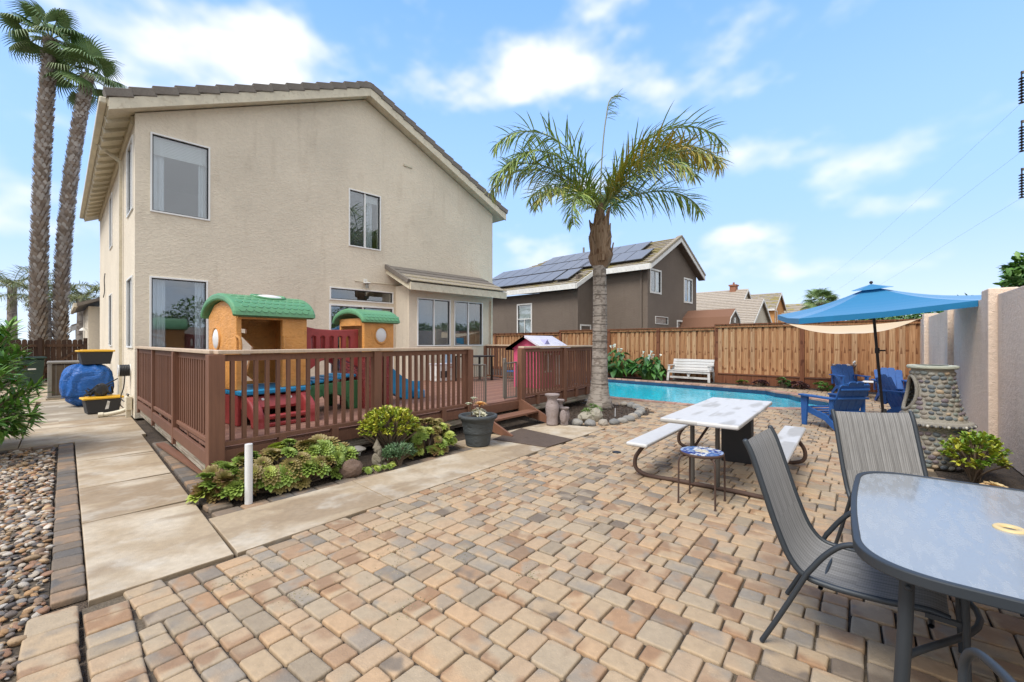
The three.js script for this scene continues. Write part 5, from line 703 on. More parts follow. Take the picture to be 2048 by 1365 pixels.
{ // pink play house behind the right-hand railing
  const h = thing('play_house', 'pink and white toy playhouse behind the deck railing', 'playhouse', [8.4, FLOOR, -7.15], 0.1), pk = Z0.pink;
  const W = 1.05, D = 0.8; for (const [z, o] of [[0, 1], [-D, 0]]) part('wall', ext(shapeOf([[0, 0], [W, 0], [W, 1.0], [0, 1.0]], o ? [rect(0.12, 0.42, 0.5, 0.86), rect(0.62, 0.04, 0.96, 0.84)] : [rect(0.3, 0.4, 0.8, 0.85)]), 0.05, 0.01).translate(0, 0, z - 0.05), pk, h);
  part('wall', rbox(0.05, 1.0, D, 0.012, 0.025, 0.5, -D / 2 - 0.02), pk, h); part('wall', rbox(0.05, 1.0, D, 0.012, W - 0.025, 0.5, -D / 2 - 0.02), pk, h); part('window_frame', ext(shapeOf(rect(0.1, 0.4, 0.52, 0.88), [rect(0.14, 0.44, 0.29, 0.84), rect(0.33, 0.44, 0.48, 0.84)]), 0.03).translate(0, 0, 0.0), Z0.whitePlastic, h); part('door', rbox(0.32, 0.78, 0.03, 0.01, 0.79, 0.43, 0.0), Z0.whitePlastic, h);
  for (const s of [0, 1]) { const g = ext(shapeOf([[0, 1.28], [0.6, 0.96], [0.6, 1.02], [0, 1.34]]), W + 0.24, 0.008).rotateY(-Math.PI / 2); if (s) g.scale(1, 1, -1); part('roof_panel', g.translate(W + 0.12, 0, -D / 2 - 0.02), Z0.lilac, h); }
  for (const x of [0.0, W - 0.02]) part('gable', ext(shapeOf([[-0.5, 1.0], [0.5, 1.0], [0, 1.29]]), 0.03).rotateY(Math.PI / 2).translate(x, 0, -D / 2 - 0.02), pk, h); part('dormer', ext(shapeOf([[-0.14, 1.1], [0.14, 1.1], [0, 1.24]]), 0.2).translate(0.3, 0, -0.2), M([0.35, 0.34, 0.6], 0.6), h);
}
{ // other things standing on the deck
  const k = thing('toy_kitchen', 'white toy kitchen standing by the bay window', 'toy kitchen', [8.0, FLOOR, -10.65], 0.05); part('cabinet', rbox(0.7, 0.5, 0.36, 0.03, 0, 0.26, 0), Z0.whitePlastic, k); part('oven_door', rbox(0.26, 0.2, 0.02, 0.008, -0.1, 0.22, 0.185), Z0.blackDull, k); part('splash_back', rbox(0.34, 0.34, 0.06, 0.02, 0.3, 0.66, -0.13), M([0.36, 0.48, 0.58], 0.5), k); part('worktop', rbox(0.74, 0.03, 0.4, 0.01, 0, 0.52, 0), Z0.lilac, k); part('knob', [cyl(0.02, 0.02, 0.02).rotateX(Math.PI / 2).translate(0.12, 0.42, 0.19), cyl(0.02, 0.02, 0.02).rotateX(Math.PI / 2).translate(0.2, 0.42, 0.19)], Z0.red, k);
  const t = thing('patio_table', 'dark outdoor table at the back of the deck', 'table', [8.75, FLOOR, -10.1]); part('table_top', rbox(1.1, 0.04, 0.7, 0.012, 0, 0.74, 0), Z0.poleDark, t); for (const x of [-0.48, 0.48]) for (const z of [-0.28, 0.28]) part('leg', box(0.05, 0.72, 0.05, x, 0.36, z), Z0.poleDark, t);
  const c = thing('cushion_box', 'wooden crate box under the far deck railing', 'crate', [9.55, FLOOR, -8.45]); for (let i = 0; i < 3; i++) part('slat', box(0.4, 0.06, 0.3, 0, 0.04 + i * 0.075, 0), Z0.fence[5], c); part('corner_post', [box(0.04, 0.23, 0.31, -0.17, 0.115, 0), box(0.04, 0.23, 0.31, 0.17, 0.115, 0)].map((g) => g.translate(0, 0, 0.0)), Z0.fence[1], c);
  const b = thing('blue_toy_chair', 'small blue plastic chair at the back of the deck', 'toy chair', [9.4, FLOOR, -9.2], 0.6); part('seat', rbox(0.36, 0.04, 0.36, 0.015, 0, 0.3, 0), Z0.adirondack, b); part('backrest', rbox(0.36, 0.36, 0.035, 0.015, 0, 0.5, -0.17), Z0.adirondack, b); for (const x of [-0.15, 0.15]) for (const z of [-0.15, 0.15]) part('leg', box(0.04, 0.3, 0.04, x, 0.15, z), Z0.adirondack, b);
  const hoop = thing('toy_hoop', 'blue toy basketball stand showing above the deck railing', 'toy hoop', [10.75, 0, -9.35]); part('pole', cyl(0.03, 0.025, 1.55, 0, 0, 0), Z0.blackDull, hoop); part('backboard', rbox(0.03, 0.3, 0.42, 0.01, 0, 1.6, 0), Z0.blueToy, hoop); part('base', rbox(0.5, 0.12, 0.5, 0.04, 0, 0.06, 0), Z0.blueToy, hoop); part('ring', new THREE.TorusGeometry(0.12, 0.012, 8, 20).rotateX(Math.PI / 2).translate(-0.14, 1.52, 0), Z0.whitePlastic, hoop);
}
// ---------------------------------------------------------------- things in the side yard
{
  const b = thing('wheeled_bin', 'dark green wheeled rubbish bin at the side fence', 'bin', [-0.72, 0, -23.6], 0.1); part('body', ext(shapeOf([[-0.27, 0], [0.27, 0], [0.34, 0.95], [-0.34, 0.95]]), 0.62, 0.03).translate(0, 0.02, -0.31), Z0.binGreen, b); part('lid', [rbox(0.78, 0.07, 0.78, 0.03, 0, 1.02, 0.02)], Z0.binGreen, b); part('bar_handle', tube([[-0.25, 0.98, -0.4], [0.25, 0.98, -0.4]], 0.018), Z0.blackDull, b); for (const x of [-0.27, 0.27]) part('wheel', cyl(0.1, 0.1, 0.05).rotateZ(Math.PI / 2).translate(x, 0.1, -0.3), Z0.black, b); part('sticker', box(0.2, 0.05, 0.004, 0.02, 0.62, 0.345), Z0.whitePlastic, b);
  const a = thing('air_conditioner', 'weathered grey air conditioning unit with dented brown fins', 'air conditioner', [0.28, 0, -17.9], 0.0); part('pad', box(1.05, 0.05, 0.95, 0, 0.03, 0), Z0.concreteDark, a); for (const x of [-0.45, 0.45]) for (const z of [-0.4, 0.4]) part('corner_post', rbox(0.09, 0.92, 0.09, 0.02, x, 0.54, z), Z0.acGrey, a); part('fin_core', box(0.86, 0.86, 0.76, 0, 0.52, 0), Z0.fin, a); part('top_cover', rbox(1.02, 0.06, 0.92, 0.02, 0, 1.02, 0), Z0.acGrey, a); part('base_tray', rbox(1.0, 0.05, 0.9, 0.012, 0, 0.085, 0), Z0.acGrey, a); for (let i = 0; i < 5; i++) part('grille_wire', box(0.012, 0.86, 0.012, -0.33 + i * 0.165, 0.54, 0.405), Z0.acGrey, a);
  // bundle under a blue sheet
  const t = thing('tarp_bundle', 'bulky bundle wrapped in a shiny blue tarpaulin', 'tarpaulin bundle', [0.5, 0, -15.3]); const g = new THREE.SphereGeometry(1, 64, 44), p = g.attributes.position; for (let i = 0; i < p.count; i++) { const x = p.getX(i), y = p.getY(i), z = p.getZ(i), sq = (v, e) => Math.sign(v) * Math.pow(Math.abs(v), e), a = Math.atan2(z, x); const fold = 0.045 * Math.sin(a * 11 + y * 5 + 2 * fbm3(x * 2, y * 2, z * 2, 44, 2) * 4) + 0.08 * (fbm3(x * 3 + 4, y * 3, z * 3, 45, 3) - 0.5); const pinch = y < -0.35 ? 0.86 + 0.05 * Math.cos((y + 0.6) * 9) : 1; const k = (1 + fold) * pinch; p.setXYZ(i, sq(x, 0.62) * 0.47 * k, 0.53 + sq(y, 0.72) * 0.52 * (1 + 0.4 * (fold - 0.0)), sq(z, 0.62) * 0.46 * k); } g.computeVertexNormals(); { const q = g.attributes.uv; for (let i = 0; i < q.count; i++) q.setXY(i, q.getX(i) * 3, q.getY(i) * 1.5); } part('sheet', g, Z0.tarp, t); part('tie_cord', tube(Array.from({ length: 20 }, (_, i) => [0.455 * Math.cos(i / 20 * 6.283), 0.24 + 0.02 * Math.sin(i), 0.44 * Math.sin(i / 20 * 6.283)]), 0.012, 6, 60, true), Z0.tarp, t);
  const tub = (name, label, pos, turn) => { const o = thing(name, label, 'storage tub', pos, turn, 'yellow lidded storage tubs'); o.scale.setScalar(0.86); part('body', ext(shapeOf([[-0.3, 0], [0.3, 0], [0.36, 0.36], [-0.36, 0.36]]), 0.4, 0.02).translate(0, 0.012, -0.2), Z0.blackDull, o); part('lid', [rbox(0.8, 0.05, 0.5, 0.018, 0, 0.395, 0), rbox(0.6, 0.02, 0.36, 0.008, 0, 0.425, 0)], Z0.lidYellow, o); return o; };
  tub('storage_tub', 'black storage tub with yellow lid on top of blue bundle', [0.64, 1.03, -15.2], 0.1); const lo = tub('storage_tub', 'black storage tub with yellow lid on the path, tools on it', [0.68, 0.004, -13.55], 0.12); part('torn_label', ext(shapeOf([[0, 0], [0.07, 0.01], [0.1, 0.2], [0.05, 0.22]]), 0.004).translate(0.02, 0.1, 0.22), Z0.whitePlastic, lo);
  const bag = thing('tool_heap', 'heap of black tools lying on lower storage tub lid', 'tools', [0.66, 0.382, -13.55], 0.12), l = []; l.push(stoneGeo(71, 0.13, 0.16, 0.11, 0.4).translate(0.0, 0.12, 0.02)); for (let i = 0; i < 14; i++) l.push(bar([rr(-0.3, 0.3), rr(0.01, 0.05), rr(-0.15, 0.15)], [rr(-0.3, 0.3), rr(0.02, 0.4), rr(-0.12, 0.12)], 0.03, 0.02)); part('tools', l, Z0.black, bag);
  const hose = thing('hose_reel', 'white hose reel with black hose on the house wall', 'hose reel', [1.06, 0.24, -12.75]); hose.scale.setScalar(0.75); part('reel_plate', [cyl(0.17, 0.17, 0.03, 0, 0, 0).rotateZ(Math.PI / 2).translate(-0.2, 0.98, 0), cyl(0.17, 0.17, 0.03).rotateZ(Math.PI / 2).translate(0.06, 0.98, 0)], Z0.whitePlastic, hose); part('coiled_hose', Array.from({ length: 6 }, (_, i) => new THREE.TorusGeometry(0.15, 0.022, 8, 26).rotateY(Math.PI / 2).translate(-0.17 + i * 0.036, 0.98, 0)), Z0.black, hose); part('loose_hose', [tube([[-0.08, 0.85, 0.1], [-0.1, 0.5, 0.05], [-0.16, 0.2, 0.02], [-0.1, 0.1, 0.2], [0.02, 0.08, 0.3]], 0.014)], Z0.black, hose);
  const pipe = thing('drain_pipe', 'short beige drain elbow lying on the path at the wall', 'drain pipe', [0.72, 0, -12.7]); part('pipe', [tube([[0.34, 0.16, 0.1], [0.22, 0.1, 0.05], [0.0, 0.055, 0.0], [-0.14, 0.05, -0.02]], 0.045, 12)], Z0.trim, pipe); part('collar', [tube([[-0.06, 0.053, -0.01], [-0.14, 0.052, -0.02]], 0.054, 12)], Z0.trim, pipe);
  const mt = thing('utility_box', 'beige box and stub pipe on the foot of the house corner', 'utility box', [1.03, 0, -12.35]); part('box', rbox(0.1, 0.28, 0.3, 0.012, 0, 0.3, 0), Z0.trim, mt); part('stub_pipe', tube([[0, 0.44, 0], [-0.03, 0.5, 0.1], [-0.02, 0.5, 0.3]], 0.014), Z0.steel, mt); part('foot', box(0.08, 0.17, 0.1, 0, 0.085, 0), Z0.trim, mt);
}
// ---------------------------------------------------------------- small things in front of the deck
solo('white_pipe', [lathe([[0.001, 0], [0.035, 0], [0.035, 0.585], [0.032, 0.59], [0.001, 0.59]], 20).translate(1.31, 0, -4.9)], Z0.whitePlastic, 'white plastic pipe standing upright at the edge of the bed', 'pipe');
solo('door_mat', slabGeo([[4.93, -5.22], [5.92, -5.5], [5.82, -4.27], [5.12, -4.24]].map((q) => q), 0.016, 0.014, 0.003), M([0.10, 0.07, 0.052], 0.98, { map: T.plain, bumpMap: T.speck, bumpScale: 0.006 }), 'brown rubber mat on the concrete below the deck steps', 'mat');
solo('floor_drain', [lathe([[0.001, 0.006], [0.04, 0.006], [0.055, 0.008], [0.062, 0.004], [0.062, -0.01]], 20).translate(5.63, 0, -3.35)], Z0.black, 'small black round drain cover set in the pavers', 'drain');
{
  const p = thing('flower_pot', 'large dark grey urn pot with a flowering succulent', 'pot', [4.52, 0, -5.12]);
  part('pot_body', lathe([[0.001, 0.01], [0.17, 0.005], [0.185, 0.02], [0.2, 0.13], [0.215, 0.2], [0.225, 0.205], [0.225, 0.225], [0.235, 0.3], [0.25, 0.37], [0.265, 0.4], [0.3, 0.43], [0.305, 0.455], [0.295, 0.475], [0.26, 0.48], [0.25, 0.45], [0.24, 0.42], [0.001, 0.42]], 48), Z0.pot, p); part('potting_soil', lathe([[0.001, 0.435], [0.24, 0.432]], 24), Z0.soil, p);
  part('plant_tag', box(0.03, 0.14, 0.004, -0.2, 0.49, 0.08).rotateY(0.6), Z0.whitePlastic, p);
}
{
  const s = thing('owl_fountain', 'grey stone fountain shaped as three owl vases', 'statue', [6.7, 0, -5.3], 0.3); const vase = (h, r, x, z) => { const v = part('vase', lathe([[0.001, 0], [r * 0.85, 0], [r * 0.9, h * 0.06], [r * 0.85, h * 0.25], [r * 1.05, h * 0.5], [r, h * 0.66], [r * 0.72, h * 0.8], [r * 0.8, h * 0.88], [r * 1.15, h * 0.96], [r * 1.1, h], [r * 0.7, h * 0.96], [r * 0.5, h * 0.8], [0.001, h * 0.78]], 28).translate(x, 0, z), Z0.statue, s); return v; };
  vase(0.6, 0.125, -0.1, -0.05); vase(0.47, 0.1, 0.12, 0.0); vase(0.34, 0.085, 0.02, 0.15); part('owl_beak', [new THREE.ConeGeometry(0.025, 0.06, 8).rotateX(2.6).translate(0.13, 0.41, 0.1), new THREE.ConeGeometry(0.02, 0.05, 8).rotateX(2.6).translate(0.03, 0.3, 0.23)], M([0.12, 0.1, 0.095], 0.8), s); part('owl_eye', [[0.1, 0.44, 0.09], [0.165, 0.44, 0.08], [0.0, 0.32, 0.215], [0.055, 0.32, 0.215]].map((q) => new THREE.SphereGeometry(0.02, 10, 8).translate(...q)), Z0.statue, s); part('wing', [new THREE.SphereGeometry(0.1, 14, 10).scale(0.35, 1.3, 0.7).translate(-0.07, 0.18, 0.16), new THREE.SphereGeometry(0.1, 14, 10).scale(0.35, 1.3, 0.7).translate(0.11, 0.17, 0.16)], Z0.statue, s);
}
{
  const l = thing('solar_light', 'small metal mushroom solar light in planting bed', 'garden light', [2.62, 0, -5.25]); part('stake', cyl(0.012, 0.012, 0.2, 0, -0.03, 0, 8), Z0.steel, l); part('lens', cyl(0.035, 0.05, 0.07, 0, 0.17, 0), M([0.4, 0.42, 0.42], 0.2), l); part('hood', lathe([[0.001, 0.29], [0.04, 0.285], [0.1, 0.255], [0.105, 0.24], [0.05, 0.24]]), Z0.acGrey, l);
  const g = thing('garden_gnome', 'little weathered stone gnome seated in the planting bed', 'statue', [2.82, 0, -5.12], 0.3); part('gnome_body', [stoneGeo(51, 0.075, 0.1, 0.07, 0.2).translate(0, 0.1, 0), new THREE.SphereGeometry(0.052, 14, 10).translate(0, 0.235, 0.01), new THREE.ConeGeometry(0.055, 0.12, 14).translate(0, 0.315, -0.005), new THREE.SphereGeometry(0.045, 12, 8).scale(0.9, 1.2, 0.6).translate(0, 0.19, 0.045), stoneGeo(52, 0.035, 0.035, 0.07, 0.2).translate(-0.05, 0.035, 0.06), stoneGeo(53, 0.035, 0.035, 0.07, 0.2).translate(0.05, 0.035, 0.06), bar([-0.07, 0.17, 0.01], [-0.03, 0.1, 0.08], 0.035, 0.035), bar([0.07, 0.17, 0.01], [0.03, 0.1, 0.08], 0.035, 0.035), cyl(0.09, 0.085, 0.03, 0, -0.02, 0.02)], M([0.27, 0.235, 0.175], 0.9, { map: T.plain, bumpMap: T.speck, bumpScale: 0.01 }), g);
}
solo('garden_rock', tint(stoneGeo(61, 0.13, 0.12, 0.1, 0.5).translate(2.42, 0.07, -5.02), [0.16, 0.105, 0.075]), Z0.rock, 'lumpy reddish brown rock beside the green succulents', 'rock');
{ // stones edging the palm bed
  const cols = [[0.42, 0.4, 0.36], [0.34, 0.33, 0.31], [0.5, 0.44, 0.36], [0.28, 0.28, 0.27]], c = new THREE.CatmullRomCurve3([[6.95, -5.15], [7.02, -4.9], [7.2, -4.68], [7.6, -4.52], [8.1, -4.52], [8.7, -4.66], [9.3, -4.9], [9.75, -5.3], [9.95, -5.8]].map((q) => new THREE.Vector3(q[0], 0, q[1])));
  const where = ['at the statue end of the palm bed edge', 'second from the statue along the palm bed edge', 'third from the statue along the palm bed edge', 'fourth from the statue along the palm bed edge', 'fifth from the statue along the palm bed edge', 'sixth from the statue along the palm bed edge', 'seventh from the statue along the palm bed edge', 'eighth from the statue along the palm bed edge', 'ninth from the statue along the palm bed edge', 'tenth from the statue along the palm bed edge', 'eleventh from the statue along the palm bed edge', 'twelfth from the statue along the palm bed edge', 'thirteenth from the statue along the palm bed edge', 'fourteenth from the statue along the palm bed edge', 'last of the palm bed edge, nearest the pool'];
  for (let i = 0; i < 15; i++) { const v = c.getPointAt((i + 0.5) / 15), o = solo('edging_stone', tint(stoneGeo(300 + i, rr(0.1, 0.135), rr(0.06, 0.09), rr(0.08, 0.11), 0.2), sc3(cols[i % 4], 0.72)), Z0.rock, 'rounded river stone ' + where[i], 'stone', 'stones edging the palm bed'); o.position.set(v.x, 0.035, v.z); o.rotation.y = R() * 3; }
  solo('planter_rock', tint(stoneGeo(77, 0.3, 0.2, 0.2, 0.55, 3).translate(7.55, 0.08, -5.05), [0.33, 0.3, 0.235]), Z0.rock, 'rough pitted rock holding a spiky plant under the palm', 'rock');
  solo('plant_label', box(0.03, 0.18, 0.006, 8.35, 0.08, -5.0), Z0.whitePlastic, 'white plastic plant label stuck in the palm bed', 'plant label');
}

// ---------------------------------------------------------------- plants
// one flat leaf along +z, folded a little along its midrib; w: half width profile
function leafGeo(len, wid, droop = 0.2, fold = 0.15, tipPow = 1) { const n = 4, P = [], I = []; for (let i = 0; i <= n; i++) { const t = i / n, w = wid * Math.pow(Math.sin(Math.PI * Math.pow(t * 0.94 + 0.05, tipPow)), tipPow > 1.5 ? 0.6 : 0.8), y = -droop * t * t * len; P.push(-w, y + fold * w, t * len, 0, y, t * len, w, y + fold * w, t * len); } for (let i = 0; i < n; i++) { const a = i * 3; I.push(a, a + 3, a + 1, a + 1, a + 3, a + 4, a + 1, a + 4, a + 2, a + 2, a + 4, a + 5); } const g = new THREE.BufferGeometry(); g.setAttribute('position', new THREE.Float32BufferAttribute(P, 3)); g.setIndex(I); g.computeVertexNormals(); return g.toNonIndexed(); }
class Soup { constructor() { this.p = []; this.n = []; this.c = []; } add(g, m, col) { const P = g.attributes.position, N = g.attributes.normal, v = new THREE.Vector3(), nm = new THREE.Matrix3().getNormalMatrix(m); for (let i = 0; i < P.count; i++) { v.fromBufferAttribute(P, i).applyMatrix4(m); this.p.push(v.x, v.y, v.z); v.fromBufferAttribute(N, i).applyMatrix3(nm).normalize(); this.n.push(v.x, v.y, v.z); this.c.push(col[0], col[1], col[2]); } } geo() { const g = new THREE.BufferGeometry(); g.setAttribute('position', new THREE.Float32BufferAttribute(this.p, 3)); g.setAttribute('normal', new THREE.Float32BufferAttribute(this.n, 3)); g.setAttribute('color', new THREE.Float32BufferAttribute(this.c, 3)); g.setAttribute('uv', new THREE.Float32BufferAttribute(new Float32Array(this.p.length / 3 * 2), 2)); return g; } }
const lookZ = (p, dir, roll, s) => { const q = new THREE.Quaternion().setFromUnitVectors(new THREE.Vector3(0, 0, 1), dir.clone().normalize()); const r = new THREE.Quaternion().setFromAxisAngle(new THREE.Vector3(0, 0, 1), roll); return new THREE.Matrix4().compose(p, q.multiply(r), new THREE.Vector3(s, s, s)); };
// as lookZ, but the leaf keeps its upper side up
const layZ = (p, dir, roll, s) => { const d = dir.clone().normalize(), yaw = Math.atan2(d.x, d.z), pit = -Math.asin(clamp(d.y, -1, 1)); return new THREE.Matrix4().compose(p, new THREE.Quaternion().setFromEuler(new THREE.Euler(pit, yaw, roll, 'YXZ')), new THREE.Vector3(s, s, s)); };
const v3 = (x, y, z) => new THREE.Vector3(x, y, z);
function rosetteGeo(n, len, wid, cols, tip) { const s = new Soup(); for (let i = 0; i < n; i++) { const t = i / n, a = i * 2.39996, el = mix(0.12, 1.25, t), L = len * mix(1, 0.4, t), g = leafGeo(L, wid * mix(1, 0.55, t), 0.15, 0.35, 1.7); const c = lerp3(cols[0], cols[1], t * 0.8 + 0.2 * R()); const k = s.c.length; s.add(g, layZ(v3(0, 0, 0), v3(Math.cos(a) * Math.cos(el), Math.sin(el), Math.sin(a) * Math.cos(el)), 0, 1), c); if (tip) for (let q = k; q < s.c.length; q += 3) { const px = s.p[q], py = s.p[q + 1], pz = s.p[q + 2], r = Math.hypot(px, py, pz) / L; if (r > 0.72) { s.c[q] = tip[0]; s.c[q + 1] = tip[1]; s.c[q + 2] = tip[2]; } } } return s.geo(); }
function aeonium(name, label, n, c, rad, hgt, rs, kinds, group) { // clump of leaf rosettes on stems
  const t = thing(name, label, 'succulent', [c[0], 0, c[1]], 0, group), stems = [];
  for (let i = 0; i < n; i++) { const low = i % 5 < 2 && hgt > 0.2, a = low ? rr(-0.2, 3.34) : R() * 6.283, q = low ? rr(0.88, 1.05) : Math.sqrt(R()) * 0.95, x = q * Math.cos(a) * rad[0], z = q * Math.sin(a) * rad[1], y = low ? hgt * rr(0.12, 0.6) : hgt * Math.sqrt(Math.max(0.03, 1 - q * q * 0.8)) * rr(0.8, 1.05), o = part('rosette', pick(kinds), Z0.leaf, t); o.position.set(x, y, z); o.rotation.set(z / rad[1] * 0.55 + rr(-0.2, 0.2) + 0.1, R() * 6, -x / rad[0] * 0.5 + rr(-0.2, 0.2)); o.scale.setScalar(rs * rr(0.75, 1.25)); stems.push(bar([x * 0.4, -0.02, z * 0.4], [x, y, z], 0.014, 0.014)); }
  part('stems', stems, Z0.stem, t); return t;
}
{
  const G = [[0.18, 0.27, 0.04], [0.3, 0.39, 0.07]], red = [[0.17, 0.085, 0.035], [0.28, 0.28, 0.06]], yel = [[0.33, 0.40, 0.055], [0.45, 0.5, 0.11]];
  const kinds = [rosetteGeo(64, 0.115, 0.025, G), rosetteGeo(64, 0.12, 0.025, [[0.19, 0.27, 0.045], [0.33, 0.42, 0.08]], [0.26, 0.2, 0.06]), rosetteGeo(60, 0.105, 0.024, red), rosetteGeo(60, 0.105, 0.025, yel), rosetteGeo(64, 0.12, 0.026, G)];
  aeonium('aeonium', 'broad clump of green and bronze leaf rosettes beside white pipe', 120, [1.78, -5.28], [0.76, 0.3], 0.43, 1.05, [0, 1, 4, 3, 1, 2, 0, 2].map((k) => kinds[k]));
  aeonium('aeonium', 'reddish green rosette clump between yellow shrub and flower pot', 60, [3.74, -5.34], [0.4, 0.27], 0.44, 0.85, [2, 2, 1, 3, 0].map((k) => kinds[k]));
  aeonium('aeonium', 'low yellow green succulents in front of the stone gnome', 16, [2.78, -4.98], [0.25, 0.07], 0.07, 0.42, [3, 3, 0].map((k) => kinds[k]));
  const pot = aeonium('potted_succulent', 'pale rosette succulent with orange flower head in the urn pot', 7, [4.52, -5.12], [0.13, 0.13], 0.1, 0.7, [rosetteGeo(26, 0.12, 0.028, [[0.55, 0.52, 0.36], [0.62, 0.6, 0.45]])]); pot.position.y = 0.43; const fl = part('flower_head', rosetteGeo(60, 0.13, 0.012, [[0.72, 0.36, 0.1], [0.75, 0.5, 0.2]]), Z0.leaf, pot); fl.position.set(0.03, 0.19, 0.02); part('flower_stem', [tube([[0, 0, 0], [0.03, 0.19, 0.02]], 0.01), tube([[-0.1, 0, -0.02], [-0.15, 0.2, 0], [-0.12, 0.3, 0.04]], 0.008)], Z0.stem, pot); const f2 = part('rosette', rosetteGeo(14, 0.07, 0.025, [[0.5, 0.52, 0.38], [0.6, 0.6, 0.45]]), Z0.leaf, pot); f2.position.set(-0.12, 0.3, 0.04); const f3 = part('rosette', f2.geometry, Z0.leaf, pot); f3.position.set(-0.19, 0.22, 0); 
  aeonium('fence_plant', 'small light green cushion plant left along the fence foot', 14, [17.75, -5.25], [0.2, 0.2], 0.16, 0.7, [kinds[0]]); aeonium('fence_plant', 'purple leaved cushion plant beside a post at the fence', 18, [17.75, -4.65], [0.26, 0.24], 0.2, 0.8, [rosetteGeo(26, 0.11, 0.03, [[0.1, 0.035, 0.05], [0.14, 0.075, 0.07]])]); aeonium('fence_plant', 'dark green mound plant in the middle of the fence foot', 20, [17.72, -3.95], [0.26, 0.24], 0.3, 0.8, [rosetteGeo(26, 0.12, 0.028, [[0.05, 0.13, 0.025], [0.09, 0.2, 0.04]])]); aeonium('fence_plant', 'large purple leaved mound plant right of the dark green one', 24, [17.65, -3.45], [0.32, 0.28], 0.24, 0.9, [rosetteGeo(26, 0.11, 0.03, [[0.11, 0.04, 0.05], [0.15, 0.085, 0.075]])]); aeonium('fence_plant', 'bright green round cushion plant nearest the blue chairs', 26, [17.45, -2.75], [0.3, 0.28], 0.26, 0.7, [rosetteGeo(26, 0.11, 0.025, [[0.1, 0.26, 0.035], [0.17, 0.36, 0.06]])]);
  aeonium('rock_plant', 'spiky green plant growing from rock under the palm', 16, [7.58, -5.08], [0.16, 0.12], 0.3, 1.0, [rosetteGeo(24, 0.15, 0.012, [[0.1, 0.22, 0.04], [0.2, 0.34, 0.07]])]);
  aeonium('red_rosettes', 'dark red rosette succulents at right edge beyond the glass table', 8, [6.35, 0.75], [0.28, 0.16], 0.12, 1.0, [rosetteGeo(28, 0.11, 0.034, [[0.13, 0.035, 0.04], [0.2, 0.06, 0.06]])]); aeonium('peach_rosettes', 'pale peach rosette succulents beyond the glass table', 6, [6.7, 0.42], [0.22, 0.12], 0.1, 1.0, [rosetteGeo(28, 0.11, 0.034, [[0.6, 0.4, 0.2], [0.62, 0.5, 0.24]])]);
}
// bushy shrub: forked stems that end in tufts of small leaves
function shrub(name, label, pos, rad, tufts, leafN, L, W, cols, stemR, lift, o = {}) {
  const t = thing(name, label, 'shrub', pos, 0, o.group), s = new Soup(), stems = [], g = leafGeo(L, W, 0.1, 0.2, o.tip || 1.3);
  for (let i = 0; i < tufts; i++) { const a = R() * 6.283, el = Math.asin(rr(o.low ?? -0.1, 1)), q = rr(0.72, 1), c = v3(Math.cos(a) * Math.cos(el) * rad[0] * q, lift + Math.sin(el) * rad[1] * q, Math.sin(a) * Math.cos(el) * rad[2] * q); const out = v3(c.x, (c.y - lift) * 1.2 + rad[1] * 0.5, c.z).normalize(), base = pick(cols);
    for (let k = 0; k < leafN; k++) { const d = out.clone().multiplyScalar(o.up ?? 0.9).add(v3(rr(-1, 1), rr(-0.6, 1), rr(-1, 1))).normalize(), p = c.clone().addScaledVector(out, -rr(0, L * 1.6)); s.add(g, layZ(p, d, rr(-0.5, 0.5), rr(0.7, 1.2)), sc3(lerp3(base, pick(cols), 0.3), rr(0.75, 1.2))); }
    if (i % 3 === 0) stems.push(tube([[rr(-0.03, 0.03), -0.03, rr(-0.03, 0.03)], [c.x * 0.35 + rr(-0.03, 0.03), mix(0, c.y, 0.5), c.z * 0.35], [c.x * 0.95, c.y * 0.96, c.z * 0.95]], stemR, 5, 6)); }
  part('crown', s.geo(), Z0.leaf, t); part('stems', stems, Z0.stem, t); return t;
}
shrub('jade_shrub', 'rounded yellow green shrub on woody stems before the deck', [3.1, 0, -5.3], [0.42, 0.28, 0.33], 380, 12, 0.042, 0.013, [[0.34, 0.40, 0.03], [0.46, 0.50, 0.04], [0.22, 0.33, 0.03], [0.5, 0.46, 0.06]], 0.012, 0.46, { low: -0.25 });
shrub('grey_shrub', 'small grey green shrub at the front of the planting bed', [3.06, 0, -5.02], [0.25, 0.14, 0.14], 130, 11, 0.05, 0.009, [[0.16, 0.27, 0.14], [0.22, 0.35, 0.18], [0.12, 0.22, 0.09]], 0.006, 0.15);
shrub('jade_plant', 'yellow green jade plant with bare branches beside the pebble chimney', [7.35, 0, 0.3], [0.62, 0.3, 0.3], 120, 13, 0.055, 0.017, [[0.36, 0.40, 0.03], [0.5, 0.47, 0.05], [0.16, 0.30, 0.03], [0.24, 0.36, 0.03]], 0.011, 0.26, { low: 0.0 });
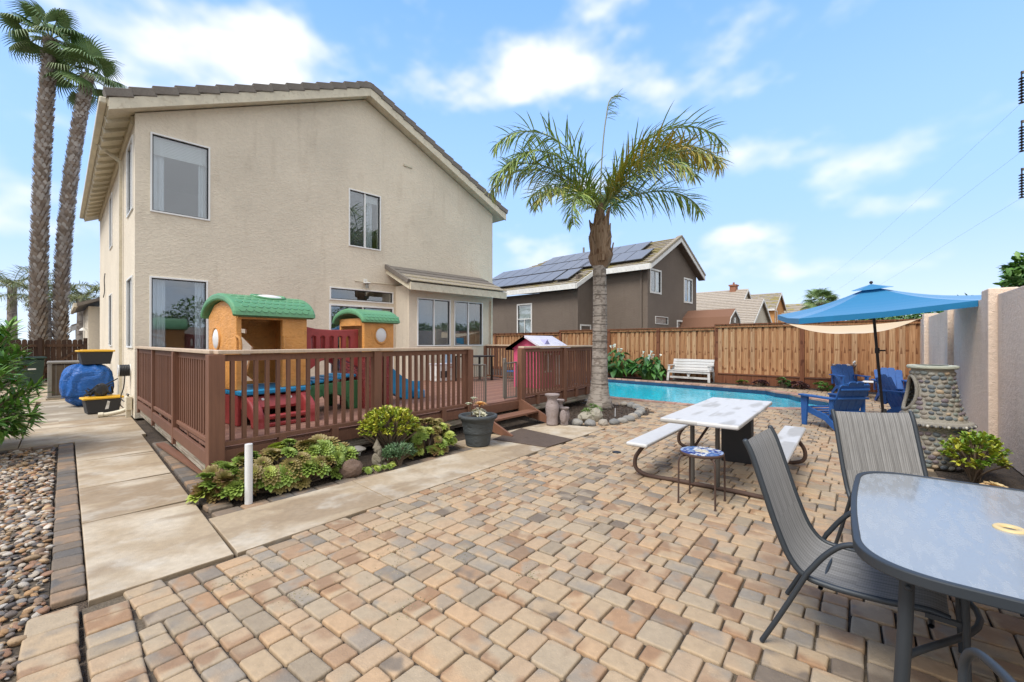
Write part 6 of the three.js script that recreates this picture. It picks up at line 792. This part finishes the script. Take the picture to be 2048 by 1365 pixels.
// oleander at the left edge: whorls of long lance leaves on arching shoots
{
  const t = thing('oleander', 'leafy green oleander bush with pink flowers at left edge', 'shrub', [-1.14, 0, -9.75]), s = new Soup(), fl = new Soup(), stems = [], g = leafGeo(0.19, 0.019, 0.25, 0.25, 1.05), pet = leafGeo(0.035, 0.014, 0.1, 0.1, 1.2);
  const cols = [[0.11, 0.27, 0.035], [0.17, 0.36, 0.05], [0.08, 0.2, 0.03], [0.24, 0.42, 0.07]];
  for (let i = 0; i < 250; i++) { const a = rr(0, 6.283), el = i % 3 ? rr(-0.2, 1.25) : rr(-0.8, -0.1), q = rr(0.75, 1.05), e = v3(Math.cos(a) * Math.cos(el) * 0.98 * q, 0.95 + Math.sin(el) * 1.2 * q, Math.sin(a) * Math.cos(el) * 1.3 * q), b = v3(e.x * 0.25, 0, e.z * 0.25), m = b.clone().lerp(e, 0.55).add(v3(0, 0.25, 0)); stems.push(tube([b.toArray(), m.toArray(), e.toArray()], 0.007, 5, 8));
    for (let k = 0; k < 26; k++) { const u = rr(0.5, 1), p = u < 0.75 ? m.clone().lerp(e, (u - 0.5) * 2) : m.clone().lerp(e, rr(0.6, 1)), al = e.clone().sub(m).normalize(), d = al.multiplyScalar(0.9).add(v3(rr(-1, 1), rr(-0.5, 0.9), rr(-1, 1))); s.add(g, layZ(p, d, rr(-0.6, 0.6), rr(0.65, 1.15)), sc3(pick(cols), rr(0.75, 1.2))); }
    if (i % 16 === 0) for (let k = 0; k < 12; k++) fl.add(pet, layZ(e, v3(rr(-1, 1), rr(-0.4, 1), rr(-1, 1)), 0, rr(0.7, 1.2)), pick([[0.45, 0.02, 0.08], [0.5, 0.05, 0.12], [0.28, 0.05, 0.03]])); }
  part('crown', s.geo(), Z0.leaf, t); part('stems', stems, Z0.stem, t); part('blossoms', fl.geo(), Z0.leafDull, t);
}
// calla lilies
function calla(label, pos, nL, rad, hgt) {
  const t = thing('calla_lily', label, 'flowering plant', pos, 0, 'calla lilies by the pool fence'), heart = (() => { const s = new THREE.Shape(); s.moveTo(0, 0); s.bezierCurveTo(0.05, -0.07, 0.13, -0.03, 0.12, 0.06); s.bezierCurveTo(0.1, 0.17, 0.03, 0.24, 0, 0.33); s.bezierCurveTo(-0.03, 0.24, -0.1, 0.17, -0.12, 0.06); s.bezierCurveTo(-0.13, -0.03, -0.05, -0.07, 0, 0); const g = new THREE.ShapeGeometry(s, 5).rotateX(Math.PI / 2).scale(1, 1, 1), p = g.attributes.position; for (let i = 0; i < p.count; i++) { const x = p.getX(i), z = p.getZ(i); p.setY(i, 0.9 * Math.abs(x) * 0.5 - 0.9 * Math.max(0, z) ** 2); } g.computeVertexNormals(); return g.toNonIndexed(); })();
  const tones = [[0.035, 0.12, 0.022], [0.055, 0.17, 0.03], [0.085, 0.22, 0.04], [0.03, 0.1, 0.028]].map((c) => tint(heart.clone(), c)), stems = [];
  for (let i = 0; i < nL; i++) { const a = R() * 6.283, q = Math.sqrt(R()), x = q * Math.cos(a) * rad[0], z = q * Math.sin(a) * rad[1], y = hgt * rr(0.25, 1) * (1 - 0.45 * q * q), o = part('leaf', pick(tones), Z0.leaf, t); o.position.set(x, y, z); const out = Math.atan2(x - 0.1, z); o.rotation.set(rr(-0.1, 0.75), out + rr(-0.9, 0.9), rr(-0.3, 0.3), 'YXZ'); o.scale.setScalar(rr(0.75, 1.3)); stems.push(tube([[x * 0.35, -0.02, z * 0.35], [x * 0.5, y * 0.6, z * 0.5], [x, y, z]], 0.009, 5, 6)); }
  part('stems', stems, M([0.12, 0.26, 0.05], 0.6), t); const fg = lathe([[0.008, 0], [0.018, 0.05], [0.04, 0.1], [0.06, 0.125], [0.056, 0.127], [0.03, 0.09], [0.01, 0.04]], 14), fm = M([0.82, 0.8, 0.7], 0.5, { side: THREE.DoubleSide }), fst = [];
  for (let i = 0; i < 8; i++) { const a = R() * 6.283, x = Math.cos(a) * rad[0] * rr(0.2, 0.8), z = Math.sin(a) * rad[1] * rr(0.2, 0.9), y = hgt * rr(0.8, 1.15), o = part('flower', fg, fm, t); o.position.set(x - 0.05, y, z); o.rotation.set(rr(-0.4, 0.4), R() * 6, rr(0, 0.5)); o.scale.setScalar(rr(0.9, 1.3)); fst.push(tube([[x * 0.4, 0, z * 0.4], [x - 0.05, y, z]], 0.007, 5, 4)); } part('flower_stems', fst, M([0.14, 0.3, 0.06], 0.6), t);
}
calla('white calla lilies with broad dark leaves beside the white bench', [17.6, 0, -8.95], 95, [0.42, 0.72], 1.0); calla('tall white calla lilies nearer the palm trunk', [17.6, 0, -10.45], 85, [0.42, 0.75], 1.25);
// ---------------------------------------------------------------- palms
function frondGeo(L, dir, rise, droop, leafL, cols, pairs = 62, sweep = 0) { // feather frond; dir: heading in the ground plane, rise: first slope
  const s = new Soup(), pts = [], n = 24; let p = v3(0, 0, 0), el = rise, hd = dir; const st = L / n; for (let i = 0; i <= n; i++) { pts.push(p.clone()); p = p.clone().add(v3(Math.cos(hd) * Math.cos(el), Math.sin(el), Math.sin(hd) * Math.cos(el)).multiplyScalar(st)); const t = i / n; el -= droop * (0.35 + 1.5 * t * t) / n; hd += sweep / n; }
  const c = new THREE.CatmullRomCurve3(pts), r = new THREE.TubeGeometry(c, 30, 0.016, 5).toNonIndexed(), rp = r.attributes.position; for (let i = 0; i < rp.count; i++) { /* taper towards the tip */ } s.add(r, new THREE.Matrix4(), [0.17, 0.22, 0.07]);
  for (let i = 0; i < pairs; i++) { const t = 0.1 + 0.9 * i / pairs, q = c.getPointAt(t), tg = c.getTangentAt(t), sd = v3(-tg.z, 0, tg.x).normalize(), up = v3().crossVectors(sd, tg).normalize(); if (up.y < 0) up.negate(); const ll = leafL * Math.pow(Math.sin(Math.PI * (0.12 + 0.82 * t)), 0.6);
    for (const k of [-1, 1]) { const d = sd.clone().multiplyScalar(k * (1 + rr(-0.15, 0.15))).addScaledVector(tg, 0.75 + rr(-0.15, 0.2)).addScaledVector(up, rr(-0.75, 1.1)).normalize(), g = leafGeo(ll * rr(0.85, 1.1), 0.0165, rr(0.25, 0.6), 0.4, 0.8); s.add(g, layZ(q, d, rr(-0.5, 0.5), 1), sc3(lerp3(cols[0], cols[1], Math.pow(R(), 1.5)), rr(0.8, 1.2))); } }
  return s.geo();
}
{
  const t = thing('queen_palm', 'single feather palm with smooth grey trunk beside the pool', 'palm tree', [9.2, 0, -5.95]);
  const tr = lathe([[0.001, -0.05], [0.38, -0.05], [0.31, 0.1], [0.235, 0.35], [0.2, 0.7], [0.178, 1.5], [0.17, 2.3], [0.162, 3.1], [0.16, 3.45], [0.001, 3.46]], 28), p = tr.attributes.position, uv = tr.attributes.uv; for (let i = 0; i < p.count; i++) { const y = p.getY(i); p.setX(i, p.getX(i) + 0.012 * y * Math.sin(y * 0.9)); uv.setXY(i, uv.getX(i) * 1.6, y); } tr.computeVertexNormals(); part('trunk', tr, Z0.bark, t);
  const ringL = []; for (let y = 0.35; y < 3.4; y += rr(0.17, 0.26)) { const r = y < 0.7 ? 0.215 : mix(0.196, 0.164, (y - 0.7) / 2.7); ringL.push(new THREE.TorusGeometry(r - 0.002, 0.008, 6, 30).rotateX(Math.PI / 2 + rr(-0.06, 0.06)).translate(0.012 * y * Math.sin(y * 0.9), y, 0)); } part('leaf_scars', ringL, M([0.13, 0.11, 0.09], 0.95), t);
  // fibrous boot mass with peeling sheaths
  const bm = M([0.27, 0.205, 0.145], 0.95, { map: T.wood, bumpMap: T.woodB, bumpScale: 0.02, side: THREE.DoubleSide }); const fib = lathe([[0.17, 3.4], [0.25, 3.55], [0.29, 3.72], [0.25, 3.85], [0.24, 4.0], [0.27, 4.15], [0.24, 4.4], [0.13, 4.6], [0.08, 5.0], [0.001, 5.0]], 40), fp = fib.attributes.position; for (let i = 0; i < fp.count; i++) { const x = fp.getX(i), y = fp.getY(i), z = fp.getZ(i), k = 1 + 0.7 * (fbm3(x * 6 + 3, y * 4, z * 6 + 3, 808, 3) - 0.5); fp.setX(i, x * k + 0.035); fp.setZ(i, z * k); } fib.computeVertexNormals(); part('fibre_mass', bx(fib), bm, t);
  for (let i = 0; i < 20; i++) { const a = i * 2.4, y = 3.5 + (i / 20) * 1.0, g = ext(shapeOf([[-0.1, 0], [0.1, 0], [0.075, 0.22], [0.02, 0.36 + 0.1 * R()], [-0.05, 0.25]]), 0.02, 0.006), o = part('leaf_boot', g, bm, t); const r = mix(0.25, 0.15, i / 20); o.position.set(0.035 + r * Math.cos(a), y, r * Math.sin(a)); o.rotation.set(rr(0.02, 0.22), Math.PI / 2 - a, rr(-0.2, 0.2), 'YXZ'); }
  const gr = [[0.18, 0.29, 0.05], [0.42, 0.48, 0.12]], yl = [[0.28, 0.31, 0.05], [0.56, 0.38, 0.07]], gy = [[0.17, 0.26, 0.05], [0.45, 0.38, 0.09]], crown = [0.035, 4.75, 0];
  // headings are angles in the ground plane (x, z); the picture's left is about -2.34, its right about 0.8
  for (const [L, hd, el, dr, ll, c, sw] of [[3.9, -2.3, 1.36, 3.0, 0.78, gr, 0.1], [3.4, -2.2, 0.95, 2.75, 0.72, gy, 0.1], [2.1, 3.05, 0.5, 3.5, 0.5, gr, -0.2], [4.3, 0.75, 1.28, 3.0, 0.8, gr, 0.1], [3.7, 0.9, 1.1, 2.95, 0.8, yl, 0.1], [3.2, 1.25, 0.95, 2.6, 0.75, yl, 0.1], [2.8, 0.75, 0.6, 2.2, 0.75, gr, 0.1], [2.3, -2.95, 0.5, 2.3, 0.5, gy, 0], [3.4, 0.6, 1.15, 2.4, 0.75, gr, 0], [3.2, -2.45, 0.95, 2.6, 0.7, gr, 0], [2.8, -1.6, 0.95, 2.4, 0.6, gr, 0], [2.2, -0.4, 0.9, 2.4, 0.5, gr, 0], [3.3, 1.05, 1.25, 3.3, 0.78, yl, 0], [3.1, -2.6, 1.2, 3.1, 0.72, gr, 0.1], [2.7, 1.5, 0.8, 2.5, 0.65, gy, 0.1]]) { const o = part('frond', frondGeo(L, hd, el, dr, ll, c, 80, sw), Z0.leaf, t); o.position.set(...crown); }
  const sp = frondGeo(2.95, 0.8, 1.5, 0.18, 0.16, gr, 16); { /* the spear leaf stands up; its leaflets open only near the tip */ } const S = new Soup(), cv = new THREE.CatmullRomCurve3([v3(0, 0, 0), v3(0.02, 1.2, 0.03), v3(0.1, 2.3, 0.1), v3(0.22, 2.85, 0.18), v3(0.42, 2.92, 0.32)]); S.add(new THREE.TubeGeometry(cv, 24, 0.016, 6).toNonIndexed(), new THREE.Matrix4(), [0.25, 0.27, 0.18]); for (let i = 0; i < 34; i++) { const tt = 0.74 + 0.26 * i / 34, q = cv.getPointAt(tt), d = v3(rr(0.1, 0.8), rr(-0.2, 0.9), rr(0.1, 0.7)); S.add(leafGeo(rr(0.2, 0.34), 0.012, 0.3, 0.4, 0.8), layZ(q, d, 0, 1), sc3(lerp3(gr[0], gr[1], R()), 1)); } sp.dispose(); const so = part('spear_leaf', S.geo(), Z0.leaf, t); so.position.set(...crown);
}
function fanGeo(r, cols) { const s = new Soup(), n = 30; for (let i = 0; i < n; i++) { const a = mix(-2.15, 2.15, (i + 0.5) / n), L = r * (1 - 0.18 * Math.abs(a) / 2.15) * rr(0.92, 1.05), g = leafGeo(L, 0.04, 0.0, 0.35, 0.62), P = g.attributes.position; for (let k = 0; k < P.count; k++) { const z = P.getZ(k) / L; if (z > 0.6) P.setY(k, P.getY(k) - (z - 0.6) ** 2 * L * 2.6); } g.computeVertexNormals(); s.add(g, layZ(v3(0, 0, 0), v3(Math.sin(a), -0.1 * Math.abs(a), Math.cos(a)), 0, 1), sc3(lerp3(cols[0], cols[1], R()), rr(0.85, 1.15))); } return s.geo(); }
function fanPalm(label, base, top, r0, r1, nl, seed) {
  const t = thing('fan_palm', label, 'palm tree', base, 0, 'tall fan palms'), d = [top[0] - base[0], top[1], top[2] - base[2]], c = new THREE.CatmullRomCurve3([v3(0, -0.1, 0), v3(d[0] * 0.1, d[1] * 0.35, d[2] * 0.1), v3(d[0] * 0.45, d[1] * 0.7, d[2] * 0.45), v3(d[0], d[1], d[2])]);
  const g = new THREE.TubeGeometry(c, 40, r0 * 0.82, 14); part('trunk', g, M([0.17, 0.12, 0.085], 0.95), t);
  const s = new Soup(), sc = leafGeo(0.25, 0.075, -0.15, 0.3, 1.0), n = Math.round(d[1] / 0.115); // old leaf bases
  for (let i = 0; i < n; i++) { const u = i / n, q = c.getPointAt(u), r = mix(r0, r1, u) * 0.86; for (let k = 0; k < 11; k++) { const a = (k + (i % 2) / 2) / 11 * 6.283 + i * 0.13; s.add(sc, layZ(v3(q.x + r * Math.cos(a), q.y, q.z + r * Math.sin(a)), v3(Math.cos(a) * 0.75, 1, Math.sin(a) * 0.75), rr(-0.3, 0.3), rr(0.7, 1.05)), sc3(pick([[0.38, 0.33, 0.29], [0.28, 0.22, 0.17], [0.48, 0.44, 0.4], [0.32, 0.26, 0.21]]), rr(0.8, 1.15))); } }
  part('leaf_bases', s.geo(), Z0.leafDull, t, 'stuff'); const fans = [fanGeo(0.9, [[0.1, 0.19, 0.05], [0.2, 0.3, 0.1]]), fanGeo(0.8, [[0.12, 0.2, 0.06], [0.24, 0.32, 0.12]])];
  for (let i = 0; i < nl; i++) { const a = i * 2.39996 + seed, el = mix(1.35, -0.55, Math.pow(i / nl, 0.9)), dir = v3(Math.cos(a) * Math.cos(el), Math.sin(el), Math.sin(a) * Math.cos(el)), L = rr(0.7, 1.1), tip = v3(...d).add(dir.clone().multiplyScalar(L)).add(v3(0, -0.12 * L, 0)), leaf = sub('leaf', t); part('leaf_stalk', tube([d, v3(...d).addScaledVector(dir, L * 0.5).add(v3(0, 0.06, 0)).toArray(), tip.toArray()], 0.022, 5, 6), M([0.16, 0.2, 0.07], 0.6), leaf); const f = part('fan_blade', fans[i % 2], Z0.leaf, leaf); const dd = dir.clone().add(v3(0, -0.35, 0)).normalize(); f.position.copy(tip); f.rotation.set(-Math.asin(dd.y), Math.atan2(dd.x, dd.z), rr(-0.5, 0.5), 'YXZ'); }
  return t;
}
fanPalm('tall fan palm with shaggy trunk, left one of the pair', [-0.63, 0, -27.94], [-0.25, 14.7, -27.6], 0.27, 0.21, 18, 0.3); fanPalm('tall leaning fan palm with shaggy trunk, right one of the pair', [0.02, 0, -28.0], [0.9, 13.4, -27.2], 0.25, 0.19, 18, 1.4);
{ const f = fanPalm('distant fan palm standing behind the blue parasol', [48.2, 0, -7.75], [48.3, 5.2, -7.7], 0.35, 0.3, 26, 0.7); f.scale.setScalar(1.0); delete f.userData.group; }
function featherPalm(label, base, h, L, n, seed) { const t = thing('feather_palm', label, 'palm tree', base, 0, 'feather palms beyond the side fence'); part('trunk', cyl(0.26, 0.2, h, 0, -0.05, 0, 12), Z0.bark, t); const gs = [0, 1].map((k) => frondGeo(L, 0, 0.9 - k * 0.5, 2.2, 0.5, [[0.13, 0.17, 0.05], [0.3, 0.27, 0.09]], 40)); for (let i = 0; i < n; i++) { const o = part('frond', gs[i % 2], Z0.leaf, t); o.position.set(0, h - 0.1, 0); o.rotation.y = i * 2.4 + seed; } }
featherPalm('drooping feather palm far left behind the fan palms', [-2.0, 0, -40.9], 5.0, 3.0, 16, 0.2); featherPalm('drooping feather palm between the two fan palm trunks', [-0.5, 0, -36.5], 4.0, 2.8, 16, 1.0); featherPalm('drooping feather palm right of the fan palms by house', [0.9, 0, -34.0], 4.0, 2.4, 14, 2.0);
// green hedge and tree beyond the concrete wall
function treeMass(name, label, cat, pos, blobs, leafL, n, cols) { const t = thing(name, label, cat, pos), s = new Soup(), g = leafGeo(leafL, leafL * 0.22, 0.2, 0.2, 1.1), st = []; for (const [x, y, z, rx, ry, rz] of blobs) { for (let i = 0; i < n; i++) { const a = R() * 6.283, e = Math.asin(rr(-0.5, 1)), q = Math.pow(R(), 0.35), p = v3(x + rx * q * Math.cos(a) * Math.cos(e), y + ry * q * Math.sin(e), z + rz * q * Math.sin(a) * Math.cos(e)); s.add(g, layZ(p, v3(rr(-1, 1), rr(-0.4, 1), rr(-1, 1)), rr(-1, 1), rr(0.7, 1.4)), sc3(pick(cols), rr(0.7, 1.2))); } st.push(tube([[x * 0.7, -0.05, z * 0.7], [x, y * 0.5, z], [x, y, z]], 0.05, 6, 6)); } part('crown', s.geo(), Z0.leaf, t); part('trunk', st, Z0.stem, t); return t; }
const hedgeC = [[0.07, 0.17, 0.025], [0.11, 0.24, 0.04], [0.05, 0.13, 0.02], [0.15, 0.28, 0.05]];
treeMass('vine_hedge', 'green leafy hedge showing above the far boundary wall', 'hedge', [22, 0, 0.5], [[-1.5, 2.35, 0.2, 1.3, 0.7, 0.8], [-3.6, 2.3, 0.5, 1.4, 0.6, 0.7], [-6, 2.25, 0.75, 1.5, 0.55, 0.6], [-8, 2.2, 1.0, 1.3, 0.55, 0.5], [-9.9, 2.2, 1.2, 1.1, 0.5, 0.45], [0.5, 2.3, -0.6, 1.3, 0.7, 0.8]], 0.13, 1500, hedgeC);
treeMass('hedge_bush', 'dark green bush beyond the fence under the parasol', 'hedge', [30, 0, -3], [[0, 2.4, 0, 2.2, 1.1, 1.4], [-2.5, 2.2, 1.0, 1.6, 1.0, 1.2], [4, 2.6, 0.8, 2.2, 1.2, 1.4]], 0.18, 1500, hedgeC);
treeMass('garden_tree', 'dark green tree top rising over the wall at right edge', 'tree', [14.2, 0, 1.45], [[0, 2.75, 0, 0.75, 0.5, 0.5], [-0.6, 2.6, 0.25, 0.7, 0.5, 0.4], [0.45, 3.1, 0, 0.45, 0.4, 0.4]], 0.16, 900, hedgeC);
treeMass('yard_tree', 'broad leafy tree behind the camera, mirrored in the lower house window', 'tree', [6.5, 0, 11], [[0, 3.2, 0, 1.8, 1.4, 1.6], [1.6, 2.6, 0.5, 1.4, 1.1, 1.2], [-1.5, 2.5, 0.3, 1.3, 1.0, 1.2]], 0.2, 800, hedgeC); treeMass('yard_tree', 'leafy tree beyond the wall behind the camera, mirrored in the bay windows', 'tree', [15.5, 0, 9], [[0, 3.0, 0, 1.8, 1.3, 1.6], [-1.8, 2.4, 0.5, 1.4, 1.0, 1.2]], 0.2, 800, hedgeC);
// power pylon insulators and lines at the right edge of the view
{
  const x = 46.3, z = 4.14, p = thing('power_pole', 'power line pole with stacked insulators at far right', 'power pole', [x + 1.2, 0, z + 1.9]); part('pole', cyl(0.35, 0.22, 27, 0, 0, 0), Z0.acGrey, p);
  [[18.1, 20.0], [14.75, 16.6], [11.55, 13.3]].forEach(([y0, y1]) => { part('cross_arm', bar([0, y1 + 0.5, 0], [-1.2, y1 + 0.2, -1.9], 0.16, 0.16), Z0.steel, p); const l = []; for (let k = 0; k < 9; k++) l.push(cyl(0.17, 0.06, 0.09, -1.2, mix(y0, y1, k / 9), -1.9, 12)); l.push(cyl(0.04, 0.04, y1 - y0 + 0.3, -1.2, y0, -1.9, 6)); part('insulator', l, Z0.poleDark, p); part('power_line', tube([[-1.2, y0, -1.9], [40, y0 - 3.5, -16], [110, y0 - 6, -40]], 0.006, 5, 24), Z0.acGrey, p); });
}
renderer.render(scene, camera);
